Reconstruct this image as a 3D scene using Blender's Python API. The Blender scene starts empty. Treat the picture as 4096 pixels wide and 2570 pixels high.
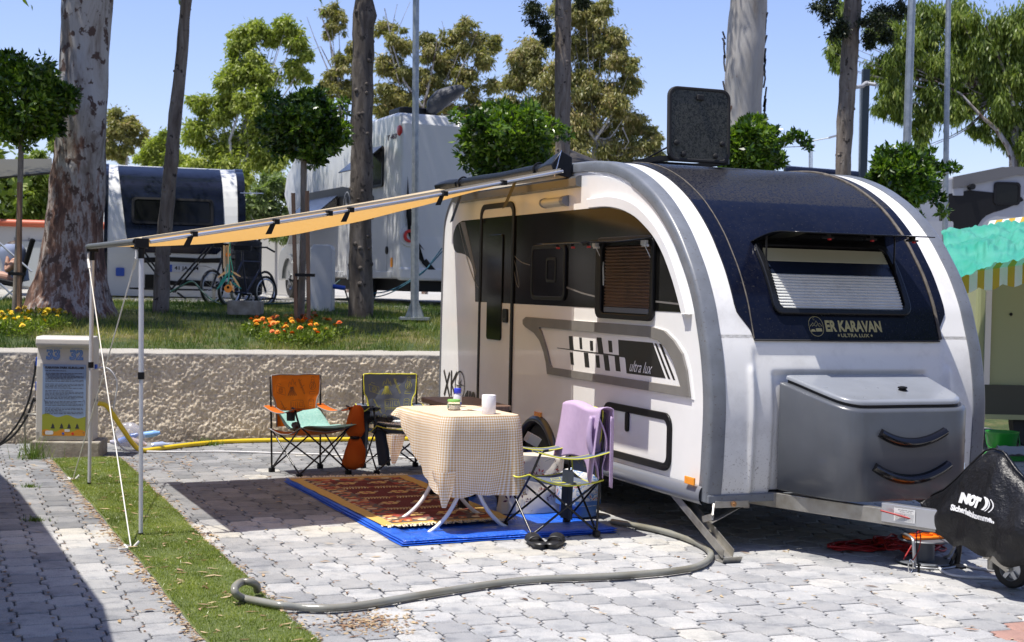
import bpy, math, random
import numpy as np
from mathutils import Vector, Matrix, noise

random.seed(7)
RNG = np.random.default_rng(11)
sc = bpy.context.scene
PI = math.pi
R = math.radians

# ------------------------------------------------------------------ camera
EYE = Vector((0, 0, 1.6))
FPX, CX, CY = 5689.0, 2048.0, 1285.0          # focal length and centre in photograph pixels
PITCH, ROLL = 0.0245, 0.0215
CAMROT = Matrix.Rotation(PI/2 - PITCH, 3, 'X') @ Matrix.Rotation(ROLL, 3, 'Z')
cam = bpy.data.cameras.new('camera')
camo = bpy.data.objects.new('camera', cam)
sc.collection.objects.link(camo)
camo.matrix_world = Matrix.Translation(EYE) @ CAMROT.to_4x4()
cam.sensor_width = 36.0
cam.lens = 36.0*FPX/4096.0
cam.clip_start = 0.1
cam.clip_end = 1500
cam.dof.use_dof = True
cam.dof.focus_distance = 9.3
cam.dof.aperture_fstop = 5.0
sc.camera = camo

# ------------------------------------------------------------------ sky, sun, exposure
TOSUN = Vector((-0.566, -0.287, 1.787)).normalized()
SUN_EL = math.asin(TOSUN.z)
SUN_AZ = math.atan2(TOSUN.x, TOSUN.y)
world = bpy.data.worlds.new('World')
sc.world = world
world.use_nodes = True
wn = world.node_tree
bg = wn.nodes['Background']
sky = wn.nodes.new('ShaderNodeTexSky')
sky.sky_type = 'NISHITA'
sky.sun_disc = False
sky.sun_elevation = SUN_EL
sky.sun_rotation = SUN_AZ
sky.altitude = 50
sky.air_density = 1.0
sky.dust_density = 0.7
sky.ozone_density = 2.6
tint = wn.nodes.new('ShaderNodeMix'); tint.data_type = 'RGBA'; tint.blend_type = 'MULTIPLY'; tint.inputs[0].default_value = 1
tint.inputs[7].default_value = (1.12, 1.03, 1.23, 1)      # slightly violet summer sky
wn.links.new(sky.outputs[0], tint.inputs[6]); wn.links.new(tint.outputs[2], bg.inputs[0])
bg.inputs[1].default_value = 0.112
sun = bpy.data.lights.new('sun', 'SUN')
sun.energy = 4.8
sun.angle = R(0.53)
sun.color = (1.0, 0.955, 0.88)
suno = bpy.data.objects.new('sun', sun)
sc.collection.objects.link(suno)
suno.rotation_euler = TOSUN.to_track_quat('Z', 'Y').to_euler()
suno.location = (-10, -5, 30)
sc.view_settings.view_transform = 'Standard'
sc.view_settings.look = 'None'
sc.view_settings.exposure = 0.5
sc.view_settings.gamma = 1
sc.view_settings.use_curve_mapping = False

# ------------------------------------------------------------------ measuring helpers
def ray(u, v):
    return CAMROT @ Vector(((u-CX)/FPX, -(v-CY)/FPX, -1.0))
def G(u, v, z=0.0):
    d = ray(u, v); return EYE + d*((z-EYE.z)/d.z)
def AT(u, v, y):
    d = ray(u, v); return EYE + d*(y/d.y)
TH = R(21.9)                                   # heading of the pitch: caravan, pavers, grass strip
SX = Vector((math.cos(TH), math.sin(TH), 0))
SY = Vector((-math.sin(TH), math.cos(TH), 0))
ORG = Vector((1.255, 8.5, 0))
def LW(x, y, z=0.0):
    return ORG + SX*x + SY*y + Vector((0, 0, z))
def toL(p):
    d = p-ORG; return Vector((d.dot(SX), d.dot(SY), p.z))

# ------------------------------------------------------------------ object helpers
COL = sc.collection
WM = {}
def thing(name, label, cat, loc=(0, 0, 0), rotz=0.0, group=None):
    o = bpy.data.objects.new(name, None); COL.objects.link(o)
    o.location = loc; o.rotation_euler = (0, 0, rotz); o.empty_display_size = .1
    o['label'] = label; o['category'] = cat
    if group: o['group'] = group
    WM[o] = (Matrix.Translation(Vector(loc)) @ Matrix.Rotation(rotz, 4, 'Z')).inverted()
    return o
def tag(o, label=None, cat=None, group=None, kind=None):
    if label: o['label'] = label
    if cat: o['category'] = cat
    if group: o['group'] = group
    if kind: o['kind'] = kind
    return o
def copy_tree(o, parent=None):
    c = o.copy(); COL.objects.link(c); c.parent = parent
    for ch in list(o.children): copy_tree(ch, c)
    return c

class MB:
    """collects shapes; build() links them as ONE mesh object"""
    def __init__(s): s.v = []; s.f = []; s.m = []; s.uv = {}
    def add(s, vs, fs, mi=0):
        n = len(s.v); s.v += [tuple(p) for p in vs]
        s.f += [tuple(i+n for i in f) for f in fs]; s.m += [mi]*len(fs); return s
    def box(s, c, d, mi=0, rot=None):
        c = Vector(c); h = [x/2 for x in d]
        vs = [Vector((x*h[0], y*h[1], z*h[2])) for z in (-1, 1) for y in (-1, 1) for x in (-1, 1)]
        if rot is not None: vs = [rot @ q for q in vs]
        return s.add([c+q for q in vs], [(0, 2, 3, 1), (4, 5, 7, 6), (0, 1, 5, 4), (2, 6, 7, 3), (0, 4, 6, 2), (1, 3, 7, 5)], mi)
    def rbox(s, c, d, r, mi=0, rot=None, axis='z', seg=4):
        """box with rounded corners in the plane across axis"""
        w, h = {'z': (d[0], d[1]), 'y': (d[0], d[2]), 'x': (d[1], d[2])}[axis]
        t = {'z': d[2], 'y': d[1], 'x': d[0]}[axis]
        poly = rrect(w, h, r, seg)
        c = Vector(c)
        def mp(a, b, e):
            q = {'z': Vector((a, b, e)), 'y': Vector((a, e, b)), 'x': Vector((e, a, b))}[axis]
            if rot is not None: q = rot @ q
            return c+q
        return s.prism(poly, mp, -t/2, t/2, mi)
    def bar(s, a, b, w, t, mi=0, up=(0, 0, 1)):
        a, b = Vector(a), Vector(b); d = (b-a).normalized()
        u = Vector(up)
        if abs(d.dot(u)) > .98: u = Vector((1, 0, 0))
        x = d.cross(u).normalized(); z = x.cross(d)
        vs = [p + x*(i*w/2) + z*(j*t/2) for p in (a, b) for i, j in ((-1, -1), (1, -1), (1, 1), (-1, 1))]
        return s.add(vs, [(0, 1, 2, 3), (7, 6, 5, 4), (0, 4, 5, 1), (1, 5, 6, 2), (2, 6, 7, 3), (3, 7, 4, 0)], mi)
    def tube(s, pts, r, n=8, mi=0, caps=True, closed=False, smooth=0, sq=1.0):
        pts = [Vector(p) for p in pts]
        if smooth: pts = spline(pts, smooth, closed)
        k = len(pts); rr = r if isinstance(r, (list, tuple)) else None
        if rr is not None and len(rr) != k: rr = list(np.interp(np.linspace(0, 1, k), np.linspace(0, 1, len(rr)), rr))
        base = len(s.v); prev = None
        for i, p in enumerate(pts):
            if closed: d = pts[(i+1) % k]-pts[i-1]
            else: d = pts[min(i+1, k-1)]-pts[max(i-1, 0)]
            if d.length < 1e-9: d = Vector((0, 0, 1))
            d.normalize()
            if prev is None:
                up = Vector((0, 0, 1)) if abs(d.z) < .9 else Vector((1, 0, 0))
                x = d.cross(up).normalized()
            else:
                x = prev - d*prev.dot(d)
                x = x.normalized() if x.length > 1e-6 else d.orthogonal().normalized()
            prev = x; y = d.cross(x)
            q = rr[i] if rr is not None else r
            for j in range(n):
                a = 2*PI*j/n
                s.v.append(tuple(p + x*(math.cos(a)*q) + y*(math.sin(a)*q*sq)))
        m = k if closed else k-1
        for i in range(m):
            for j in range(n):
                a = base+i*n+j; b = base+i*n+(j+1) % n
                c = base+((i+1) % k)*n+(j+1) % n; d = base+((i+1) % k)*n+j
                s.f.append((a, b, c, d)); s.m.append(mi)
        if caps and not closed:
            s.f.append(tuple(base+j for j in reversed(range(n)))); s.m.append(mi)
            s.f.append(tuple(base+(k-1)*n+j for j in range(n))); s.m.append(mi)
        return s
    def lathe(s, prof, c=(0, 0, 0), n=20, mi=0, axis=(0, 0, 1), cap=True):
        c = Vector(c); ax = Vector(axis).normalized(); q = ax.to_track_quat('Z', 'Y')
        base = len(s.v)
        for r, z in prof:
            for j in range(n):
                a = 2*PI*j/n
                s.v.append(tuple(c + q @ Vector((r*math.cos(a), r*math.sin(a), z))))
        for i in range(len(prof)-1):
            for j in range(n):
                s.f.append((base+i*n+j, base+i*n+(j+1) % n, base+(i+1)*n+(j+1) % n, base+(i+1)*n+j)); s.m.append(mi)
        if cap:
            s.f.append(tuple(base+j for j in reversed(range(n)))); s.m.append(mi)
            b = base+(len(prof)-1)*n
            s.f.append(tuple(b+j for j in range(n))); s.m.append(mi)
        return s
    def prism(s, poly, mp, d0, d1, mi=0, front=True, back=True):
        n = len(poly); base = len(s.v)
        s.v += [tuple(mp(a, b, d0)) for a, b in poly] + [tuple(mp(a, b, d1)) for a, b in poly]
        if back: s.f.append(tuple(base+i for i in reversed(range(n)))); s.m.append(mi)
        if front: s.f.append(tuple(base+n+i for i in range(n))); s.m.append(mi)
        for i in range(n):
            j = (i+1) % n
            s.f.append((base+i, base+j, base+n+j, base+n+i)); s.m.append(mi)
        return s
    def ring(s, outer, inner, mp, d0, d1, mi=0):
        """frame between two loops of equal length, extruded"""
        n = len(outer); base = len(s.v)
        for d in (d0, d1):
            s.v += [tuple(mp(a, b, d)) for a, b in outer] + [tuple(mp(a, b, d)) for a, b in inner]
        O0, I0, O1, I1 = base, base+n, base+2*n, base+3*n
        for i in range(n):
            j = (i+1) % n
            for q in ((O0+i, I0+i, I0+j, O0+j), (O1+i, O1+j, I1+j, I1+i), (O0+i, O0+j, O1+j, O1+i), (I0+i, I1+i, I1+j, I0+j)):
                s.f.append(q); s.m.append(mi)
        return s
    def grid(s, fn, nu, nv, mi=0, uv=None, mif=None):
        base = len(s.v)
        for i in range(nu+1):
            for j in range(nv+1):
                s.v.append(tuple(fn(i/nu, j/nv)))
                if uv: s.uv[len(s.v)-1] = uv(i/nu, j/nv)
        for i in range(nu):
            for j in range(nv):
                a = base+i*(nv+1)+j
                s.f.append((a, a+nv+1, a+nv+2, a+1)); s.m.append(mif((i+.5)/nu, (j+.5)/nv) if mif else mi)
        return s
    def ribbon(s, pts, w, up, mi=0, closed=False):
        """flat strip along pts lying across 'up' (vector or function)"""
        pts = [Vector(p) for p in pts]; k = len(pts); base = len(s.v)
        for i, p in enumerate(pts):
            d = (pts[(i+1) % k]-pts[i-1]) if closed else (pts[min(i+1, k-1)]-pts[max(i-1, 0)])
            u = up(p) if callable(up) else Vector(up)
            x = d.cross(u)
            x = x.normalized() if x.length > 1e-9 else Vector((1, 0, 0))
            s.v += [tuple(p+x*w/2), tuple(p-x*w/2)]
        for i in range(k if closed else k-1):
            a = base+2*i; b = base+2*((i+1) % k)
            s.f.append((a, b, b+1, a+1)); s.m.append(mi)
        return s
    def build(s, name, mats, parent=None, local=False, smooth=None, bevel=0, solid=0, bseg=2, loc=None):
        me = bpy.data.meshes.new(name)
        vs = s.v
        if parent is not None and not local:
            Mx = WM[parent]; vs = [tuple(Mx @ Vector(p)) for p in vs]
        elif loc is not None:
            vs = [tuple(Vector(p)-Vector(loc)) for p in vs]
        me.from_pydata(vs, [], s.f)
        if not isinstance(mats, (list, tuple)): mats = [mats]
        for m in mats: me.materials.append(m)
        if len(mats) > 1: me.polygons.foreach_set('material_index', s.m)
        if s.uv:
            l = me.uv_layers.new(name='UVMap')
            li = np.zeros(len(me.loops), dtype=np.int32); me.loops.foreach_get('vertex_index', li)
            arr = np.zeros((len(s.v), 2), dtype=np.float32)
            for k_, q in s.uv.items(): arr[k_] = q
            l.data.foreach_set('uv', arr[li].ravel())
        if smooth is not None:
            me.polygons.foreach_set('use_smooth', [True]*len(me.polygons))
            if smooth < 180: me.set_sharp_from_angle(angle=R(smooth))
        me.update()
        o = bpy.data.objects.new(name, me); COL.objects.link(o)
        if parent is not None: o.parent = parent; WM[o] = WM[parent]
        elif loc is not None: o.location = loc
        if solid:
            q = o.modifiers.new('solid', 'SOLIDIFY'); q.thickness = solid; q.offset = 0
        if bevel:
            q = o.modifiers.new('bevel', 'BEVEL'); q.width = bevel; q.segments = bseg; q.limit_method = 'ANGLE'; q.angle_limit = R(35)
        return o

def spline(pts, per, closed=False):
    out = []; k = len(pts); n = k if closed else k-1
    for i in range(n):
        p1, p2 = pts[i], pts[(i+1) % k]
        p0 = pts[i-1] if (closed or i > 0) else p1*2-p2
        p3 = pts[(i+2) % k] if (closed or i < k-2) else p2*2-p1
        for j in range(per):
            t = j/per
            out.append(.5*((2*p1)+(p2-p0)*t+(2*p0-5*p1+4*p2-p3)*t*t+(3*p1-p0-3*p2+p3)*t**3))
    if not closed: out.append(pts[-1])
    return out
def sp2(pts, per, closed=False):
    return [(q.x, q.y) for q in spline([Vector((a, b, 0)) for a, b in pts], per, closed)]
def rrect(w, h, r, seg=4, cx=0, cy=0):
    out = []
    for (x, y, a0) in ((w/2-r, h/2-r, 0), (-w/2+r, h/2-r, 90), (-w/2+r, -h/2+r, 180), (w/2-r, -h/2+r, 270)):
        for i in range(seg+1):
            a = R(a0+90*i/seg); out.append((cx+x+r*math.cos(a), cy+y+r*math.sin(a)))
    return out
def shrink(poly, d):
    """inset a closed ccw loop by d"""
    n = len(poly); out = []
    for i in range(n):
        p0, p1, p2 = Vector(poly[i-1]), Vector(poly[i]), Vector(poly[(i+1) % n])
        a = (p1-p0); b = (p2-p1)
        if a.length < 1e-9: a = b
        if b.length < 1e-9: b = a
        na = Vector((-a.y, a.x)).normalized(); nb = Vector((-b.y, b.x)).normalized()
        m = (na+nb); m = m/max(.35, m.length_squared)*2 if m.length > 1e-6 else na
        out.append((p1.x+m.x*d, p1.y+m.y*d))
    return out
def ident(a, b, d): return Vector((a, b, d))

def fast_mesh(name, V, F, mats, parent=None, mi=None, smooth=False, cols=None):
    """numpy vertices and equal-size faces -> mesh object"""
    me = bpy.data.meshes.new(name)
    V = np.asarray(V, dtype=np.float32); F = np.asarray(F, dtype=np.int32)
    if parent is not None:
        Mx = np.array(WM[parent]); V = V @ Mx[:3, :3].T + Mx[:3, 3]
    k = F.shape[1]
    me.vertices.add(len(V)); me.vertices.foreach_set('co', V.astype(np.float32).ravel())
    me.loops.add(F.size); me.loops.foreach_set('vertex_index', F.ravel())
    me.polygons.add(len(F)); me.polygons.foreach_set('loop_start', np.arange(0, F.size, k, dtype=np.int32))
    me.polygons.foreach_set('loop_total', np.full(len(F), k, dtype=np.int32))
    if not isinstance(mats, (list, tuple)): mats = [mats]
    for m in mats: me.materials.append(m)
    if mi is not None: me.polygons.foreach_set('material_index', np.asarray(mi, dtype=np.int32))
    if cols is not None:
        at = me.attributes.new('tint', 'FLOAT', 'FACE'); at.data.foreach_set('value', np.asarray(cols, dtype=np.float32))
    me.update(calc_edges=True); me.validate()
    if smooth: me.polygons.foreach_set('use_smooth', [True]*len(F))
    o = bpy.data.objects.new(name, me); COL.objects.link(o)
    if parent is not None: o.parent = parent; WM[o] = WM[parent]
    return o

def text_mesh(txt, size, shear=0, offset=0, align='CENTER', space=1.0):
    cu = bpy.data.curves.new('t', 'FONT'); cu.body = txt; cu.size = size; cu.shear = shear
    cu.offset = offset; cu.align_x = align; cu.resolution_u = 3; cu.space_character = space
    o = bpy.data.objects.new('t', cu); COL.objects.link(o)
    bpy.context.view_layer.update()
    me = bpy.data.meshes.new_from_object(o.evaluated_get(bpy.context.evaluated_depsgraph_get()))
    vs = [tuple(v.co) for v in me.vertices]; fs = [tuple(p.vertices) for p in me.polygons]
    bpy.data.objects.remove(o); bpy.data.curves.remove(cu); bpy.data.meshes.remove(me)
    return vs, fs
def put_text(mb, txt, size, mp, d=0.0, mi=0, width=None, height=None, **kw):
    vs, fs = text_mesh(txt, size, **kw)
    if not vs: return mb
    if width:
        xs = [v[0] for v in vs]; k = width/(max(xs)-min(xs)); x0 = (max(xs)+min(xs))/2
        vs = [((v[0]-x0)*k, v[1], 0) for v in vs]
    if height:
        ys = [v[1] for v in vs]; k = height/(max(ys)-min(ys)); y0 = min(ys)
        vs = [(v[0], (v[1]-y0)*k, 0) for v in vs]
    return mb.add([mp(v[0], v[1], d) for v in vs], fs, mi)
def strokes(mb, lines, w, mp, d=0.0, mi=0):
    """thin flat ribbons for printed line drawings; lines in 2D, mapped by mp(a,b,d)"""
    for ln in lines:
        k = len(ln); base = len(mb.v)
        for i, (a, b) in enumerate(ln):
            p0 = ln[max(i-1, 0)]; p1 = ln[min(i+1, k-1)]
            dx, dy = p1[0]-p0[0], p1[1]-p0[1]; L = math.hypot(dx, dy) or 1
            nx, ny = -dy/L*w/2, dx/L*w/2
            mb.v += [tuple(mp(a+nx, b+ny, d)), tuple(mp(a-nx, b-ny, d))]
        for i in range(k-1):
            q = base+2*i; mb.f.append((q, q+2, q+3, q+1)); mb.m.append(mi)
    return mb
def circ(cx, cy, r, n=12, a0=0, a1=360, ry=None):
    return [(cx+r*math.cos(R(a0+(a1-a0)*i/n)), cy+(ry or r)*math.sin(R(a0+(a1-a0)*i/n))) for i in range(n+1)]

# ------------------------------------------------------------------ materials
def newmat(name):
    m = bpy.data.materials.new(name); m.use_nodes = True
    nt = m.node_tree; b = nt.nodes['Principled BSDF']; return m, nt, b
def nd(nt, t, **kw):
    n = nt.nodes.new(t)
    for k, v in kw.items():
        if k.startswith('i_'):
            n.inputs[int(k[2:])].default_value = v
        else: setattr(n, k, v)
    return n
def ramp(nt, src, stops):
    r = nt.nodes.new('ShaderNodeValToRGB'); nt.links.new(src, r.inputs[0])
    e = r.color_ramp.elements
    while len(e) > 1: e.remove(e[-1])
    e[0].position = stops[0][0]; e[0].color = (*stops[0][1], 1) if len(stops[0][1]) == 3 else stops[0][1]
    for p, c in stops[1:]:
        q = e.new(p); q.color = (*c, 1)
    return r.outputs[0]
def mixc(nt, f, a, b, mode='MIX'):
    m = nt.nodes.new('ShaderNodeMix'); m.data_type = 'RGBA'; m.blend_type = mode
    for s, i in ((f, 0), (a, 6), (b, 7)):
        if isinstance(s, (int, float)): m.inputs[i].default_value = s
        elif isinstance(s, tuple): m.inputs[i].default_value = (*s, 1)
        else: nt.links.new(s, m.inputs[i])
    return m.outputs[2]
def mth(nt, op, a, b=None, c=None):
    m = nt.nodes.new('ShaderNodeMath'); m.operation = op
    for i, s in enumerate((a, b, c)):
        if s is None: continue
        if isinstance(s, (int, float)): m.inputs[i].default_value = s
        else: nt.links.new(s, m.inputs[i])
    return m.outputs[0]
def pos(nt, world_space=False, scale=None):
    if world_space: o = nt.nodes.new('ShaderNodeNewGeometry').outputs['Position']
    else: o = nt.nodes.new('ShaderNodeTexCoord').outputs['Object']
    if scale:
        mp = nt.nodes.new('ShaderNodeMapping'); mp.inputs['Scale'].default_value = scale
        nt.links.new(o, mp.inputs[0]); o = mp.outputs[0]
    return o
def noi(nt, co, scale, detail=4, rough=.55, dist=0, out=0):
    n = nt.nodes.new('ShaderNodeTexNoise'); n.inputs['Scale'].default_value = scale
    n.inputs['Detail'].default_value = detail; n.inputs['Roughness'].default_value = rough
    n.inputs['Distortion'].default_value = dist; nt.links.new(co, n.inputs['Vector']); return n.outputs[out]
def bump(nt, b, h, strength=.3, dist=.01):
    n = nt.nodes.new('ShaderNodeBump'); n.inputs['Strength'].default_value = strength
    n.inputs['Distance'].default_value = dist; nt.links.new(h, n.inputs['Height'])
    nt.links.new(n.outputs[0], b.inputs['Normal']); return n
def M(name, col, rough=.5, metal=0., col2=None, nscale=6., lo=.35, hi=.65, b=0., bs=80., bd=.004, coat=0., spec=.5, ws=False, speck=None, stretch=None, rvar=0.):
    m, nt, p = newmat(name)
    p.inputs['Base Color'].default_value = (*col, 1); p.inputs['Roughness'].default_value = rough
    p.inputs['Metallic'].default_value = metal; p.inputs['Coat Weight'].default_value = coat
    p.inputs['Coat Roughness'].default_value = .05
    p.inputs['Specular IOR Level'].default_value = spec
    co = pos(nt, ws, stretch)
    c = None
    if col2:
        n = noi(nt, co, nscale, 6, .6)
        c = ramp(nt, n, [(lo, col), (hi, col2)])
    if speck:                                   # (colour, scale, threshold)
        n2 = noi(nt, co, speck[1], 2, .5)
        f = ramp(nt, n2, [(speck[2], (0, 0, 0)), (speck[2]+.04, (1, 1, 1))])
        c = mixc(nt, f, c if c is not None else col, speck[0])
    if c is not None: nt.links.new(c, p.inputs['Base Color'])
    if rvar:
        n3 = noi(nt, co, nscale*2.3, 4)
        nt.links.new(mth(nt, 'MULTIPLY_ADD', n3, rvar, rough-rvar/2), p.inputs['Roughness'])
    if b: bump(nt, p, noi(nt, co, bs, 5, .65), b, bd)
    return m
def leafmat(name, cols, trans=.35, rough=.45, spec=.4):
    """leaf colours vary leaf by leaf (tint attribute on the faces)"""
    m, nt, p = newmat(name)
    at = nd(nt, 'ShaderNodeAttribute', attribute_name='tint')
    st = [(i/(len(cols)-1), c) for i, c in enumerate(cols)]
    c = ramp(nt, at.outputs['Fac'], st)
    nt.links.new(c, p.inputs['Base Color']); p.inputs['Roughness'].default_value = rough
    p.inputs['Specular IOR Level'].default_value = spec
    tr = nt.nodes.new('ShaderNodeBsdfTranslucent')
    tc = mixc(nt, 1.0, c, (1.5, 1.7, .5), 'MULTIPLY')
    nt.links.new(tc, tr.inputs[0])
    mx = nt.nodes.new('ShaderNodeMixShader'); mx.inputs[0].default_value = trans
    nt.links.new(p.outputs[0], mx.inputs[1]); nt.links.new(tr.outputs[0], mx.inputs[2])
    nt.links.new(mx.outputs[0], nt.nodes['Material Output'].inputs[0])
    return m
def clothmat(name, col, trans=.3, tcol=None, col2=None, nscale=8, b=.15, bs=300, rough=.8):
    m, nt, p = newmat(name)
    p.inputs['Roughness'].default_value = rough; p.inputs['Specular IOR Level'].default_value = .25
    co = pos(nt)
    c = None
    if col2: c = ramp(nt, noi(nt, co, nscale), [(.35, col), (.65, col2)]); nt.links.new(c, p.inputs['Base Color'])
    else: p.inputs['Base Color'].default_value = (*col, 1)
    if b: bump(nt, p, noi(nt, co, bs, 3), b, .002)
    tr = nt.nodes.new('ShaderNodeBsdfTranslucent'); tr.inputs[0].default_value = (*(tcol or col), 1)
    mx = nt.nodes.new('ShaderNodeMixShader'); mx.inputs[0].default_value = trans
    nt.links.new(p.outputs[0], mx.inputs[1]); nt.links.new(tr.outputs[0], mx.inputs[2])
    nt.links.new(mx.outputs[0], nt.nodes['Material Output'].inputs[0])
    return m

def paver_mat():
    m, nt, p = newmat('concrete_paver')
    P = pos(nt, True)
    at = nd(nt, 'ShaderNodeAttribute', attribute_name='tint', attribute_type='GEOMETRY')
    oi = nd(nt, 'ShaderNodeObjectInfo')
    # individual pavers carry object colour in .r, joined ones carry the attribute
    sp = nt.nodes.new('ShaderNodeSeparateColor'); nt.links.new(oi.outputs['Color'], sp.inputs[0])
    tone = mth(nt, 'ADD', at.outputs['Fac'], sp.outputs[0])
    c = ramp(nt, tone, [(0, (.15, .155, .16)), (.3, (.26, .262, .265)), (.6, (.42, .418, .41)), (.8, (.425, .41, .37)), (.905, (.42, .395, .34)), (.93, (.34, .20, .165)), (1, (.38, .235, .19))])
    sm = noi(nt, P, 5.5, 3, .5)
    c = mixc(nt, .85, c, ramp(nt, sm, [(.28, (.58, .60, .65)), (.42, (.95, .96, .97)), (.6, (1.06, 1.05, 1.04))]), 'MULTIPLY')
    big = noi(nt, P, 1.3, 5, .6)
    c = mixc(nt, .55, c, ramp(nt, big, [(.3, (.72, .73, .76)), (.68, (1.12, 1.1, 1.05))]), 'MULTIPLY')
    med = noi(nt, P, 9, 6, .7)
    c = mixc(nt, .8, c, ramp(nt, med, [(.30, (.55, .57, .61)), (.46, (1, 1, 1)), (.75, (1.15, 1.14, 1.12))]), 'MULTIPLY')
    fine = noi(nt, P, 190, 3, .8)
    c = mixc(nt, .9, c, ramp(nt, fine, [(.33, (.62, .62, .62)), (.5, (1, 1, 1)), (.68, (1.3, 1.3, 1.3))]), 'MULTIPLY')
    nt.links.new(c, p.inputs['Base Color']); p.inputs['Roughness'].default_value = .85
    p.inputs['Specular IOR Level'].default_value = .3
    h = mth(nt, 'ADD', mth(nt, 'MULTIPLY', fine, .6), noi(nt, P, 30, 4))
    bump(nt, p, h, .55, .004)
    return m
# ================================================================== shared materials
m_paver = paver_mat()
m_sand = M('joint_sand', (.075, .045, .028), .95, col2=(.03, .02, .015), nscale=30, b=.6, bs=150, ws=True)
m_white = M('gelcoat_white', (.87, .86, .83), .22, col2=(.81, .80, .77), nscale=1.6, coat=.35, rvar=.12)
m_grey = M('gelcoat_grey', (.235, .25, .275), .3, col2=(.20, .213, .235), nscale=3, coat=.3, rvar=.15)
m_black = M('black_plastic', (.008, .008, .009), .42, spec=.25)
m_rubber = M('rubber', (.018, .018, .018), .7, b=.2, bs=200)
m_alu = M('aluminium', (.62, .63, .65), .35, .85)
m_pole = M('painted_pole', (.60, .61, .63), .4, .35)
m_galv = M('galvanised_steel', (.36, .39, .41), .45, .7, col2=(.27, .30, .32), nscale=14, lo=.4, hi=.6, rvar=.2)
m_steel = M('zinc_steel', (.42, .41, .38), .42, .75, col2=(.30, .28, .24), nscale=9, rvar=.25)
m_glass = M('dark_acrylic', (.006, .0065, .007), .10, spec=.22)
m_chrome = M('chrome', (.7, .7, .7), .15, 1)
m_red = M('red_plastic', (.55, .02, .02), .35)
m_orangelamp = M('amber_lens', (.9, .32, .02), .2, coat=.5, b=.4, bs=260)
m_blueplug = M('blue_plug', (.02, .08, .42), .4)
m_rope = M('rope', (.72, .71, .66), .8, b=.4, bs=400)

# ================================================================== ground
gb = MB()
def gnd(a, b): return Vector((-220+440*a, -6+420*b, -0.045))
gb.grid(gnd, 30, 30)
tag(gb.build('ground', M('ground_soil', (.17, .125, .085), .95, col2=(.26, .22, .17), nscale=2.5, b=.5, bs=60, ws=True)), kind='structure')

# paving: interlocking double-T concrete blocks, straight ends, zigzag flanks
PL, PS, DD = 0.235, 0.18, 0.014               # block length, column spacing, zigzag depth
def paver_outline():
    h = PL/2; out = []
    prof = [(-1, -1), (-.60, -1.15), (-.40, 1.15), (.40, 1.15), (.60, -1.15), (1, -1)]
    for t, sgn in prof: out.append((PS/2+DD*sgn-.0048, t*(h-.0078)))
    for t, sgn in reversed(prof): out.append((-PS/2-DD*sgn+.0048, t*(h-.0078)))
    return out
PO = paver_outline()
def paver_rings(c):
    o1 = [(a, b, -.04) for a, b in PO]; o2 = [(a, b, -.005) for a, b in PO]
    ins = shrink(PO, c); o3 = [(a, b, 0.0) for a, b in ins]
    return np.array(o1+o2+o3)
PV = [paver_rings(.0065), paver_rings(.008), paver_rings(.0055)]
nP = len(PO)
PF = []
for r_ in (0, 1):
    for i in range(nP):
        j = (i+1) % nP; PF.append((r_*nP+i, r_*nP+j, (r_+1)*nP+j, (r_+1)*nP+i))
PTOP = tuple(2*nP+i for i in range(nP))
paver_me = []
for k_, pv in enumerate(PV):
    me = bpy.data.meshes.new('paver'); me.from_pydata([tuple(x) for x in pv], [], PF+[PTOP]); me.materials.append(m_paver); me.update(); paver_me.append(me)
paving = MB()
# sand bed just under the block tops
bed = MB(); bed.add([LW(-7.5, -3.9, -.022), LW(7, -3.9, -.022), LW(7, 11, -.022), LW(-7.5, 11, -.022)], [(0, 1, 2, 3)])
bedo = bed.build('paving', m_sand); tag(bedo, kind='structure')
WM[bedo] = Matrix.Identity(4)

def proj(p):
    q = CAMROT.transposed() @ (Vector(p)-EYE)
    return (CX+FPX*q.x/-q.z, CY-FPX*q.y/-q.z, -q.z)
W0 = Vector((-3.733, 13.867, 0)); WA = R(16.2)
WXd = Vector((math.cos(WA), math.sin(WA), 0)); WYd = Vector((-math.sin(WA), math.cos(WA), 0))
def behind_wall(p): return (p-W0).dot(WYd)
slots = []
for ix in range(-42, 42):
    for iy in range(-20, 56):
        lx = ix*PS+.05; ly = iy*PL + (PL/2 if ix % 2 else 0)
        w_ = LW(lx, ly)
        if w_.y < 5.4: continue
        u, v, d = proj(w_)
        if u < -260 or u > 4360 or v > 2800: continue
        if behind_wall(w_) > .1 and w_.x < 4: continue
        if w_.y > 17.5: continue
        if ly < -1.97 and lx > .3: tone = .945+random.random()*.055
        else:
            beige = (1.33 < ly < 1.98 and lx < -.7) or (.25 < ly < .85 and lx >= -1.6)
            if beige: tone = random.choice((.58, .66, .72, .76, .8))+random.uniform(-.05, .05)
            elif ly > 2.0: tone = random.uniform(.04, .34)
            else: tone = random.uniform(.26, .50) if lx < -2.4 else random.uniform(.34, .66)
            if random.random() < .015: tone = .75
        slots.append((d, lx, ly, w_, tone))
slots.sort(key=lambda q: q[0])
vis = [q for q in slots if 0 <= proj(q[3])[0] <= 4096 and proj(q[3])[1] <= 2570]
near = vis[:300]; nearset = set(id(q) for q in near)
def tilt():
    return (random.uniform(-.007, .007), random.uniform(-.008, .008), random.uniform(-.008, .008), random.uniform(-.0022, .0012))
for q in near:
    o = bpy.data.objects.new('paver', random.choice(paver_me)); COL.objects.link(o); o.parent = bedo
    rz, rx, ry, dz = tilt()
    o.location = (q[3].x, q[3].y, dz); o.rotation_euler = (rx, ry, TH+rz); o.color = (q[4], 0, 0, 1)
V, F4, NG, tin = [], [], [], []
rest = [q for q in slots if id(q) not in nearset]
base = 0; verts = []; faces = []; tints = []
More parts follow.
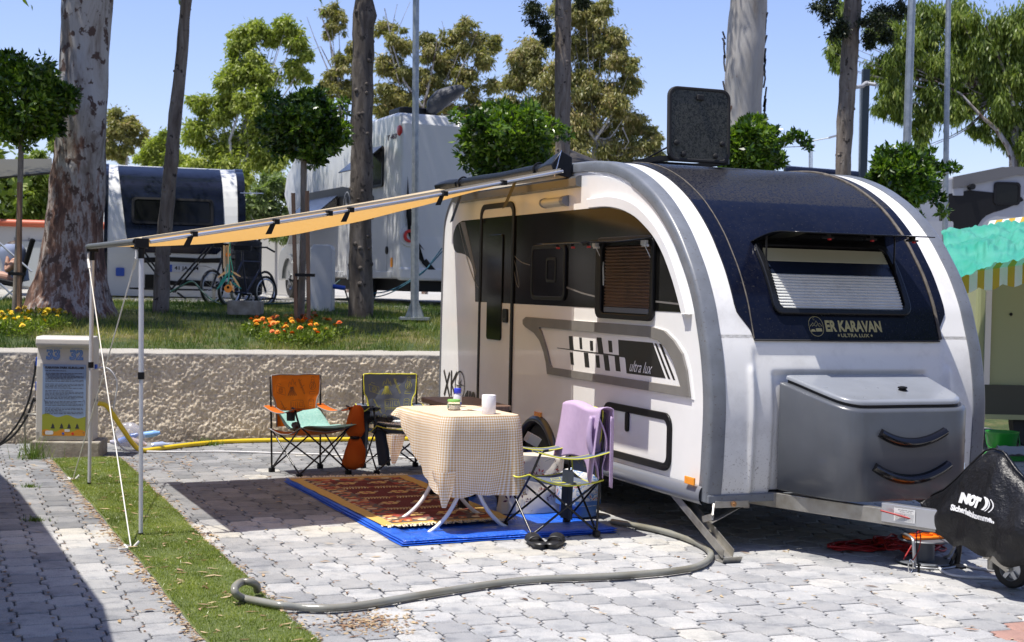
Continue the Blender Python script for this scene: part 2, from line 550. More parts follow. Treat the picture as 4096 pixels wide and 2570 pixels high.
for q in rest:
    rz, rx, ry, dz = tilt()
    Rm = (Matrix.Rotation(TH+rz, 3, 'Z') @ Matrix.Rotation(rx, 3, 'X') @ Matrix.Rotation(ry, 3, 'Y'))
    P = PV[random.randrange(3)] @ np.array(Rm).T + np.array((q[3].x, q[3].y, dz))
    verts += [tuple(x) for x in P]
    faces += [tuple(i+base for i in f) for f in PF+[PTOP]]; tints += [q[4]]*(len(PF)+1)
    base += 3*nP
me = bpy.data.meshes.new('paver'); me.from_pydata(verts, [], faces); me.materials.append(m_paver)
at_ = me.attributes.new('tint', 'FLOAT', 'FACE'); at_.data.foreach_set('value', np.array(tints, dtype=np.float32)); me.update()
far_pavers = bpy.data.objects.new('paver', me); COL.objects.link(far_pavers); far_pavers.parent = bedo
far_pavers.color = (0, 0, 0, 1); tag(far_pavers, kind='stuff')

# ------------------------------------------------------------------ terrace behind the retaining wall
def smooth(a, b, x):
    t = min(1, max(0, (x-a)/(b-a))); return t*t*(3-2*t)
def terrace_h(p):
    d = behind_wall(p)
    h = float(np.interp(d, [0, .15, 1.2, 2.4, 5, 9, 400], [.80, .86, 1.03, 1.15, 1.26, 1.3, 1.3]))
    return h
def terr(a, b):
    # a along the wall, b away from it (denser near it)
    x = -26+58*a; d = .02+ (b**2.6)*330
    p = W0+WXd*(x*(1+d*.06))+WYd*d
    z = terrace_h(p)
    if d > .3: z += .025*noise.noise(Vector((p.x*.9, p.y*.9, 0)))+.012*noise.noise(Vector((p.x*3, p.y*3, 5)))
    t = smooth(6.6, 7.6, (p-W0).dot(WXd)-d*.12)
    if t > 0: z = z*(1-t) + t*(-.03+smooth(17, 25, p.y)*1.0)
    return Vector((p.x, p.y, z))
tb = MB(); tb.grid(terr, 150, 90)
mt, nt, p_ = newmat('terrace_ground')
P_ = pos(nt, True)
g1 = ramp(nt, noi(nt, P_, 2.2, 6, .7), [(.3, (.022, .042, .010)), (.5, (.05, .075, .018)), (.64, (.14, .12, .05)), (.78, (.26, .21, .10))])
g1 = mixc(nt, .7, g1, ramp(nt, noi(nt, P_, 26, 5, .7), [(.35, (.55, .55, .5)), (.65, (1.25, 1.2, 1.1))]), 'MULTIPLY')
sepy = nd(nt, 'ShaderNodeSeparateXYZ'); nt.links.new(P_, sepy.inputs[0])
fy = mth(nt, 'MULTIPLY_ADD', sepy.outputs[1], .55, -10.6)
pav = ramp(nt, noi(nt, P_, 5, 5, .6), [(.35, (.34, .33, .30)), (.65, (.42, .40, .36))])
cl = nt.nodes.new('ShaderNodeClamp'); nt.links.new(fy, cl.inputs[0])
nt.links.new(mixc(nt, cl.outputs[0], g1, pav), p_.inputs['Base Color']); p_.inputs['Roughness'].default_value = .95
bump(nt, p_, noi(nt, P_, 40, 5, .7), .7, .02)
tag(tb.build('terrace', mt, smooth=180), kind='structure')

# blades of lawn, clumpy, green to straw
def blades(name, n, place, hmin, hmax, wid, mat, lean=.5, tintf=None, parent=None, kind='stuff'):
    P = place(n); n = len(P)
    a = RNG.uniform(0, 2*np.pi, n); h = RNG.uniform(hmin, hmax, n)*RNG.uniform(.5, 1, n)
    dx = np.stack([np.cos(a), np.sin(a), np.zeros(n)], 1)*wid/2
    b = RNG.uniform(0, 2*np.pi, n); l = RNG.uniform(0, lean, n)*h
    tip = P+np.stack([np.cos(b)*l, np.sin(b)*l, h], 1)
    V = np.empty((n*3, 3)); V[0::3] = P-dx; V[1::3] = P+dx; V[2::3] = tip
    t = tintf(P) if tintf else RNG.uniform(0, 1, n)
    o = fast_mesh(name, V, np.arange(n*3).reshape(n, 3), mat, parent=parent, cols=t)
    if kind: tag(o, kind=kind)
    return o
m_lawn = leafmat('lawn_blade', [(.02, .05, .008), (.05, .10, .014), (.12, .18, .025), (.24, .24, .06), (.42, .37, .15)], trans=.3)
def place_lawn(n):
    out = []
    x = RNG.uniform(-5.5, 5.2, n); d = RNG.uniform(.0, 1, n)**1.3*6.2+.03
    keep = np.array([noise.noise(Vector((x_*1.4, d_*1.4, 0)))*.5+noise.noise(Vector((x_*5, d_*5, 3)))*.5 > RNG.uniform(-.55, .25) for x_, d_ in zip(x, d)])
    x, d = x[keep], d[keep]
    P = np.array(W0)[None, :]+np.outer(x, np.array(WXd))+np.outer(d, np.array(WYd))
    z = np.interp(d, [0, .15, 1.2, 2.4, 5, 9], [.80, .86, 1.03, 1.15, 1.26, 1.3]); P[:, 2] = z-.01
    return P
def tint_lawn(P):
    q = np.array([noise.noise(Vector((a*.8, b*1.1, 9))) for a, b in P[:, :2]])
    d = np.array([behind_wall(Vector((a, b, 0))) for a, b in P[:, :2]])
    return np.clip(.43+q*.95+.26*np.exp(-((d-.7)/.7)**2)+RNG.normal(0, .14, len(P)), 0, 1)  # paler, yellower blades near the wall edge: sunlit grass put into the tint
tag(blades('lawn', 120000, place_lawn, .035, .12, .008, m_lawn, .8, tint_lawn), 'rough dappled grass on the bank above the stone wall', 'grass', kind='stuff')

# ------------------------------------------------------------------ retaining wall, coarse roughcast render
def wall_pt(a, b):
    x = -2.6+9.6*a
    # b: 0 bottom front .. .8 top front .. 1 back of the cap
    if b < .86:
        z = -.04+.91*(b/.86); d = -.0
        q = Vector((x*7, z*7, 0)); r = noise.fractal(q, .9, 2.1, 5)*.012+noise.fractal(Vector((x*34, z*42, 4)), .6, 2.2, 4)*.0115
        r *= 1-smooth(.80, .87, z)*.9
        d = -.045 - r
        d -= .03*(1-smooth(-.05, .5, z))
        return W0+WXd*x+WYd*d+Vector((0, 0, z))
    t = (b-.86)/.14
    z = .87+.03*math.sin(min(1, t*1.6)*PI/2)+.008*noise.noise(Vector((x*5, t*2, 0)))
    return W0+WXd*x+WYd*(-.045+.26*t)+Vector((0, 0, z))
wb = MB(); wb.grid(wall_pt, 1150, 100)
mw, nt, p_ = newmat('roughcast')
P_ = pos(nt, True)
c1 = ramp(nt, noi(nt, P_, 38, 6, .75), [(.26, (.37, .30, .21)), (.40, (.61, .52, .385)), (.55, (.77, .68, .52)), (.72, (.94, .88, .73))])
c1 = mixc(nt, .6, c1, ramp(nt, noi(nt, P_, 1.7, 5, .6), [(.3, (.72, .72, .74)), (.7, (1.15, 1.12, 1.05))]), 'MULTIPLY')
sz = nd(nt, 'ShaderNodeSeparateXYZ'); nt.links.new(P_, sz.inputs[0])
stk = nd(nt, 'ShaderNodeMapping'); stk.inputs['Scale'].default_value = (2.2, 2.2, .45); nt.links.new(P_, stk.inputs[0])
c1 = mixc(nt, ramp(nt, noi(nt, stk.outputs[0], 2.6, 5, .65), [(.52, (0, 0, 0)), (.70, (.38, .38, .38))]), c1, (.20, .17, .13))      # rain stains
c1 = mixc(nt, ramp(nt, mth(nt, 'MULTIPLY_ADD', noi(nt, P_, 3, 4), .30, mth(nt, 'MULTIPLY', sz.outputs[2], -1)), [(.0, (0, 0, 0)), (.16, (.6, .6, .6))]), c1, (.15, .11, .075))      # soil splashed on the foot
capf = ramp(nt, mth(nt, 'MULTIPLY_ADD', noi(nt, P_, 14, 4), .07, sz.outputs[2]), [(.855, (0, 0, 0)), (.885, (1, 1, 1))])
nt.links.new(mixc(nt, capf, c1, (.40, .375, .33)), p_.inputs['Base Color']); p_.inputs['Roughness'].default_value = .95
bump(nt, p_, noi(nt, P_, 95, 6, .8), .9, .010)
tag(wb.build('retaining_wall', mw, smooth=180), 'low roughcast stone retaining wall below the grassy bank', 'wall')

# ------------------------------------------------------------------ strip of artificial turf
def TX0f(y): return float(np.interp(y, [-3.7, -3, 1.21, 5.3], [-3.17, -3.19, -3.29, -3.41]))
def TX1f(y): return float(np.interp(y, [-3.7, -2.8, .67, 5.1], [-2.72, -2.74, -2.81, -2.84]))
def turf_edge(t): return .007*math.sin(t*3.1)+.005*math.sin(t*9)
def turfpt(a, b):
    y = -3.7+(5.53+3.7)*a; e = turf_edge(y)
    x = TX0f(y)+(TX1f(y)-TX0f(y))*b+e*(1 if b > .5 else .6)
    return x, y
tbm = MB()
def tfn(a, b):
    x, y = turfpt(a, b); ed = min(b, 1-b)*.78
    z = .004+.012*smooth(0, .03, ed)+.004*noise.noise(Vector((x*4, y*4, 0)))
    return LW(x, y, z)
tbm.grid(tfn, 160, 24)
m_turfb = M('turf_backing', (.07, .10, .025), .9, col2=(.13, .155, .05), nscale=40, ws=True, b=.8, bs=300)
turf = tag(tbm.build('turf_strip', m_turfb, smooth=180), 'long green artificial turf strip laid over the pavers', 'artificial turf')
m_turf = leafmat('turf_blade', [(.07, .10, .02), (.16, .21, .035), (.26, .31, .06), (.44, .45, .18)], trans=.3, rough=.35)
def place_turf(n):
    a = RNG.uniform(0, 1, n)**.8; a = 1-a; b = RNG.uniform(.005, .995, n)
    y = -3.7+9.23*(RNG.uniform(0, 1, n)); 
    P = np.array([LW(*turfpt((yy+3.7)/9.23, bb), .014) for yy, bb in zip(y, b)])
    return P
def tint_turf(P):
    q = np.array([noise.noise(Vector((a*2.1, b*2.1, 3)))+.6*noise.noise(Vector((a*8, b*8, 1))) for a, b in P[:, :2]])
    return np.clip(.48+q*.42+RNG.normal(0, .20, len(P)), 0, 1)
blades('pile', 100000, place_turf, .008, .021, .0042, m_turf, 1.1, tint_turf).parent = turf

# ------------------------------------------------------------------ fallen leaves and crumbs of bark
m_litter = leafmat('fallen_leaf', [(.10, .045, .02), (.22, .12, .06), (.40, .28, .15), (.52, .40, .24), (.30, .17, .12)], trans=.1, rough=.7)
def litter(name, pts, lmin, lmax, asp=.22, lift=.004):
    Vs, Fs, ts = [], [], []
    for p in pts:
        L = random.uniform(lmin, lmax); w = L*asp*random.uniform(.6, 1.2); a = random.uniform(0, 2*PI)
        cu = random.uniform(-.15, .25)*L; rx = random.uniform(-.25, .25)
        n = len(Vs)
        for t, ww, zz_ in ((0, 0, .0), (.3, .9, .5), (.6, 1, .8), (1, 0, .3)):
            for sg in ((0,) if ww == 0 else (-1, 1)):
                x = (t-.5)*L; y = sg*ww*w/2+cu*math.sin(t*PI); z = lift+abs(cu)*.25*zz_+sg*ww*w*.2*rx
                Vs.append((p[0]+x*math.cos(a)-y*math.sin(a), p[1]+x*math.sin(a)+y*math.cos(a), p[2]+max(z, .001)))
        Fs += [(n, n+2, n+1), (n+1, n+2, n+4), (n+1, n+4, n+3), (n+3, n+4, n+5)]
        ts += [random.random()]*4
    return fast_mesh(name, Vs, Fs, m_litter, cols=ts)
pts = []
for i in range(520):                                     # scattered over the paving
    lx, ly = random.uniform(-5.2, 3.2), random.uniform(-3, 5.8)
    z = .018 if TX0f(ly) < lx < TX1f(ly) and ly < 5.5 else .001
    pts.append(LW(lx, ly, z))
for i in range(520):                                     # gathered on and along the turf
    ly = random.uniform(-3.2, 5.6); r = random.random()
    if r < .5: lx = TX0f(ly)-abs(random.gauss(0, .045)); z = .001
    elif r < .68: lx = TX1f(ly)+abs(random.gauss(0, .05)); z = .001
    else: lx = random.uniform(TX0f(ly), TX1f(ly)); z = .019
    pts.append(LW(lx, ly, z))
for i in range(260):                                     # near the pedestal and the foot of the wall
    lx, ly = random.uniform(-3.9, -2.2), random.gauss(5.2, .45)
    pts.append(LW(lx, ly, .001))
tag(litter('fallen_leaves', pts, .025, .085), 'dry narrow leaves scattered over paving and turf', 'fallen leaves', kind='stuff')
pts = []
for i in range(9500):                                    # crumbs caught in joints and beside the turf
    if random.random() < .45:
        ix = random.randint(-32, 16); iy = random.randint(-14, 24)
        lx = ix*PS+.05+random.choice((-1, 1))*(PS/2)+random.gauss(0, .008)
        ly = iy*PL+(PL/2 if ix % 2 else 0)+random.choice((-1, 1))*PL*.25+random.gauss(0, .03)
        if random.random() > (.95 if lx < -2.4 else .38): continue
    elif random.random() < .55:
        ly = random.uniform(-3.4, 5.6); lx = (TX0f(ly)-abs(random.gauss(0, .035*(1+.8*noise.noise(Vector((ly*2, 0, 0))))))) if random.random() < .75 else (TX1f(ly)+abs(random.gauss(0, .02)))
    else:
        
        if random.random() < .80: continue
        lx, ly = random.gauss(-2.45, .12), random.gauss(-1.0, .12)
    if TX0f(ly)-.12 < lx < TX0f(ly)+.001 and random.random() < .45: continue
    pts.append(LW(lx, ly, -.004))
tag(litter('bark_crumbs', pts, .012, .036, .42, .007), 'reddish bark crumbs in the paving joints', 'bark crumbs', kind='stuff')
# weeds
m_weed = leafmat('weed', [(.05, .10, .02), (.10, .17, .03), (.22, .25, .08)], trans=.35)
def weed(c, rad, n, h, label):
    def pl(k):
        a = RNG.uniform(0, 2*np.pi, k); r = np.abs(RNG.normal(0, rad, k))
        return np.stack([c.x+np.cos(a)*r, c.y+np.sin(a)*r*.6, np.full(k, c.z)], 1)
    o = blades('weed', n, pl, h*.4, h, .006, m_weed, 1.0, kind=None)
    tag(o, label, 'weed')
weed(Vector((-2.92, 13.72, 0)), .09, 260, .10, 'tuft of fresh grass at the foot of the wall by the yellow hose')
weed(Vector((-4.16, 12.40, 0)), .09, 170, .30, 'leggy weeds growing against the concrete foot of the pedestal')
weed(G(118, 1950), .04, 90, .05, 'tiny grass tuft in a paver joint at the left, farther from the camera')
weed(G(140, 2085), .05, 110, .06, 'tiny yellowish grass tuft in a paver joint at the left, nearer the camera')
# ================================================================== the white caravan
CW = 2.05
FR = [(0.13, .31), (0.108, .48), (0.095, .70), (0.090, .87), (0.104, 1.035), (0.145, 1.231), (0.21, 1.417), (0.263, 1.549), (0.358, 1.713), (0.453, 1.838),
      (0.563, 1.965), (0.701, 2.09), (0.843, 2.195), (1.0, 2.284), (1.19, 2.369), (1.43, 2.445), (1.68, 2.492), (2.0, 2.513), (2.5, 2.52), (3.2, 2.52), (3.9, 2.52),
      (4.4, 2.51), (4.68, 2.478), (4.87, 2.405), (5.02, 2.285), (5.105, 2.11), (5.128, 1.7), (5.135, 1.3), (5.14, .96), (5.144, .60), (5.144, .31)]
PR = [Vector((0, a, b)) for a, b in FR]
PRS = spline(PR, 5)
def pnorm(i):
    d = PRS[min(i+1, len(PRS)-1)]-PRS[max(i-1, 0)]
    return Vector((0, -d.z, d.y)).normalized()      # outward
PRN = [pnorm(i) for i in range(len(PRS))]
zs_front = np.array([p.z for p in PRS]); ys_front = np.array([p.y for p in PRS])
itop = int(np.argmax(zs_front))
def FP(x, z, d=0.0):
    """point on the curved front at height z, lifted d off the skin"""
    y = float(np.interp(z, zs_front[:itop], ys_front[:itop]))
    y2 = float(np.interp(z+.01, zs_front[:itop], ys_front[:itop]))
    n = Vector((0, -.01, (y2-y))).normalized()
    return Vector((x, y, z))+n*d
def SM(a, b, d): return Vector((-d, a, b))           # side wall: a = along, b = height, d = proud

car = thing('caravan', 'white and grey teardrop caravan with navy roof shell, side awning side towards the seating', 'caravan', ORG, TH)
m_dust, nt, p_ = newmat('navy_shell')
co = pos(nt)
sx = nd(nt, 'ShaderNodeSeparateXYZ'); nt.links.new(co, sx.inputs[0])
n1 = noi(nt, co, 1.6, 4); n2 = noi(nt, co, 70, 4, .8); n3 = noi(nt, co, 26, 5, .75, .6)
navy = ramp(nt, n1, [(.3, (.002, .0032, .010)), (.7, (.004, .006, .017))])
edge = mth(nt, 'ADD', sx.outputs[1], mth(nt, 'MULTIPLY', n3, .05))
roofm = ramp(nt, edge, [(.852, (0, 0, 0)), (.868, (1, 1, 1))])
sp1 = ramp(nt, n2, [(.42, (.10, .10, .10)), (.60, (1, 1, 1))])
dustf = mth(nt, 'MULTIPLY', mth(nt, 'MULTIPLY', roofm, sp1), .9)
few = ramp(nt, noi(nt, co, 75, 2, .5), [(.655, (0, 0, 0)), (.72, (1, 1, 1))])
side = ramp(nt, n3, [(.4, (.0, .0, .0)), (.7, (.16, .16, .16))])
f_all = mth(nt, 'MAXIMUM', mth(nt, 'MAXIMUM', dustf, mth(nt, 'MULTIPLY', few, .55)), side)
nt.links.new(mixc(nt, f_all, navy, (.036, .034, .031)), p_.inputs['Base Color']); p_.inputs['Specular IOR Level'].default_value = .22
rr_ = mth(nt, 'MULTIPLY_ADD', f_all, .5, .16); nt.links.new(rr_, p_.inputs['Roughness'])
m_frontwhite, nt, p_ = newmat('front_gelcoat')
co = pos(nt); sx = nd(nt, 'ShaderNodeSeparateXYZ'); nt.links.new(co, sx.inputs[0])
low = ramp(nt, mth(nt, 'MULTIPLY_ADD', noi(nt, co, 3, 4), .35, mth(nt, 'MULTIPLY', sx.outputs[2], -1)), [(0.0, (0, 0, 0)), (1, (1, 1, 1))])
lowf = ramp(nt, mth(nt, 'MULTIPLY_ADD', noi(nt, co, 4, 5), .4, sx.outputs[2]), [(.55, (1, 1, 1)), (1.25, (0, 0, 0))])
spk = ramp(nt, noi(nt, co, 70, 3, .6), [(.60, (0, 0, 0)), (.66, (1, 1, 1))])
grime = ramp(nt, noi(nt, co, 3.5, 6, .7), [(.48, (0, 0, 0)), (.72, (.45, .45, .45))])
c = mixc(nt, grime, (.79, .78, .75), (.46, .44, .41))
c = mixc(nt, mth(nt, 'MULTIPLY', lowf, .38), c, (.40, .385, .35))
c = mixc(nt, mth(nt, 'MULTIPLY', mth(nt, 'MULTIPLY', lowf, spk), .8), c, (.16, .12, .09))
nt.links.new(c, p_.inputs['Base Color']); p_.inputs['Roughness'].default_value = .33; p_.inputs['Coat Weight'].default_value = .2

# body core (dark inside shell that fills the silhouette)
core = MB()
prof_in = [(p.y-n_.y*-.0, p.z) for p, n_ in zip(PRS, PRN)]
pi = [(PRS[i].y-PRN[i].y*.07, PRS[i].z-PRN[i].z*.07) for i in range(len(PRS))]
core.prism(pi, lambda a, b, d: Vector((d, a, b)), .02, CW-.02)
core.build('body', m_black, car, local=True)

# side panels, near one with a wheel opening
AC, AR_ = 2.77, .385
def band_w(i):
    y = PRS[i].y; z = PRS[i].z
    if y < 1.2: return float(np.interp(y, [0, .3, 1.2], [.10, .088, .085])) if z > .3 else .1
    if y < 3.0: return .072
    if y < 4.9: return float(np.interp(y, [3, 4.9], [.07, .03]))
    return .028
inner = [(PRS[i].y-PRN[i].y*band_w(i), PRS[i].z-PRN[i].z*band_w(i)) for i in range(len(PRS))]
inner[0] = (inner[0][0], .36); inner[-1] = (inner[-1][0], .36)
loop = list(inner)
arch = [(AC+AR_*math.cos(R(a)), .16+AR_*math.sin(R(a))) for a in range(32, 149, 9)]
loop += [(AC+AR_*math.cos(R(32)), .36)] + arch + [(AC+AR_*math.cos(R(148)), .36)]
sp_ = MB(); sp_.prism(loop, SM, -.03, 0)
sp_.build('side_panel', m_white, car, local=True)
fp_ = MB(); fp_.prism(inner, lambda a, b, d: Vector((CW+d, a, b)), -.03, 0)
fp_.build('side_panel', m_white, car, local=True)

# grey edge band wrapping the corner, near and far
def band(mirror):
    mb = MB(); n = len(PRS); sec = 7; base = 0
    X = (lambda x: CW-x) if mirror else (lambda x: x)
    for i in range(n):
        w = band_w(i); p, q = PRS[i], PRN[i]
        for x, ins in ((.0, w+.001), (-.011, w-.004), (-.013, .016), (-.006, .003), (.008, -.004), (.094, -.004), (.097, .006)):
            mb.v.append((X(x), p.y-q.y*ins, p.z-q.z*ins))
    for i in range(n-1):
        for j in range(sec-1):
            a = i*sec+j; f = (a, a+1, a+sec+1, a+sec)
            mb.f.append(f if not mirror else f[::-1]); mb.m.append(0)
    return mb
m_band = M('edge_band_grey', (.165, .178, .20), .36, col2=(.135, .145, .16), nscale=8, coat=.1, speck=((.10, .095, .09), 60, .66), rvar=.15)
band(False).build('edge_band', m_band, car, local=True, smooth=38)
band(True).build('edge_band', m_band, car, local=True, smooth=38)

# white wrap-over skin between the bands with the moulded front
def front_relief(x, z):
    """moulded lower front: side shoulders stand proud, the middle is flatter, a recess behind the locker box"""
    xs = min(x, CW-x)
    d = 0.0
    t = smooth(1.28, 1.20, z)
    edge = .305+.02*smooth(1.12, 1.22, z)*0
    d += -.014*smooth(edge-.012, edge+.03, xs)*t
    bead = math.exp(-((xs-.285)/.02)**2)*.016*smooth(1.16, 1.10, z)*smooth(.33, .40, z); d += bead
    if z < 1.12: d += -.020*smooth(.43, .465, xs)*smooth(1.12, 1.09, z)
    return d
sk = MB()
zlist = list(np.linspace(.345, 1.32, 66))
def skin_lower(a, b):
    z = .345+(1.34-.345)*a
    xx = .09+(CW-.18)*b
    return FP(xx, z, -.003+front_relief(xx, z))
sk.grid(skin_lower, 70, 150)
i0 = next(i for i, p in enumerate(PRS) if p.z > 1.33)
def skin_up(a, b):
    f = i0-1+(len(PRS)-i0)*a; i = min(int(f), len(PRS)-2); t = f-i
    p = PRS[i].lerp(PRS[i+1], t); q = PRN[i].lerp(PRN[i+1], t)
    return Vector((.09+(CW-.18)*b, p.y-q.y*.003, p.z-q.z*.003))
sk.grid(skin_up, 200, 2)
sk.build('front_shell', m_frontwhite, car, local=True, smooth=50)

# navy roof shell, 6 mm proud
def navy_x(z):
    return float(np.interp(z, [1.30, 1.365, 1.47, 1.52, 3], [.328, .312, .236, .228, .226]))
nv = MB(); iE = next(i for i, p in enumerate(PRS) if p.y > 4.3)
ist = next(i for i, p in enumerate(PRS) if p.z > 1.30)
rows = [(FP(0, 1.30, 0), Vector((0, -.95, .3)))]+[(PRS[i], PRN[i]) for i in range(ist, iE)]
rows2 = []
for (p, q), (p2, q2) in zip(rows[:-1], rows[1:]):
    for t in (0, .5): rows2.append((p.lerp(p2, t), q.lerp(q2, t)))
rows = rows2
rows = [(rows[0][0], rows[1][1])]+rows[1:]
for k_, (p, q) in enumerate(rows):
    xl = navy_x(p.z)
    lift = .0065
    for x, l in ((xl, -.004), (xl+.002, lift), (xl+.05, lift), (CW/2, lift), (CW-xl-.05, lift), (CW-xl-.002, lift), (CW-xl, -.004)):
        nv.v.append((x, p.y+q.y*l, p.z+q.z*l))
for i in range(len(rows)-1):
    for j in range(6): a = i*7+j; nv.f.append((a, a+1, a+8, a+7)); nv.m.append(0)
nv.f.append((6, 5, 4, 3, 2, 1, 0)); nv.m.append(0)
nv.build('roof_shell', m_dust, car, local=True, smooth=40)
lip = MB(); lip.tube([FP(.325, 1.298, .008), FP(CW/2, 1.296, .008), FP(CW-.325, 1.298, .008)], .006, 6)
lip.build('roof_shell_lip', m_rubber, car, local=True, smooth=60)
m_seam = M('weathered_seam', (.060, .052, .042), .7, col2=(.13, .11, .085), nscale=20)
for xx, rad in ((.325, .0045), (CW-.315, .012)):
    s_ = MB(); s_.tube([Vector((xx, p.y+q.y*.008, p.z+q.z*.008)) for p, q in rows[2:]], rad, 6)
    s_.build('seam_trim', m_seam, car, local=True, smooth=60)

# bottom rail
rail = MB()
for y0, y1 in ((.165, AC-AR_-.02), (AC+AR_+.02, 5.06)):
    def rf(a, b, y0=y0, y1=y1):
        ang = -PI*.95*b+PI*.5
        y = y0+(y1-y0)*a
        return Vector((-.002-.034*math.cos(ang), y, .345+.058*math.sin(ang)))
    rail.grid(rf, 8, 10)
rail.build('bottom_rail', M('rail_paint', (.17, .18, .205), .3, coat=.2, speck=((.4, .4, .4), 30, .74)), car, local=True, smooth=60)
fb = MB(); fb.box((CW/2, .16, .33), (CW+.0, .10, .05)); fb.build('front_sill', m_band, car, local=True, bevel=.006)
ch = MB(); ch.box((CW/2, 2.6, .345), (CW-.1, 4.9, .05)); ch.build('floor', m_black, car, local=True)

# wheel well, arch and wheel
ww = MB(); ww.box((.22, AC, .36), (.28, .84, .52)); ww.build('wheel_well', m_black, car, local=True)
ar = MB()
def archf(a, b):
    t = R(18+144*a); r = .37+.075*b
    dd = -.012+.05*math.sin(b*PI*.9+.15)
    return Vector((-dd, AC+r*math.cos(t), .155+r*math.sin(t)))
ar.grid(archf, 28, 6); ar.build('wheel_arch', M('arch_grey', (.028, .030, .034), .28, coat=.5), car, local=True, smooth=60, solid=.006)
wh = MB()
wh.lathe([(.16, -.08), (.235, -.09), (.272, -.075), (.283, -.03), (.283, .03), (.272, .075), (.235, .09), (.16, .08)], (.10, AC, .283), 32, axis=(1, 0, 0), cap=False)
who = wh.build('wheel', m_rubber, car, local=True, smooth=45)
rm = MB(); rm.lathe([(.03, -.05), (.15, -.03), (.175, -.07), (.178, .05)], (.10, AC, .283), 28, axis=(1, 0, 0))
for k in range(5):
    a = R(72*k+20); rm.bar((.035, AC, .283), (.035, AC+.15*math.cos(a), .283+.15*math.sin(a)), .035, .02)
rm.build('rim', M('wheel_rim', (.16, .16, .165), .4, .6), who, local=True, smooth=40)

# ---- side: black band, arch trim, panels
m_band_gloss = M('black_side_band', (.005, .0048, .0045), .12, spec=.2, coat=.0, col2=(.008, .0075, .007), nscale=3, speck=((.10, .095, .08), 45, .74))
bp = [(.453, 1.458), (.502, 1.537), (.587, 1.67), (.687, 1.803), (.80, 1.90), (.92, 1.978), (1.12, 2.073), (1.347, 2.132), (1.582, 2.162), (1.86, 2.172), (4.60, 2.176)]
bp += sp2([(4.60, 2.176), (4.74, 2.15), (4.82, 2.09), (4.848, 2.02), (4.82, 1.935), (4.74, 1.895), (4.60, 1.883), (4.47, 1.862), (4.375, 1.815), (4.30, 1.74), (4.262, 1.66), (4.24, 1.56), (4.233, 1.458)], 3)[1:]
b_ = MB(); b_.prism(bp, SM, 0, .0025); bando = b_.build('side_band', m_band_gloss, car, local=True)
st_ = MB()
m_decal = M('grey_decal_line', (.16, .15, .14), .4)
strokes(st_, [[(1.735, 1.535), (2.0, 1.56), (2.28, 1.60)], [(.46, 1.507), (.85, 1.52)],
              sp2([(4.70, 2.16), (4.55, 1.95), (4.38, 1.75), (4.20, 1.60), (4.0, 1.52)], 4)], .012, SM, .0035)
strokes(st_, [sp2([(3.55, 1.55), (3.40, 1.63), (3.34, 1.76), (3.36, 1.84), (3.27, 1.72), (3.22, 1.60), (3.29, 1.64), (3.42, 1.90), (3.48, 1.97), (3.40, 1.88), (3.20, 1.80), (3.0, 1.77)], 5)], .007, SM, .0035)
st_.prism([(4.66, 2.165), (4.53, 2.165), (4.22, 1.72), (4.235, 1.68)], SM, .003, .004)
tag(st_.build('pinstripe', m_decal, bando, local=True), kind='stuff')
to = sp2([(1.915, 2.246), (1.587, 2.255), (1.337, 2.229), (1.126, 2.176), (.96, 2.10), (.81, 2.01), (.70, 1.92), (.60, 1.82), (.50, 1.68), (.42, 1.555), (.365, 1.452)], 3)
ti = sp2([(1.86, 2.166), (1.582, 2.162), (1.347, 2.134), (1.135, 2.078), (.98, 2.008), (.86, 1.94), (.77, 1.87), (.69, 1.79), (.585, 1.66), (.51, 1.545), (.452, 1.447)], 3)
tr = MB(); n_ = len(to)
for d0, ins in ((0, 0), (.022, .1), (.034, .3)):
    for (a, b), (c, e) in zip(to, ti):
        tr.v.append(tuple(SM(a+(c-a)*ins*.5, b+(e-b)*ins*.5, d0)))
    for (a, b), (c, e) in zip(to, ti):
        tr.v.append(tuple(SM(c+(a-c)*ins*.22, e+(b-e)*ins*.22, d0)))
for i in range(n_-1):
    for k in (0, 1):
        tr.f += [(k*2*n_+i, k*2*n_+i+1, (k+1)*2*n_+i+1, (k+1)*2*n_+i), (k*2*n_+n_+i, (k+1)*2*n_+n_+i, (k+1)*2*n_+n_+i+1, k*2*n_+n_+i+1)]
    tr.f.append((4*n_+i, 4*n_+i+1, 5*n_+i+1, 5*n_+i))
for e_ in (0, n_-1): tr.f += [(e_, 2*n_+e_, 3*n_+e_, n_+e_), (2*n_+e_, 4*n_+e_, 5*n_+e_, 3*n_+e_)]
tr.m = [0]*len(tr.f)
tr.build('window_brow', m_white, car, local=True, smooth=50, bevel=.004)
# moulded taupe frame with the graphic panel
m_taupe = M('taupe_moulding', (.20, .19, .172), .38, coat=.15, col2=(.17, .16, .145), nscale=5)
mo = [(3.03, 1.359), (.902, 1.357), (.70, 1.335), (.56, 1.275), (.45, 1.20), (.39, 1.10), (.338, .934), (2.581, .933), (2.61, 1.02), (2.66, 1.10), (2.74, 1.18), (2.86, 1.238), (3.04, 1.278), (3.09, 1.30), (3.095, 1.335)]
mi_ = [(2.74, 1.286), (.922, 1.284), (.78, 1.268), (.67, 1.22), (.58, 1.15), (.53, 1.09), (.462, .992), (2.50, .989), (2.53, 1.01), (2.56, 1.06), (2.60, 1.12), (2.66, 1.19), (2.72, 1.255), (2.752, 1.272), (2.757, 1.282)]
fr = MB(); fr.ring(mo, mi_, SM, 0, .02); fr.build('moulding', m_taupe, car, local=True, bevel=.007)
lg = MB(); lg.ring([(a+(a-1.7)*.012-.01, b-.012 if b < 1.1 else b) for a, b in mo], mo, SM, 0, .006); lg.build('moulding_edge', m_white, car, local=True)
gp = MB(); gp.prism(mi_, SM, 0, .003); gpo = gp.build('graphic_panel', m_white, car, local=True)
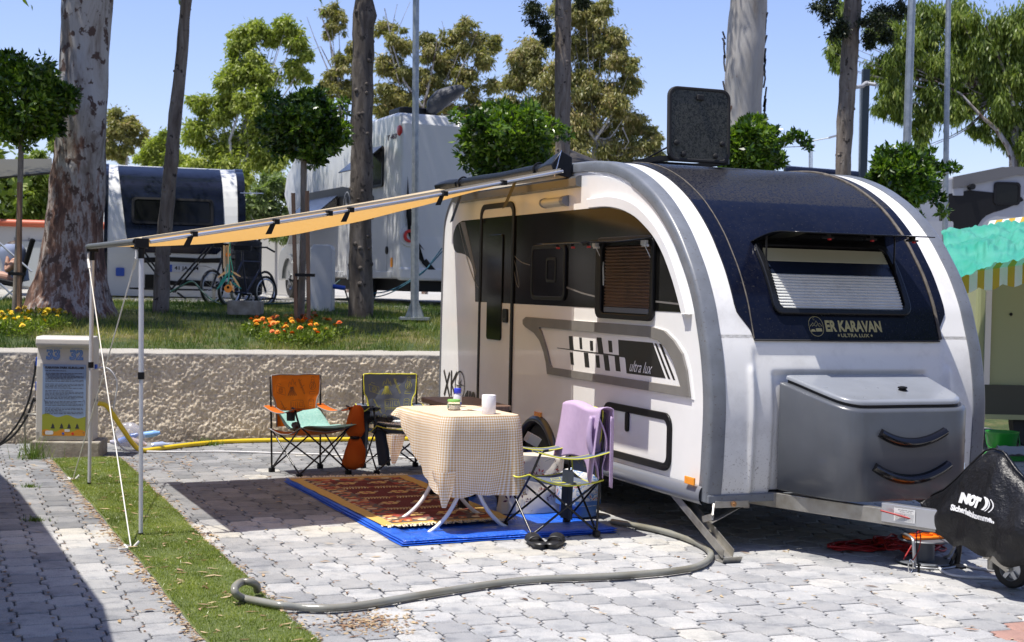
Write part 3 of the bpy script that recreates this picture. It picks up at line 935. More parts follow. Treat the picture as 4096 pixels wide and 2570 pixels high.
bars = [[(2.219, 1.239), (2.154, 1.241), (2.121, 1.139), (2.195, 1.139)], [(2.034, 1.237), (1.989, 1.237), (1.972, 1.154), (2.015, 1.154)], [(1.849, 1.221), (1.798, 1.221), (1.786, 1.151), (1.837, 1.151)],
        [(1.734, 1.249), (1.657, 1.250), (1.617, 1.142), (1.702, 1.142)], [(1.547, 1.235), (1.489, 1.235), (1.471, 1.155), (1.526, 1.154)],
        [(2.194, 1.119), (2.138, 1.121), (2.115, 1.031), (2.167, 1.031)], [(1.947, 1.131), (1.873, 1.131), (1.844, 1.028), (1.920, 1.027)], [(1.750, 1.121), (1.689, 1.122), (1.666, 1.036), (1.726, 1.034)],
        [(1.620, 1.131), (1.541, 1.131), (1.506, 1.024), (1.582, 1.023)], [(1.439, 1.132), (1.369, 1.132), (1.340, 1.031), (1.413, 1.030)],
        [(1.388, 1.247), (.876, 1.249), (.686, 1.029), (1.247, 1.025), (1.272, 1.12), (1.29, 1.134), (1.369, 1.134)], [(.850, 1.247), (.821, 1.246), (.622, 1.028), (.653, 1.029)], [(.789, 1.248), (.753, 1.246), (.556, 1.027), (.584, 1.027)],
        [(2.43, 1.143), (2.42, 1.138), (1.28, 1.130), (1.28, 1.141)]]
for k_, q in enumerate(bars):
    bb = MB(); bb.prism(q, SM, .003, .0045+.0002*(k_ == 13)); bb.build('graphic_bar', M('decal_black', (.012, .012, .012), .4) if k_ == 0 else bpy.data.materials['decal_black'], gpo, local=True)
tx = MB(); put_text(tx, 'ultra lux', .1, lambda a, b, d: SM(1.035-a, 1.042+b, d), .0062, width=.33, height=.075, shear=.55)
tx.build('lettering', m_white, gpo, local=True)
# XK compass 410 emblem
em = MB(); m_dec = bpy.data.materials['decal_black']
def EM(a, b, d): return SM(4.6-a, .70+b, d)
strokes(em, [[(-.42, .11), (-.25, -.12)], [(-.26, .10), (-.40, -.12)], [(-.21, .12), (-.21, -.11)], [(-.06, .11), (-.20, 0), (-.08, -.12)]], .035, EM, .004)
strokes(em, [circ(.02, .0, .125, 28)], .014, EM, .0045)
for k in range(8):
    a = R(45*k+90); r1 = .155 if k % 2 == 0 else .085
    em.add([EM(.02+r1*math.cos(a), r1*math.sin(a), .005), EM(.02+.03*math.cos(a+.5), .03*math.sin(a+.5), .005), EM(.02, 0, .0052)], [(0, 1, 2)])
put_text(em, '410', .1, lambda a, b, d: EM(.29+a, -.125+b, d), .005, width=.27, height=.095, offset=.008)
em.build('emblem', m_dec, car, local=True)
# door
m_doorw = M('door_white', (.77, .765, .745), .25, col2=(.72, .715, .695), nscale=2)
do = rrect(.79, 1.93, .10, 5, 3.725, 1.33)
# the black band crosses the door: its head, band and lower leaf have their own colours
dro = MB().prism([(4.085, .40), (4.085, 1.457), (3.365, 1.457), (3.365, .40)], SM, .003, .008).build('door', m_doorw, car, local=True)
MB().prism([q for q in rrect(.72, 1.86, .08, 5, 3.725, 1.33) if q[1] > 2.1]+[(3.365, 2.178), (4.085, 2.178)], SM, .003, .008).build('door_head', m_doorw, dro, local=True)
MB().prism([(4.085, 1.459), (4.085, 2.176), (3.365, 2.176), (3.365, 1.459)], SM, .003, .008).build('door_band', m_band_gloss, dro, local=True)
MB().ring(do, rrect(.70, 1.84, .07, 5, 3.725, 1.33), SM, .002, .016).build('door_frame', m_black, dro, local=True, bevel=.004)
MB().prism(rrect(.335, .885, .03, 4, 3.737, 1.588), SM, .008, .020).build('door_window', m_glass, dro, local=True, bevel=.004)
hd = MB().prism(rrect(.10, .115, .015, 4, 3.475, 1.355), SM, .006, .026).build('handle', m_black, dro, local=True, bevel=.004)
MB().lathe([(.009, 0), (.009, .004)], SM(3.465, 1.325, .026), 10, axis=(-1, 0, 0)).build('lock', m_chrome, dro, local=True)
# closed window
w2 = MB().ring(rrect(.66, .425, .06, 5, 2.615, 1.712), rrect(.60, .365, .045, 5, 2.615, 1.712), SM, .002, .02).build('window', m_black, car, local=True, bevel=.005)
MB().prism(rrect(.60, .365, .045, 5, 2.615, 1.712), SM, .002, .015).build('pane', m_glass, w2, local=True)
MB().ring(rrect(.19, .19, .03, 4, 2.55, 1.73), rrect(.15, .15, .02, 4, 2.55, 1.73), SM, .015, .019).build('inner_frame', m_black, w2, local=True)
# open window with brown pleated blind
w1 = MB().ring(rrect(.882, .567, .07, 5, 1.294, 1.672), rrect(.745, .49, .05, 5, 1.268, 1.672), SM, .002, .03).build('window', m_black, car, local=True, bevel=.008)
MB().prism(rrect(.76, .50, .05, 5, 1.268, 1.672), SM, .0022, .0045).build('opening', m_black, w1, local=True)
m_pleat = M('brown_pleat', (.115, .075, .055), .35, col2=(.16, .095, .062), nscale=5)
for k in range(19):
    z = 1.895-.0225*k
    q = MB(); q.add([SM(1.60, z, .005), SM(.915, z, .005), SM(.915, z-.011, .020), SM(1.60, z-.011, .020), SM(.915, z-.0225, .0052), SM(1.60, z-.0225, .0052)], [(0, 1, 2, 3), (3, 2, 4, 5)])
    q.build('slat', m_pleat, w1, local=True)
MB().box(SM(1.26, 1.452, .012), (.014, .68, .035)).build('blind_rail', M('blind_rail_grey', (.10, .11, .13), .4), w1, local=True)
fl = MB()
def flap(a, b): return Vector((-.035-.455*b, .855+.87*a, 1.938-.045*b-.012*math.sin(b*PI)))
fl.grid(flap, 6, 6); flo = fl.build('window_flap', m_glass, car, local=True, smooth=180, solid=.006)
for y_ in (.93, 1.68):
    s_ = MB(); s_.tube([(-.06, y_, 1.90), (-.01, y_-.03, 1.785)], .0035, 6); s_.tube([(-.012, y_-.03, 1.785), (-.0, y_-.04, 1.62)], .010, 8)
    s_.box((-.055, y_, 1.905), (.03, .05, .03)); s_.box((-.05, y_-.005, 1.885), (.018, .075, .014))
    s_.build('flap_strut', M('white_nylon', (.62, .63, .62), .4) if y_ == .93 else bpy.data.materials['white_nylon'], flo, local=True, smooth=40)
for y_ in (1.05, 1.3, 1.55):
    s_ = MB(); s_.box((-.42, y_, 1.885), (.02, .07, .02)); s_.box((-.40, y_, 1.868), (.02, .02, .012), 1)
    s_.build('latch', [m_black, m_red], flo, local=True)
# locker hatch
lk = MB().ring(rrect(1.0, .375, .09, 6, 1.083, .622), rrect(.90, .28, .055, 6, 1.083, .622), SM, .001, .018).build('locker_hatch', m_black, car, local=True, bevel=.005)
MB().prism(rrect(.895, .275, .055, 6, 1.083, .622), SM, .001, .008).build('hatch_panel', m_white, lk, local=True)
MB().prism(rrect(.05, .135, .02, 4, 1.20, .70), SM, .008, .022).build('latch', m_black, lk, local=True, bevel=.003)
MB().bar(SM(.60, .468, .018), SM(.72, .462, .018), .012, .012).build('hinge', m_black, lk, local=True)
# porch light, markers
pl = MB()
def plf(a, b):
    t = PI*b; return SM(2.30+.40*a, 2.246+.036*math.cos(t), .005+.05*math.sin(t))
pl.grid(plf, 2, 10); plo = pl.build('porch_light', M('light_lens', (.62, .60, .52), .25), car, local=True, smooth=60)
for y0, y1 in ((2.275, 2.335), (2.69, 2.715)):
    e_ = MB(); e_.prism([(.004+.056*math.sin(R(a)), .040*math.cos(R(a))) for a in range(0, 181, 18)], lambda a, b, d: SM(d, 2.246+b, a), y0, y1)
    e_.build('end_cap', m_grey, plo, local=True)
for (ya, yb, za, zb) in ((.21, .327, .403, .450), (2.70, 2.827, .578, .624)):
    q = MB(); q.box(SM((ya+yb)/2, (za+zb)/2, .042 if ya < 1 else .008), (.014, yb-ya, zb-za)); q.build('marker_lamp', m_orangelamp, car, local=True, bevel=.003)
# awning rail along the roof edge
ra = MB(); ra.prism([(0, 2.335), (.045, 2.345), (.05, 2.40), (.025, 2.418), (0, 2.42)], lambda a, b, d: Vector((-a, d, b)), 2.06, 4.76)
ra.build('awning_rail', M('rail_grey', (.14, .14, .14), .25, .4), car, local=True, smooth=30)

# ---- front window in the curved shell
def FW(a, b, d): return FP(1.014+a, 1.683+b, .0065+d)
fo = rrect(1.045, .46, .065, 6); fi = rrect(.955, .39, .05, 6)
def dens(poly, k=6):
    out = []
    for i in range(len(poly)):
        a, b = poly[i], poly[(i+1) % len(poly)]
        L = math.hypot(a[0]-b[0], a[1]-b[1]); m = max(1, int(L/.04))
        if L < .06: m = 1
        for j in range(m): out.append((a[0]+(b[0]-a[0])*j/m, a[1]+(b[1]-a[1])*j/m))
    return out
def dens2(p, q):
    A, B = [], []
    for i in range(len(p)):
        a, b = p[i], p[(i+1) % len(p)]; c, e = q[i], q[(i+1) % len(q)]
        m = max(1, int(math.hypot(a[0]-b[0], a[1]-b[1])/.035))
        for j in range(m):
            A.append((a[0]+(b[0]-a[0])*j/m, a[1]+(b[1]-a[1])*j/m)); B.append((c[0]+(e[0]-c[0])*j/m, c[1]+(e[1]-c[1])*j/m))
    return A, B
A_, B_ = dens2(fo, fi)
m_frame = M('window_frame_black', (.010, .011, .013), .25, spec=.35)
fw = MB().ring(A_, B_, FW, 0, .03).build('front_window', m_frame, car, local=True, bevel=.008)
bk = MB(); bk.grid(lambda a, b: FW(-.48+.96*b, -.195+.39*a, .002), 10, 4); bk.build('opening', m_black, fw, local=True)
m_slat = M('pale_slat', (.74, .75, .72), .45, col2=(.66, .67, .65), nscale=6); m_slat2 = M('cream_slat', (.50, .50, .38), .5)
def slat(z0, z1, mat):
    q = MB(); h = (z1-z0)
    v = []
    for z, d in ((z0, .006), (z0+h*.35, .017), (z1, .007)):
        v += [FW(-.465, z-1.683, d), FW(.465, z-1.683, d)]
    q.add(v, [(0, 1, 3, 2), (2, 3, 5, 4)]); q.build('slat', mat, fw, local=True)
for k in range(12): slat(1.490+.0183*k, 1.5075+.0183*k, m_slat)
for k in range(8): slat(1.786+.0108*k, 1.7965+.0108*k, m_slat2)
q = MB(); q.grid(lambda a, b: FW(-.465+.93*b, .026+.076*a, .012), 3, 2); q.build('blind_bar', M('navy_bar', (.012, .018, .035), .25), fw, local=True)
ff = MB()
def fflap(a, b):
    x = .495+1.05*a; t = b
    y = .525-.52*t; z = 1.915+.075*math.sin(min(1, t*1.25)*PI*.5)*(1-.0*t)-.022*t*t
    return Vector((x, y, z))
ff.grid(fflap, 4, 10); ffo = ff.build('front_window_flap', m_glass, car, local=True, smooth=180, solid=.007)
for x_ in (.52, 1.50):
    MB().tube([(x_, .36, 1.955), (x_, .36, 1.72)], .006, 6).tube([(x_, .36, 1.80), (x_, .30, 1.62)], .010, 8).build('flap_strut', m_black, ffo, local=True)
for x_ in (.80, 1.12, 1.44):
    s_ = MB(); s_.box((x_, .10, 1.945), (.085, .02, .012)); s_.box((x_, .10, 1.960), (.03, .03, .03)); s_.box((x_+.01, .095, 1.935), (.014, .02, .01), 1)
    s_.build('latch', [m_black, m_red], ffo, local=True)
# lettering on the navy shell
gold = M('gold_print', (.40, .34, .14), .5)
le = MB()
def FL(x0, z0): return lambda a, b, d: FP(x0+a, z0+b, .0078+d)
put_text(le, 'ER KARAVAN', .1, FL(1.075, 1.352), 0, width=.425, height=.072, offset=.004)
put_text(le, 'ULTRA LUX', .05, FL(1.075, 1.319), 0, width=.215, height=.022, offset=.001)
for x_ in (.950, 1.20):
    le.add([FP(x_+(.011 if k % 2 == 0 else .0045)*math.cos(R(90+36*k)), 1.330+(.011 if k % 2 == 0 else .0045)*math.sin(R(90+36*k)), .008) for k in range(10)], [tuple(range(10))])
lm = FL(.793, 1.385)
strokes(le, [[(a, b*1.0) for a, b in rrect(.105, .122, .05, 6)]+[(rrect(.105, .122, .05, 6)[0])]], .003, lm)
strokes(le, [[(-.045, .0), (-.02, .022), (-.01, .012), (.005, .035), (.02, .012), (.028, .02), (.045, 0)], [(-.03, -.0), (-.015, .01), (.0, .0), (.01, .012), (.03, -.004)]], .003, lm)
le.add([lm(a, b, 0) for a, b in ((-.005, -.012), (.04, -.012), (.04, -.032), (-.005, -.032))], [(0, 1, 2, 3)])
le.add([lm(a, b, 0) for a, b in ((-.045, -.028), (-.036, -.018), (-.018, -.018), (-.010, -.028), (-.010, -.033), (-.045, -.033))], [(0, 1, 2, 3, 4, 5)])
strokes(le, [circ(-.008, .047, .007, 8, 60, 300)], .002, lm)
le.build('lettering', gold, car, local=True)

# ---- grey locker box on the drawbar
bxp = sp2([(.478, .10), (.50, 0), (.525, -.15), (.55, -.28), (.585, -.39), (.65, -.455), (.74, -.475), (1.04, -.478), (1.34, -.475), (1.43, -.455), (1.495, -.39), (1.53, -.28), (1.555, -.15), (1.585, 0), (1.60, .10)], 3)
def ztop(y): return 1.045+(y-.10)*.225
def zbot(y): return .375
bx = MB(); N = len(bxp)
levels = [(0, 0, .012), (0, .012, 0), (.5, 0, 0), (1, -.018, 0), (1, -.006, .006), (1, 0, .022)]
for t, dz, ins in levels:
    sh_ = shrink(bxp[::-1], ins)[::-1] if False else bxp
    for a, b in bxp:
        cx, cy = 1.04, .1
        L = math.hypot(a-cx, b-cy); k = (L-ins)/L
        x, y = cx+(a-cx)*k, cy+(b-cy)*k
        bx.v.append((x, y, zbot(y)*(1-t)+ztop(y)*t+dz))
for l in range(len(levels)-1):
    for i in range(N-1):
        bx.f.append((l*N+i, (l+1)*N+i, (l+1)*N+i+1, l*N+i+1)); bx.m.append(0)
l = len(levels)-1
bx.f.append(tuple(l*N+i for i in range(N))); bx.f.append(tuple(reversed(range(N)))); bx.m += [0, 0]
m_box = M('box_grey', (.085, .092, .104), .3, col2=(.072, .078, .09), nscale=3, coat=.2, rvar=.1)
bxo = bx.build('locker_box', m_box, car, local=True, smooth=50)
def lid_loop(ins, y0=.085):
    out = []
    for a, b in bxp:
        cx, cy = 1.04, .1; L = math.hypot(a-cx, b-cy); k = (L-ins)/L
        y = cy+(b-cy)*k; out.append((cx+(a-cx)*k, min(y, y0)))
    return out
ld = MB(); l0 = lid_loop(.048); l1 = lid_loop(.036); l2 = lid_loop(.045); l3 = lid_loop(.06)
def put_loop(mb, lo, dz):
    base = len(mb.v)
    mb.v += [(a, b, ztop(b)+dz) for a, b in lo]; return base
bs = [put_loop(ld, l1, .020), put_loop(ld, l1, .034), put_loop(ld, l2, .043), put_loop(ld, l3, .046)]
for p, q in zip(bs[:-1], bs[1:]):
    for i in range(N):
        j = (i+1) % N; ld.f.append((p+i, q+i, q+j, p+j))
ld.f.append(tuple(bs[-1]+i for i in range(N))); ld.f.append(tuple(bs[0]+i for i in reversed(range(N)))); ld.m = [0]*len(ld.f)
ldo = ld.build('lid', m_grey, bxo, local=True, smooth=50)
gk = MB(); b0 = put_loop(gk, l0, -.002); b1 = put_loop(gk, l0, .022)
for i in range(N): gk.f.append((b0+i, b1+i, b1+(i+1) % N, b0+(i+1) % N)); gk.m.append(0)
gk.build('gasket', m_rubber, bxo, local=True, smooth=60)
MB().lathe([(.0, 0), (.026, .0), (.028, .006), (.020, .011), (.030, .016), (.028, .024), (.012, .028)], (1.135, -.245, ztop(-.245)+.044), 18).build('lid_knob', m_black, bxo, local=True, smooth=60)
# two glossy smile-shaped handles
def boxpt(x, z, d):
    xs = [a for a, b in bxp]; ys = [b for a, b in bxp]
    y = float(np.interp(x, xs, ys)); y2 = float(np.interp(x+.01, xs, ys))
    n = Vector((y2-y, -.01, 0)).normalized()
    return Vector((x, y, z))+n*d
for zc, wd, sag in ((.785, .47, .066), (.585, .54, .085)):
    h = MB(); K = 18
    for i in range(K+1):
        t = i/K*2-1; x = 1.04+wd/2*t; z = zc-sag*(1-t*t)
        hw = .027+.003*(1-t*t); slope = math.atan(2*sag*t/(wd/2))
        for a, d in ((-1.0, .0), (-.75, .022), (0, .036), (.75, .024), (1.0, .0)):
            h.v.append(tuple(boxpt(x-a*hw*math.sin(slope), z+a*hw*math.cos(slope), d)))
    for i in range(K):
        for j in range(4): a = i*5+j; h.f.append((a, a+5, a+6, a+1)); h.m.append(0)
    h.f += [(0, 1, 2, 3, 4), tuple(K*5+j for j in (4, 3, 2, 1, 0))]; h.m += [0, 0]
    h.build('box_handle', M('gloss_black', (.004, .004, .005), .16, spec=.5) if zc > .7 else bpy.data.materials['gloss_black'], bxo, local=True, smooth=45)

# ---- roof hatch standing open
RHX = .665
def RH(a, b, d): return Vector((RHX+a, 1.53+d+.03*b, 2.775+b))
rh = MB().ring(rrect(.50, .53, .07, 6), rrect(.455, .485, .055, 6), RH, -.018, .018).build('roof_hatch', m_rubber, car, local=True, bevel=.006)
m_smoke, nt, p_ = newmat('dusty_smoked_dome')
co = pos(nt); cr = ramp(nt, noi(nt, co, 42, 6, .8, 1.0), [(.45, (.022, .024, .028)), (.56, (.10, .10, .09)), (.62, (.03, .032, .036))])
nt.links.new(cr, p_.inputs['Base Color']); p_.inputs['Roughness'].default_value = .25
MB().prism(rrect(.46, .49, .055, 6), RH, -.012, .006).build('dome', m_smoke, rh, local=True)
for a, b in ((-.185, -.135), (-.13, -.215), (.13, -.215), (.185, -.125)):
    MB().lathe([(.020, 0), (.018, .012), (.008, .016)], RH(a, b, -.014), 14, axis=(0, -1, 0)).build('knob', m_rubber, rh, local=True, smooth=50)
MB().box(RH(.0, .195, -.02), (.055, .02, .04)).build('catch', m_rubber, rh, local=True, bevel=.006)
MB().tube([RH(-.23, -.16, 0), (RHX-.25, 1.95, 2.53)], .006, 6).build('stay', m_black, rh, local=True)
MB().ring(rrect(.56, .50, .05, 4), rrect(.46, .40, .04, 4), lambda a, b, d: Vector((RHX+a, 1.78+b, 2.512+d)), 0, .035).build('hatch_frame', m_black, rh, local=True)

# ---- chassis, drawbar, corner steadies
for sgn in (0, 1):
    X = (lambda x: CW-x) if sgn else (lambda x: x)
    q = MB(); q.bar((X(.40), .32, .312), (X(.985), -1.08, .308), .045, .092); q.bar((X(.40), .32, .275), (X(.40), 5.0, .275), .045, .09)
    q.build('drawbar', m_steel, car, local=True, bevel=.004)
sl = MB(); sl.bar((.775, -.575, .335), (.955, -1.01, .333), .055, .108); sl.bar((1.275, -.575, .335), (1.095, -1.01, .333), .055, .108)
slo = sl.build('drawbar_sleeve', m_alu, car, local=True, bevel=.003)
# data plate on the sleeve
dv = (Vector((.955, -1.01, 0))-Vector((.775, -.575, 0))).normalized(); nv_ = Vector((dv.y, -dv.x, 0))
def DP(a, b, d): return Vector((.805, -.655, .333))+dv*a+Vector((0, 0, b))+nv_*(.0285+d)
dp = MB(); dp.add([DP(a, b, .0005) for a, b in ((0, -.036), (.135, -.036), (.135, .040), (0, .040))], [(0, 1, 2, 3)])
dpo = dp.build('data_plate', M('plate_white', (.62, .62, .60), .4), slo, local=True)
dt = MB()
put_text(dt, 'ER KARAVAN SANAYI', .01, lambda a, b, d: DP(.075+a, .027+b, d), .001, width=.095, height=.007)
put_text(dt, 'TICARET LTD. STI', .01, lambda a, b, d: DP(.075+a, .017+b, d), .001, width=.08, height=.006)
for k in range(7): strokes(dt, [[(.008, .010-.0065*k), (.127, .010-.0065*k)]], .0012, DP, .001)
strokes(dt, [[(.068, .010), (.068, -.03)]], .001, DP, .001)
dt.build('plate_print', m_dec, slo, local=True)
tt = MB(); tt.box((1.025, -1.14, .315), (.12, .22, .07)); tt.lathe([(.04, 0), (.045, .05), (.03, .07)], (1.025, -1.25, .31), 14); tt.build('coupling', m_steel, car, local=True, bevel=.008)
def steady(xf, yf, xt, yt, lamp=True):
    q = MB()
    a, b = Vector((xt, yt, .325)), Vector((xf, yf, .045))
    d = (b-a).normalized(); sd = d.cross(Vector((0, 0, 1))).normalized(); up = sd.cross(d)
    q.bar(a+sd*.033, b+sd*.033, .005, .055, up=up); q.bar(a-sd*.033, b-sd*.033, .005, .055, up=up); q.bar(a-up*.025, b-up*.025, .066, .005, up=up)
    o = q.build('corner_steady', m_steel, car, local=True)
    f = MB(); fx = Vector((d.x, d.y, 0)).normalized()
    rows_ = [(-.06, .030), (-.045, .006), (0, .002), (.045, .006), (.065, .040)]
    for t, z in rows_:
        for s2 in (-1, 1): f.v.append(tuple(Vector((xf, yf, 0))+fx*t+sd*(.06*s2)+Vector((0, 0, z))))
    for i in range(4): f.f.append((2*i, 2*i+1, 2*i+3, 2*i+2)); f.m.append(0)
    f.build('foot', m_steel, o, local=True, solid=.005)
    return o
st1 = steady(.0, -.14, -.02+.06, .62)
q = MB(); q.box((.165, .13, .298), (.235, .05, .042)); q.build('steady_bracket', m_steel, st1, local=True, bevel=.003)
q = MB(); q.bar((.035, .10, .30), (.005, .06, .235), .012, .035); q.bar((.005, .06, .235), (.0, .17, .20), .010, .04); q.bar((.26, .16, .275), (.02, .12, .185), .035, .006)
q.build('steady_link', m_steel, st1, local=True, bevel=.002)
MB().lathe([(.018, 0), (.018, .012), (.010, .014), (.009, .026)], (.172, .105, .30), 12, axis=(0, -1, 0)).build('steady_nut', M('brass', (.45, .25, .12), .35, .8), st1, local=True)
steady(CW-.0, -.10, CW-.06, .62)
# small grey lamp bracket and wiggly stay on the far corner
MB().box((1.80, .04, .66), (.085, .05, .04)).box((1.80, .04, .62), (.045, .045, .05)).build('lamp_bracket', m_black, car, local=True, bevel=.01)
MB().tube([(1.80, .04, .60), (1.81, .035, .56), (1.83, .02, .52), (1.83, .01, .46)], .008, 8, smooth=3).build('stay_hook', m_chrome, car, local=True, smooth=60)
# ================================================================== awning
aw = thing('awning', 'cream wind-out awning on two aluminium poles along the caravan side', 'awning', LW(-3.2, 1.6, 0), 0)
m_aw, nt, p_ = newmat('awning_fabric')
co = pos(nt)
p_.inputs['Base Color'].default_value = (.62, .52, .36, 1); p_.inputs['Roughness'].default_value = .7
p_.inputs['Specular IOR Level'].default_value = .2
bump(nt, p_, noi(nt, pos(nt, False, (1.0, 1.0, 1.0)), 9, 5, .6, 1.5), .5, .02)
tl = nt.nodes.new('ShaderNodeBsdfTranslucent'); tl.inputs[0].default_value = (.95, .52, .12, 1)
mx = nt.nodes.new('ShaderNodeMixShader'); mx.inputs[0].default_value = .33
nt.links.new(p_.outputs[0], mx.inputs[1]); nt.links.new(tl.outputs[0], mx.inputs[2]); nt.links.new(mx.outputs[0], nt.nodes['Material Output'].inputs[0])
NI, NO = LW(-.10, 2.20, 2.462), LW(-3.193, 1.555, 1.835)       # near rafter: inner, outer
FI, FO = LW(-.10, 4.84, 2.468), LW(-3.266, 3.842, 1.842)      # far rafter
def fab(a, b):
    """a inner to outer, b near to far"""
    far = FI.lerp(FO, a); far = far-SY*(1.0*a*(1-a)*.95)      # the far hem bows inwards
    p = NI.lerp(NO, a).lerp(far, b)
    sag = .155*math.sin(PI*b)**.55*(.25+.75*math.sin(PI*a**1.25))+.055*math.sin(PI*a)*(1-.55*b*(1-b)*4)*.35
    wr = .007*noise.noise(Vector((a*9, b*7, 0)))*math.sin(PI*b)
    return p+Vector((0, 0, -sag+wr+.012))
fb_ = MB(); fb_.grid(fab, 60, 36); fb_.build('fabric', m_aw, aw, smooth=180)
hem = MB(); hem.grid(lambda a, b: fab(a, 0)+Vector((0, 0, .004-.016*b))-SY*.012*(1+.0*b), 60, 1)
hem.build('hem', clothmat('hem_cream', (.60, .53, .40), .15, (.5, .4, .2)), aw, smooth=180)
def raft(p, q, nm='rafter'):
    m = MB(); pts = [p.lerp(q, t)+Vector((0, 0, -.010-.055*.35*math.sin(PI*t))) for t in np.linspace(0, 1, 25)]
    m.tube(pts, .0125, 8); return m.build(nm, m_alu, aw, smooth=60)
raft(NI-SY*.02, NO-SY*.005+SX*.05); pass
for t, hang in ((.165, 0), (.32, 1), (.55, 1), (.60, 0), (.72, 1), (.895, 1)):
    p = NI.lerp(NO, t)+Vector((0, 0, -.012-.055*.35*math.sin(PI*t)))-SY*.03
    dirr = (NO-NI).normalized()
    k_ = MB(); k_.box(p, (.036, .040, .032), rot=Matrix.Rotation(math.atan2(dirr.y, dirr.x), 3, 'Z'))
    if hang: k_.add([p+dirr*.0+Vector((0, 0, -.01)), p+dirr*.04+Vector((0, 0, -.01)), p+dirr*.075+Vector((0, 0, -.07)), p+dirr*.03+Vector((0, 0, -.075))], [(0, 1, 2, 3)])
    k_.build('strap', m_black, aw)
# front beam: grey flattened profile between the pole heads
fbm = MB(); e0, e1 = NO+SX*.0, FO-SX*.0
def beam(a, b):
    p = (e0-SY*.0).lerp(e1, a); t = 2*PI*b
    return p+SX*(.035*math.cos(t)-.02)+Vector((0, 0, -.012+.024*math.sin(t)*(1 if math.sin(t) > 0 else .8)))
fbm.grid(beam, 3, 12); fbm.build('front_beam', M('beam_grey', (.13, .135, .14), .4, .3), aw, smooth=60)
for p in (e0, e1):
    MB().box(p+Vector((0, 0, -.02)), (.085, .06, .06), rot=Matrix.Rotation(TH, 3, 'Z')).tube([p+Vector((0, 0, -.02)), p+Vector((0, 0, -.115))], .020, 8).build('pole_head', m_black, aw, smooth=40, bevel=.004)
F2, F1 = Vector((-2.262, 8.742, 0)), Vector((-3.207, 10.847, 0))
for top, foot in ((e0, F2), (e1, F1)):
    tp = top+Vector((0, 0, -.08)); z1 = 1.0 if foot is F2 else .93
    f = (tp.z-z1)/tp.z; mid = tp.lerp(foot, f)
    q = MB(); q.tube([tp, mid], .0165, 12); q.tube([mid, foot+Vector((0, 0, .02))], .0135, 12); po = q.build('pole', m_pole, aw, smooth=60)
    MB().tube([mid+Vector((0, 0, .022)), mid-Vector((0, 0, .022))], .021, 12).build('clamp', m_black, po, smooth=60)
    MB().tube([foot+Vector((0, 0, .03)), foot], .016, 12).build('foot_cap', m_black, po, smooth=60)
# guy ropes
def cat(p, q, s=.0, n=14): return [p.lerp(q, t/n)+Vector((0, 0, -s*math.sin(PI*t/n))) for t in range(n+1)]
r1a = e1+Vector((0, 0, -.11))-SX*.03; r1b = G(308*1.69959, 1287*1.69959, .02)
r2a = e0+Vector((0, 0, -.11))-SX*.03; r2b = G(172*1.69959, 1128*1.69959, .02)
for a, b in ((r1a, r1b), (r2a, r2b)):
    q = MB(); q.tube([a+Vector((0, 0, .05)), a], .007, 6); q.tube(cat(a, b, .01), .0042, 6)
    q.tube(cat(a, a.lerp(b, .04), 0, 2), .010, 6)
    e = b; q.tube([e, e+Vector((-.03, -.03, .015)), e+Vector((.0, -.07, .004)), e+Vector((-.04, -.12, .006))], .006, 6, smooth=4)
    q.tube([e+Vector((.02, .0, .0)), e+Vector((.045, .015, .03))], .008, 6)
    q.build('guy_rope', m_rope, aw, smooth=60)
# storage bag rolled on the roof edge
bg_ = MB(); bg_.tube([LW(-.085, y, 2.492+.004*math.sin(y*5)) for y in np.linspace(2.35, 4.75, 14)], .043, 12, sq=1.0)
m_vinyl = M('black_vinyl', (.008, .009, .013), .36, spec=.35, b=.35, bs=25, bd=.01)
bgo = bg_.build('storage_bag', m_vinyl, aw, smooth=60)
def endcap(y0, y1, tall):
    m = MB(); s = 1 if y1 > y0 else -1
    A = [LW(-.02, y0, 2.40), LW(-.165, y0, 2.43), LW(-.19, y0, 2.50), LW(-.11, y0, 2.505+tall), LW(-.02, y0, 2.50+tall*.6)]
    B = [LW(-.04, y1, 2.46), LW(-.13, y1, 2.465), LW(-.14, y1, 2.50), LW(-.09, y1, 2.54), LW(-.04, y1, 2.52)]
    A2 = [a.lerp(b, .45)+Vector((0, 0, .008)) for a, b in zip(A, B)]
    m.v = [tuple(p) for p in A+A2+B]
    for k in (0, 5):
        for i in range(5):
            j = (i+1) % 5; m.f.append((k+i, k+j, k+5+j, k+5+i))
    m.f.append((0, 4, 3, 2, 1)); m.m = [0]*len(m.f)
    o = m.build('end_flap', m_vinyl, bgo, bevel=.008, smooth=50)
    MB().tube([A[3]+Vector((0, 0, .0)), A[1]-SY*.004+Vector((0, 0, -.02))], .004, 5).build('zip', m_chrome, o) if tall > .08 else None
endcap(2.185, 2.56, .10); endcap(4.87, 4.45, .035)
for y in (2.66, 4.36):
    MB().tube([LW(-.02, y, 2.47), LW(-.05, y, 2.53), LW(-.09, y, 2.548), LW(-.135, y, 2.51), LW(-.12, y, 2.44)], .008, 6, smooth=3).build('strap', m_black, bgo, smooth=60)
for y, L in ((3.05, .20), (4.28, .27)):
    m = MB(); p0 = LW(-.11, y, 2.43)
    def sf(a, b, p0=p0, L=L): return p0+SX*(-.05*a)+SY*(.22*a*L*2.2+.085*b)+Vector((0, 0, -L*a-.01*b))
    m.grid(sf, 5, 1); m.build('hanging_strap', m_black, aw)

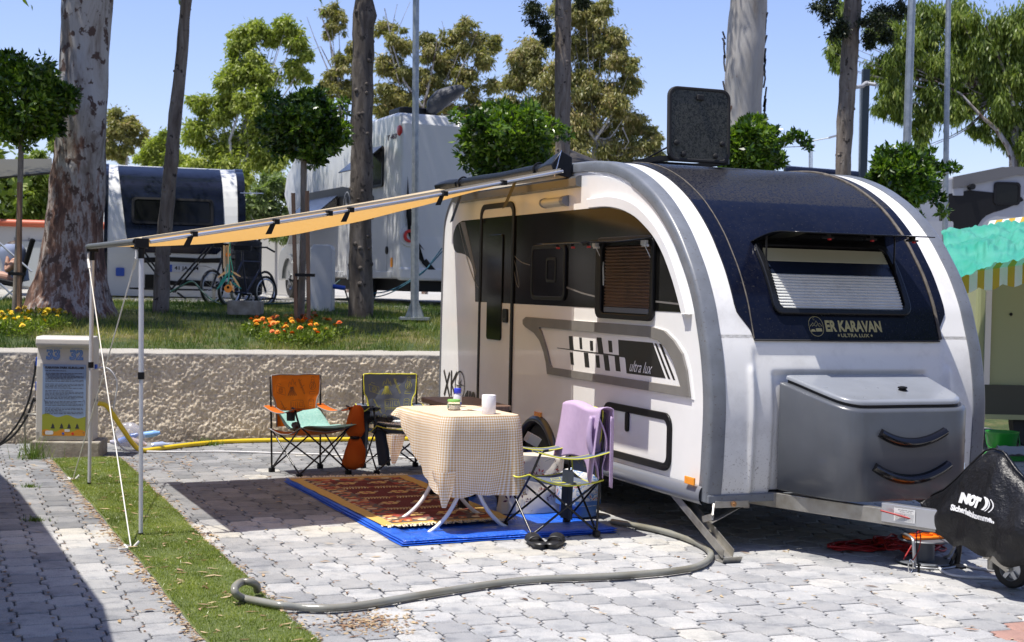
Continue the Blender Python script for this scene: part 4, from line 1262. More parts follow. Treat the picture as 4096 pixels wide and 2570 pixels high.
# ================================================================== wind chime with feathers
wcp = AT(541*1.69959, 575*1.69959, 10.6); 
wc = thing('wind_chime', 'wind chime and blue feather dreamcatcher hanging from the awning', 'wind chime', (wcp.x, wcp.y, wcp.z))
ws = 10.6*1.69959/5689
def wp(u, v, dy=0): return AT(u*1.69959, v*1.69959, 10.6+dy)
q = MB(); q.tube([wp(541, 566), wp(541, 600)], .004, 6); q.build('cord', M('turquoise_cord', (.04, .40, .48), .7), wc)
for k, (u, v0, v1) in enumerate(((527.5, 578, 632), (530.5, 580, 628), (534, 578, 638), (537.5, 580, 622), (540, 576, 618))):
    MB().tube([wp(u, v0, .02*(k % 3)), wp(u, v1, .02*(k % 3))], .0075, 8).build('chime_tube', M('chime_steel', (.5, .47, .42), .3, .9) if k == 0 else bpy.data.materials['chime_steel'], wc, smooth=60)
MB().lathe([(.018, -.003), (.018, .003)], wp(537, 600), 14, axis=(0, 1, 0)).build('clapper', M('clapper_wood', (.5, .2, .05), .5), wc)
q = MB()
for u, v in ((533, 636), (540, 646), (548, 638), (537, 660)): q.tube([wp(541, 598), wp(u, v), wp(u-2, v+18)], .003, 5, smooth=3)
q.build('cord', bpy.data.materials['turquoise_cord'], wc)
m_fb = clothmat('blue_feather', (.03, .30, .42), .4, b=0); m_fw = clothmat('cream_feather', (.62, .56, .48), .4, b=0)
def feather(a, b, w, mat):
    m = MB(); a, b = Vector(a), Vector(b); d = b-a; side = Vector((0, 1, 0)).cross(d).normalized(); K = 16
    for i in range(K):
        t = i/K; t2 = (i+1)/K; wi = w*math.sin(PI*min(1, t*.9+.08))**.7
        for sg in (-1, 1):
            r0 = a+d*t; r1 = a+d*(t+.035); e = a+d*min(1.06, t+.10+random.uniform(-.02, .02))+side*sg*wi*random.uniform(.8, 1.1)+Vector((0, random.uniform(-.01, .01), 0))
            m.add([r0, r1, e], [(0, 1, 2)])
        m.add([a+d*t-side*wi*.45, a+d*t2-side*wi*.45, a+d*t2+side*wi*.45, a+d*t+side*wi*.45], [(0, 1, 2, 3)])
    m.build('feather', mat, wc)
for a, b, w, mt_ in (((538, 636), (512, 654), 4.5, m_fw), ((540, 640), (517, 668), 5.5, m_fb), ((544, 638), (566, 652), 4, m_fw), ((542, 642), (562, 672), 5.5, m_fb), ((546, 648), (564, 676), 4.5, m_fw),
                     ((533, 655), (510, 682), 5, m_fb), ((541, 662), (551, 688), 5, m_fw), ((545, 664), (568, 680), 4.5, m_fb)):
    feather(wp(*a, random.uniform(-.03, .03)), wp(*b, random.uniform(-.03, .03)), w*ws, mt_)
q = MB(); q.lathe([(.028, -.003), (.030, .0), (.028, .003)], wp(537, 680, -.02), 20, axis=(0, 1, 0)); wd = q.build('wooden_disc', M('disc_wood', (.50, .24, .06), .5), wc, smooth=50)
MB().lathe([(.010, -.006), (.010, -.004)], wp(537, 677, -.02), 10, axis=(0, 1, 0)).build('disc_mark', m_black, wd)

# ================================================================== folding camp chairs
def chair(label, loc, rotz, body, piping, doodle_mat, group, doods, seatcol=None):
    """local frame: +x across, -y is the front"""
    t = thing('camping_chair', label, 'chair', loc, rotz, group)
    wX, dY = .235, .225
    m_fr = m_chairframe
    BLf, BRf, FLf, FRf = (-wX, dY, .02), (wX, dY, .02), (-wX, -dY, .02), (wX, -dY, .02)
    sb, sf = .365, .415                          # seat height back, front
    fx = .245
    posts = []
    for s in (-1, 1):
        top = (s*(wX+.008), dY+.035, .80)
        posts.append(top)
        MB().tube([(s*wX, dY, .02), (s*(wX+.004), dY+.015, .40), top], .0085, 8).build('post', m_fr, t, local=True, smooth=60)
        # side cross bars
        MB().tube([(s*wX, dY, .03), (s*fx, -dY-.02, sf)], .0075, 7).build('side_bar', m_fr, t, local=True, smooth=60)
        MB().tube([(s*wX, -dY, .03), (s*(wX+.004), dY+.02, sb)], .0075, 7).build('side_bar', m_fr, t, local=True, smooth=60)
        MB().tube([(s*fx, -dY-.02, sf-.01), (s*(fx+.015), -dY+.015, .50), (s*(fx+.015), -dY+.045, .555), (s*(fx+.015), -dY+.09, .565)], .0085, 8, smooth=3).build('arm_post', m_fr, t, local=True, smooth=60)
    MB().tube([(-wX, -dY, .03), (fx, -dY-.02, sf)], .0075, 7).build('front_bar', m_fr, t, local=True, smooth=60)
    MB().tube([(wX, -dY, .03), (-fx, -dY-.03, sf)], .0075, 7).build('front_bar', m_fr, t, local=True, smooth=60)
    MB().tube([(-wX, dY, .03), (wX, dY+.02, sb)], .0075, 7).build('back_bar', m_fr, t, local=True, smooth=60)
    MB().tube([(wX, dY, .03), (-wX, dY+.03, sb)], .0075, 7).build('back_bar', m_fr, t, local=True, smooth=60)
    for s in (-1, 1):
        for d in (-1, 1):
            MB().rbox((s*wX, d*dY, .018), (.05, .042, .036), .012).build('foot', m_black, t, local=True, bevel=.004)
    j = MB()
    for s in (-1, 1):
        for p in ((s*(wX+.004), 0, .218),): j.lathe([(.006, -.010), (.006, .010)], p, 8, axis=(1, 0, 0))
    j.lathe([(.006, -.012), (.006, .012)], (0, -dY-.012, .22), 8, axis=(0, 1, 0)); j.build('rivet', m_alu, t, local=True)
    # seat
    def seat(a, b):
        x = (a*2-1)*.25; y = -dY-.035+(2*dY+.07)*b
        z = sf+(sb-sf)*b-.042*(1-(a*2-1)**2)*(1-.55*math.sin(PI*b))-.055*math.sin(PI*b)
        z += .006*noise.noise(Vector((x*9, y*9, loc[0])))
        return Vector((x, y, z))
    so = MB(); so.grid(seat, 20, 16); sto = so.build('seat', body, t, local=True, smooth=180)
    pp = MB()
    pp.tube([seat(a, 0) for a in np.linspace(0, 1, 21)], .006, 6, sq=.8); pp.tube([seat(a, 1) for a in np.linspace(0, 1, 21)], .004, 5)
    pp.tube([seat(0, b) for b in np.linspace(0, 1, 9)], .005, 5); pp.tube([seat(1, b) for b in np.linspace(0, 1, 9)], .005, 5)
    pp.build('piping', piping, sto, local=True, smooth=60)
    # backrest
    def back(a, b):
        z = .375+.435*b
        hw = float(np.interp(b, [0, .35, .52, .62, .95, 1], [.188, .192, .205, .232, .240, .236]))
        x = (a*2-1)*hw; y = dY+.012+.02*smooth(.2, 1, b)+.035*(1-(a*2-1)**2)
        y += .010*noise.noise(Vector((x*7, z*8, loc[1])))+.004*noise.noise(Vector((x*25, z*22, loc[1])))
        z += .008*noise.noise(Vector((a*4, 3, loc[0])))*(b > .9)
        return Vector((x, y, z))
    bo = MB(); bo.grid(back, 22, 22); bko = bo.build('backrest', body, t, local=True, smooth=180)
    pp = MB(); loop = [back(0, b) for b in np.linspace(0, 1, 14)]+[back(a, 1) for a in np.linspace(0.05, .95, 12)]+[back(1, b) for b in np.linspace(1, 0, 14)]
    pp.tube(loop, .006, 6); pp.build('piping', piping, bko, local=True, smooth=60)
    # arm rests
    for s in (-1, 1):
        A, B = Vector((s*(fx+.015), -dY+.0, .565)), Vector((s*(wX+.012), dY+.06, .555))
        def arm(a, b, A=A, B=B, s=s):
            p = A.lerp(B, a); return p+Vector((s*(b-.5)*.10, 0, -.045*math.sin(PI*a)+.002*b-.012*abs(b-.5)))
        ao = MB(); ao.grid(arm, 12, 4); aro = ao.build('armrest', body, t, local=True, smooth=180, solid=.003)
        pp = MB(); 
        for b_ in (0, 1): pp.tube([arm(a, b_) for a in np.linspace(0, 1, 13)], .0045, 5)
        pp.build('piping', piping, aro, local=True, smooth=60)
    # printed drawings
    if doods:
        d1 = MB(); strokes(d1, doods, .0065, lambda a, b, d: back(.5+a, b)+Vector((0, -.0035, 0))); d1.build('print', doodle_mat, bko, local=True)
        d2 = MB(); strokes(d2, [[(a*.9, b*.9+.05) for a, b in ln] for ln in doods], .0075, lambda a, b, d: seat(.5+a, b)+Vector((0, 0, .004))); d2.build('print', doodle_mat, sto, local=True)
    return t
m_chairframe = M('chair_frame_black', (.014, .014, .015), .25, .3)
def doodles():
    L = []
    L += [[(-.40, .80), (-.20, .74), (-.20, .60), (-.38, .66), (-.40, .80)], circ(-.29, .70, .045, 12, ry=.05), circ(-.29, .70, .025, 8, ry=.028), [(-.37, .80), (-.34, .84), (-.28, .81)]]      # camera
    for k in range(13): L.append([(-.05+.018*(k-6), .58+.01*(k % 3)), (-.05+.007*(k-6), .70+.02*(k % 2)), (-.05+.005*(k-6), .76)])                                                  # fire wood bundle
    L += [sp2([(-.12, .76), (-.09, .86), (-.06, .80), (-.03, .92), (0, .80), (.02, .86), (.04, .76)], 3)]
    L += [[(.10, .92), (.22, .62)], [(.085, .91), (.205, .61)], [(.12, .86), (.15, .90)], [(.17, .76), (.21, .79)], [(.16, .74), (.12, .73)], [(.205, .61), (.22, .62)]]                    # stick
    L += [circ(.36, .77, .055, 14, ry=.075), [(.33, .84), (.39, .84)], [(.34, .90), (.38, .90), (.39, .84)], [(.33, .84), (.34, .90)], circ(.36, .92, .025, 8, 0, 180, ry=.03), [(.31, .66), (.41, .66), (.42, .61), (.30, .61), (.31, .66)], [(.33, .70), (.39, .84)], circ(.36, .77, .025, 8, ry=.045)]   # lantern
    L += [[(-.10, .30), (-.10, .48), (.05, .50), (.20, .49), (.25, .36), (.24, .30), (-.10, .30)], [(-.08, .36), (-.08, .45), (-.02, .45), (-.02, .36), (-.08, .36)], [(.03, .30), (.03, .46), (.08, .46), (.08, .30)], [(.13, .37), (.13, .46), (.19, .45), (.21, .37), (.13, .37)], circ(.12, .29, .03, 10, ry=.035), [(-.06, .30), (-.10, .24)], [(-.10, .33), (.24, .33)]]   # little caravan
    L += [circ(.38, .49, .055, 12, ry=.02), [(.325, .49), (.33, .30), (.43, .30), (.435, .49)], circ(.38, .30, .05, 8, 180, 360, ry=.02), [(.35, .40), (.41, .41)], [(.35, .36), (.40, .37)]]           # mug
    L += [[(-.36, .50), (-.20, .22)], [(-.345, .50), (-.185, .22)], [(-.32, .44), (-.36, .42)], [(-.26, .34), (-.21, .37)], [(-.29, .39), (-.33, .35)]]                                 # stick
    L += [[(-.38, .18), (-.30, .12), (-.25, .18)], circ(-.12, .14, .05, 8), [(.1, .2), (.2, .12), (.3, .18)]]
    return L
DOOD = doodles()
m_orange = clothmat('orange_canvas', (.62, .155, .015), .35, (.75, .16, .01), (.68, .19, .02), 5, .2, 60)
m_greyc = clothmat('slate_canvas', (.125, .155, .215), .2, (.10, .12, .17), (.155, .18, .24), 6, .2, 60)
m_yellowp = M('yellow_piping', (.62, .60, .06), .6); m_greyp = M('grey_piping', (.22, .21, .21), .6)
m_dood_y = M('yellow_print', (.46, .45, .06), .8); m_dood_b = M('brown_print', (.16, .055, .02), .8)
CG = 'folding camping chairs around the table'
c_or = chair('orange folding camping chair with teal cushion before the stone wall', (-1.662, 11.858, 0), R(39), m_orange, m_greyp, m_dood_b, CG, DOOD)
c_g1 = chair('grey folding chair with yellow piping behind the checked table, floral cushion on it', (-.962, 12.145, 0), R(20.5), m_greyc, m_yellowp, m_dood_y, CG, DOOD)
c_g2 = chair('grey folding chair with yellow piping nearest the caravan, pink towel over its back', (.275, 9.235, .004), R(-67.9), m_greyc, m_yellowp, m_dood_y, CG, DOOD)

def in_chair(t, p):
    return Matrix.Translation(t.location) @ Matrix.Rotation(t.rotation_euler.z, 4, 'Z') @ Vector(p)
# teal folded cushion on the orange chair
def pillow(name, label, cat, mat, ch, fn, nu=22, nv=16, th=.03, uv=None):
    m = MB()
    m.grid(lambda a, b: in_chair(ch, fn(a, b, +1)), nu, nv, uv=uv); m.grid(lambda a, b: in_chair(ch, fn(b, a, -1)), nv, nu)
    return tag(m.build(name, mat, smooth=180), label, cat)
def teal(a, b, s):
    x = -.20+.42*a+.05*b; y = .19-.46*b-.02*a
    z = .350+.055*b+.07*smooth(.25, 0, b)*2.2-.02*math.sin(PI*a)+.02+s*.022*(math.sin(PI*a)*math.sin(PI*b))**.4
    z -= .02*math.exp(-((b-.35)/.05)**2)+.015*math.exp(-((b-.68)/.05)**2)-.0
    y += .06*smooth(.25, 0, b)
    return (x, y, z)
m_teal = M('teal_knit', (.19, .40, .37), .9, col2=(.28, .48, .45), nscale=60, b=.5, bs=180)
pillow('cushion', 'teal folded cushion lying on the orange chair', 'cushion', m_teal, c_or, teal)
def flor(a, b, s):
    x = -.23+.46*a; y = .18-.40*b; z = .375+.03*b-.03*math.sin(PI*a)+.03*smooth(.2, 0, b)+.035+s*.025*(math.sin(PI*a)*math.sin(PI*b))**.4
    return (x, y, z)
m_flor, nt, p_ = newmat('floral_cotton')
co = pos(nt); w_ = nd(nt, 'ShaderNodeTexVoronoi', feature='DISTANCE_TO_EDGE'); w_.inputs['Scale'].default_value = 26
dn = noi(nt, co, 20, 3, .5, out=1); av = nd(nt, 'ShaderNodeVectorMath', operation='ADD'); nt.links.new(co, av.inputs[0])
sc_ = nd(nt, 'ShaderNodeVectorMath', operation='SCALE'); sc_.inputs[3].default_value = .07; nt.links.new(dn, sc_.inputs[0]); nt.links.new(sc_.outputs[0], av.inputs[1]); nt.links.new(av.outputs[0], w_.inputs['Vector'])
nt.links.new(ramp(nt, w_.outputs['Distance'], [(.03, (.05, .14, .16)), (.07, (.70, .69, .72))]), p_.inputs['Base Color']); p_.inputs['Roughness'].default_value = .9
pillow('cushion', 'white cushion with green leaf print on the grey chair by the wall', 'cushion', m_flor, c_g1, flor)
# furry dark toy or scarf at the left end of that cushion
q = MB(); ctr = in_chair(c_g1, (-.17, -.10, .44))
for i in range(420):
    a, b = random.uniform(0, 2*PI), random.uniform(-.4, 1)
    d = Vector((math.cos(a)*1.5, math.sin(a), b)).normalized(); p = ctr+Vector((d.x*.085, d.y*.05, d.z*.04)); e = p+d*.03+Vector((random.gauss(0, .01), random.gauss(0, .01), random.gauss(0, .01))); s2 = d.orthogonal().normalized()*.003
    q.add([p-s2, p+s2, e], [(0, 1, 2)])
q.lathe([(.0, -.035), (.06, -.02), (.075, 0), (.055, .025), (0, .035)], ctr, 12)
tag(q.build('fur_scarf', M('dark_fur', (.03, .03, .035), .8)), 'dark furry scarf bunched on the grey chair by the wall', 'scarf')
# garments hung on the grey chair's arm
def hanging(name, label, cat, mat, top, w, h, ax, fold=.02, n=3, lean=(0, 0, 0), thick=.0, taper=1.15, seed=1):
    m = MB(); top = Vector(top); ax = Vector(ax).normalized(); out = ax.cross(Vector((0, 0, 1))).normalized()
    def f(a, b, s):
        ww = w*(1+(taper-1)*b); x = (a-.5)*ww
        y = fold*math.sin(a*PI*2*n+seed)*(.3+.7*b)+s*.014*math.sin(PI*a)
        z = -h*b*(1+.06*noise.noise(Vector((a*3, seed, 0)))) 
        return top+ax*x+out*y+Vector((0, 0, z))+Vector(lean)*b
    m.grid(lambda a, b: f(a, b, 1), 24, 14); m.grid(lambda a, b: f(b, a, -1), 14, 24)
    return tag(m.build(name, mat, smooth=180), label, cat)
m_navyc = clothmat('dark_slate_cloth', (.045, .055, .075), .1, b=.3, bs=60)
hanging('trousers', 'dark slate trousers hanging off the left arm of the grey chair', 'trousers', m_navyc, in_chair(c_g1, (-.29, -.02, .56)), .09, .42, (1, .2, 0), .012, 1, (-.03, 0, 0), taper=1.1)
hanging('trousers', 'darker trouser leg hanging beside the front leg of the grey chair', 'trousers', m_navyc, in_chair(c_g1, (-.20, -.16, .43)), .11, .36, (1, .3, 0), .014, 1, (.05, 0, 0), taper=.95, seed=4)
# orange carry bag knotted on the orange chair's arm
m_obag = clothmat('orange_nylon', (.55, .10, .012), .3, (.6, .1, .0), (.62, .14, .02), 6, .5, 40)
bgp = in_chair(c_or, (.285, -.24, .56))
q = MB()
prof = [(.02, .02), (.045, -.02), (.062, -.10), (.066, -.19), (.050, -.235), (.033, -.25), (.048, -.27), (.07, -.35), (.085, -.45), (.075, -.50), (.02, -.52)]
K = 22
for i, (r_, z) in enumerate(prof):
    for j in range(K):
        a = 2*PI*j/K; rr_ = r_*(1+.16*math.sin(3*a+z*14)+.08*math.sin(5*a-z*20))
        q.v.append(tuple(bgp+Vector((rr_*math.cos(a)*1.15+(-.25-z)*-.05, rr_*math.sin(a)*.6, z))))
for i in range(len(prof)-1):
    for j in range(K): q.f.append((i*K+j, i*K+(j+1) % K, (i+1)*K+(j+1) % K, (i+1)*K+j)); q.m.append(0)
q.f.append(tuple((len(prof)-1)*K+j for j in range(K))); q.m.append(0); q.f.append(tuple(reversed(range(K)))); q.m.append(0)
cb = tag(q.build('carry_bag', m_obag, smooth=180), 'orange nylon carry bag tied to the arm of the orange chair', 'bag')
WM[cb] = Matrix.Identity(4)
MB().lathe([(.042, -.012), (.045, 0), (.042, .012)], bgp+Vector((0, 0, -.25)), 16).build('drawcord', m_black, cb, local=True)
# small dark thing and cup net in the orange chair's arm
q = MB(); c0 = in_chair(c_or, (-.25, -.10, .53)); q.lathe([(.034, -.07), (.037, 0), (.033, .0), (.030, -.065)], c0, 16, cap=False); q.lathe([(.038, -.004), (.038, .004)], c0, 16, cap=False)
q.build('cup_holder', M('black_mesh', (.02, .02, .02), .6), c_or, smooth=60)
tag(MB().lathe([(0, -.03), (.03, -.02), (.04, 0), (.03, .02), (0, .028)], in_chair(c_or, (-.22, -.13, .425)), 14).build('plastic_bag', M('shiny_dark_foil', (.09, .08, .09), .15, .4, b=.8, bs=40, bd=.02), smooth=180), 'small crumpled dark shiny bag at the edge of the orange seat', 'bag')

# lilac towel over the back of the near chair
m_towel = clothmat('lilac_towel', (.56, .42, .62), .2, (.55, .38, .58), (.60, .46, .66), 30, .9, 260)
tw = MB()
def towel(a, b):
    """a across the chair back, b front hem -> over the top -> rear hem; in chair coordinates"""
    x = (a-.5)*.54-.02; top = .815+.012*math.sin(a*7)-.05*math.sin(PI*a)*0
    L = .36+.10*a-.06*math.sin(PI*a)
    yb = .262
    if b < .47: s = (.47-b)/.47; z = top-L*s*(1+.06*math.sin(a*9)); y = yb-.045-.035*s-.03*math.sin(a*PI*2.2+.8)*s
    elif b < .53: t = (b-.47)/.06; z = top+.012*math.sin(PI*t); y = yb-.045+.09*t
    else: s = (b-.53)/.47; z = top-.40*s; y = yb+.045+.02*s+.02*math.sin(a*12)*s
    x += .05*math.sin(b*3)*(a-.5)+(.07*smooth(.3, 1, (.47-b)/.47) if b < .47 else 0)*(-1 if a < .5 else 1)*.5
    return in_chair(c_g2, (x, y, z))
tw.grid(towel, 40, 60); tag(tw.build('towel', m_towel, smooth=180, solid=.006), 'lilac terry towel draped over the back of the grey chair', 'towel')
fold = MB()
def tfold(a, b):
    c = in_chair(c_g2, (.215, .20, .755)); ang = PI*1.5*a-.5
    r = .055+.02*math.sin(b*PI)
    return c+Vector((.9*r*math.cos(ang)*(.35+.65*math.sin(PI*min(1, b*1.1+.1))), .5*r*math.sin(ang)-.02, .02-.40*b))+SX*.05*b
fold.grid(tfold, 18, 20); fo_ = fold.build('towel_fold', m_towel, smooth=180, solid=.006)
tw_o = [o for o in COL.objects if o.name.startswith('towel') and o is not fo_][0]; fo_.parent = tw_o
q = MB(); q.grid(lambda a, b: in_chair(c_g2, (.255+.06*a, .32-.05*a, .76-.45*b+.02*a)), 4, 12); l_ = q.build('towel_fold', m_towel, smooth=180, solid=.006); l_.parent = tw_o
hanging('garment', 'dark slate garment hanging below the seat of the chair with the towel', 'garment', m_navyc, in_chair(c_g2, (.02, .12, .40)), .17, .32, (.4, -.9, 0), .02, 1, (0, 0, 0), taper=.9, seed=2)

# ================================================================== tables
TBX = R(21.9+4.5)
tc = Vector((-.345, 9.43, 0))
tb_ = thing('folding_table', 'white-legged folding table under the checked cloth', 'table', tc, TBX)
MB().rbox((0, 0, .745), (.54, .80, .022), .08).build('tabletop', M('table_board', (.22, .16, .12), .6), tb_, local=True, bevel=.004)
m_leg = M('white_tube_leg', (.72, .72, .73), .28, coat=.3)
def loc_of(p): return (Matrix.Translation(tc) @ Matrix.Rotation(TBX, 4, 'Z')).inverted() @ p
feet = [Vector((-.726, 9.563, .013)), Vector((-.179, 9.778, .013)), Vector((-.511, 9.049, .013)), Vector((0.0, 9.299, .013))]
for i, (a, b) in enumerate(((0, 1), (1, 0), (2, 3), (3, 2))):
    A, B = loc_of(feet[a]), loc_of(feet[b]); mid = (A+B)/2; oy = .012 if i % 2 else -.012
    def pt(t, z): q = mid.lerp(A, t) if t >= 0 else mid.lerp(B, -t); return Vector((q.x, q.y+oy, z))
    MB().tube([pt(1, .013), pt(.78, .055), pt(.52, .13), pt(.30, .235), pt(.12, .36), pt(-.04, .47), pt(-.25, .60), pt(-.6, .70)], .0135, 10, smooth=5).build('leg', m_leg, tb_, local=True, smooth=60)
    MB().tube([pt(1.0, .013), pt(1.035, .008)], .015, 8).build('foot_cap', m_black, tb_, local=True)
MB().tube([loc_of((feet[0]+feet[1])/2+Vector((0, 0, .44))), loc_of((feet[2]+feet[3])/2+Vector((0, 0, .44)))], .010, 8).build('crossbar', m_leg, tb_, local=True, smooth=60)
# gingham cloth
m_ging, nt, p_ = newmat('gingham_cotton')
uvn = nd(nt, 'ShaderNodeUVMap'); sp_n = nd(nt, 'ShaderNodeSeparateXYZ'); nt.links.new(uvn.outputs[0], sp_n.inputs[0])
def stripe(o): return mth(nt, 'GREATER_THAN', mth(nt, 'FRACT', mth(nt, 'MULTIPLY', o, 62.0)), .5)
g_ = mth(nt, 'MULTIPLY', mth(nt, 'ADD', stripe(sp_n.outputs[0]), stripe(sp_n.outputs[1])), .5)
gc = ramp(nt, g_, [(0, (.88, .86, .82)), (.5, (.78, .62, .43)), (1, (.64, .40, .19))])
nt.links.new(gc, p_.inputs['Base Color']); p_.inputs['Roughness'].default_value = .85; p_.inputs['Specular IOR Level'].default_value = .2
tl = nt.nodes.new('ShaderNodeBsdfTranslucent'); nt.links.new(gc, tl.inputs[0])
mx = nt.nodes.new('ShaderNodeMixShader'); mx.inputs[0].default_value = .22
nt.links.new(p_.outputs[0], mx.inputs[1]); nt.links.new(tl.outputs[0], mx.inputs[2]); nt.links.new(mx.outputs[0], nt.nodes['Material Output'].inputs[0])
loopc = rrect(.555, .815, .085, 6)
# densify and drop lengths round the table edge
per = []
for i in range(len(loopc)):
    a, b = Vector((*loopc[i], 0)), Vector((*loopc[(i+1) % len(loopc)], 0)); m_ = max(1, int((b-a).length/.016))
    for j in range(m_): per.append(a.lerp(b, j/m_))
NPER = len(per)
def dropl(p):
    ang = math.degrees(math.atan2(p.y/.408, p.x/.278)) % 360
    # 0 = +x (towards the caravan), 90 = far end, 180 = -x (camera-left long side), 270 = near end
    return float(np.interp(ang, [0, 40, 70, 110, 135, 150, 165, 182, 200, 222, 240, 262, 290, 318, 345, 360], [.40, .26, .12, .07, .05, .10, .20, .31, .41, .50, .53, .49, .50, .53, .50, .40]))
cl = MB(); NR = 22; cum = [0]
for i in range(NPER): cum.append(cum[-1]+(per[(i+1) % NPER]-per[i]).length)
for i, p in enumerate(per):
    n_o = Vector((p.x/.278**2, p.y/.408**2, 0)).normalized()
    dl = dropl(p)
    corner = smooth(.14, .20, math.hypot(max(0, abs(p.x)-.10), max(0, abs(p.y)-.26)))
    for k in range(NR+1):
        t = k/NR; s_ = cum[i]
        ph = 11*s_
        wave = (.5+.5*math.sin(ph+.8*math.sin(s_*5)))*.034*t**1.2+.008*math.sin(s_*42)*t
        out = .006+.012*min(1, t*6)+wave-.085*t*t*(1-corner)+.018*corner*t
        z = .765-dl*t
        if k == 0: out = 0
        z += .018*math.sin(ph*.9+1)*t
        q = p+n_o*out; cl.v.append((q.x, q.y, z)); cl.uv[len(cl.v)-1] = (s_, -t*dl)
for i in range(NPER):
    for k in range(NR):
        a = i*(NR+1)+k; b = ((i+1) % NPER)*(NR+1)+k
        if i == NPER-1: continue
        cl.f.append((a, b, b+1, a+1)); cl.m.append(0)
# close the seam with its own vertices so the checks do not smear
s0 = len(cl.v)
for k in range(NR+1):
    cl.v.append(cl.v[k]); cl.uv[len(cl.v)-1] = (cum[-1], cl.uv[k][1])
for k in range(NR):
    a = (NPER-1)*(NR+1)+k; cl.f.append((a, s0+k, s0+k+1, a+1)); cl.m.append(0)
def topv(a, b):
    x, y = -.276+.552*a, -.405+.81*b
    # squeeze into the rounded rectangle
    ax, ay = max(0, abs(x)-.193), max(0, abs(y)-.323); r = math.hypot(ax, ay)
    if r > .083: k = .083/r; x = math.copysign(min(abs(x), .193)+ax*k, x) if abs(x) > .193 else x; y = math.copysign(min(abs(y), .323)+ay*k, y) if abs(y) > .323 else y
    return (x, y, .766+.0015*noise.noise(Vector((x*12, y*12, 0))))
cl.grid(topv, 24, 40, uv=lambda a, b: (-.276+.552*a, -.405+.81*b))
cl.m = [0]*len(cl.f)
Mtab = Matrix.Translation(tc) @ Matrix.Rotation(TBX, 4, 'Z')
cl.v = [tuple(Mtab @ Vector(v)) for v in cl.v]
tag(cl.build('tablecloth', m_ging, smooth=180), 'beige gingham tablecloth draped over the folding table', 'tablecloth')
# corner of cloth gathered into a dangling tip, clipped and knotted
for (lx, ly, z0, z1, w0) in ((-.27, -.40, .42, .195, .07), (-.31, .33, .58, .38, .06)):
    q = MB(); c0 = Mtab @ Vector((lx, ly, z0)); c1 = Mtab @ Vector((lx*1.02, ly*1.05, z1)); K = 14
    for i in range(9):
        t = i/8; c = c0.lerp(c1, t); r_ = w0*(1-.82*t**1.3)
        for j in range(K):
            a = 2*PI*j/K; rr_ = r_*(1+.22*math.sin(3*a+2*t))
            q.v.append(tuple(c+Vector((rr_*math.cos(a), rr_*math.sin(a)*.6, 0)))); q.uv[len(q.v)-1] = (a*.05, t*.2)
    for i in range(8):
        for j in range(K): q.f.append((i*K+j, i*K+(j+1) % K, (i+1)*K+(j+1) % K, (i+1)*K+j)); q.m.append(0)
    tip = q.build('cloth_tip', m_ging, smooth=180); tip.parent = bpy.data.objects['tablecloth']
# things on the table
def on_table(u, v, z=.768): p = G(u*1.69959, v*1.69959, z); return p
jp = on_table(1068, 965)
jar = thing('jar', 'squat glass jar with green lid on the checked table', 'jar', jp)
m_jarglass, nt, p_ = newmat('jar_glass'); p_.inputs['Transmission Weight'].default_value = 1; p_.inputs['Roughness'].default_value = .03; p_.inputs['IOR'].default_value = 1.3; p_.inputs['Base Color'].default_value = (.95, .97, .96, 1)
MB().lathe([(.035, 0), (.043, .006), (.044, .04), (.038, .052), (.036, .055)], (0, 0, 0), 24).build('glass', m_jarglass, jar, local=True, smooth=50)
MB().lathe([(.038, .004), (.040, .008), (.040, .032), (.0, .033)], (0, 0, 0), 20).build('sugar', M('sugar', (.72, .66, .55), .8), jar, local=True)
MB().lathe([(.041, .054), (.043, .056), (.043, .066), (.041, .069), (.0, .069)], (0, 0, 0), 24).build('lid', M('green_lid', (.20, .48, .10), .4), jar, local=True, smooth=40)
q = MB(); q.grid(lambda a, b: Vector((.0448*math.cos(R(215-55*a)), .0448*math.sin(R(215-55*a)), .010+.032*b)), 8, 1); q.build('jar_label', M('jar_label', (.25, .38, .30), .6), jar, local=True)
bp_ = on_table(1076, 957)
bt = thing('bottle', 'small white bottle with blue cap standing behind the jar', 'bottle', bp_)
MB().lathe([(.026, 0), (.029, .005), (.029, .06), (.022, .082), (.018, .09)], (0, 0, 0), 20).build('bottle_body', M('clear_white_plastic', (.62, .64, .68), .3), bt, local=True, smooth=50)
MB().lathe([(.023, .09), (.024, .092), (.024, .122), (.022, .125), (.0, .125)], (0, 0, 0), 20).build('cap', M('blue_cap', (.03, .05, .55), .35), bt, local=True, smooth=40)
MB().lathe([(.0295, .012), (.0295, .03)], (0, 0, 0), 20, cap=False).build('bottle_band', m_blueplug, bt, local=True)
rp = on_table(1150, 974)
rl = thing('paper_towel_roll', 'white paper towel roll standing on the checked table', 'paper roll', rp)
MB().lathe([(.045, .0), (.046, .002), (.046, .118), (.044, .122), (.015, .122), (.015, .10)], (0, 0, 0), 28).build('roll', M('embossed_paper', (.80, .78, .79), .9, b=.6, bs=70, bd=.006), rl, local=True, smooth=40)
nk = on_table(1118, 966, .7685); q = MB(); q.grid(lambda a, b: nk+Vector((-.09+.14*a, -.03+.06*b+.02*a, .002+.004*math.sin(a*5+b*3))), 6, 4)
tag(q.build('paper_sheet', M('paper_white', (.8, .79, .78), .9), smooth=180), 'loose white paper sheet beside the paper roll', 'paper')

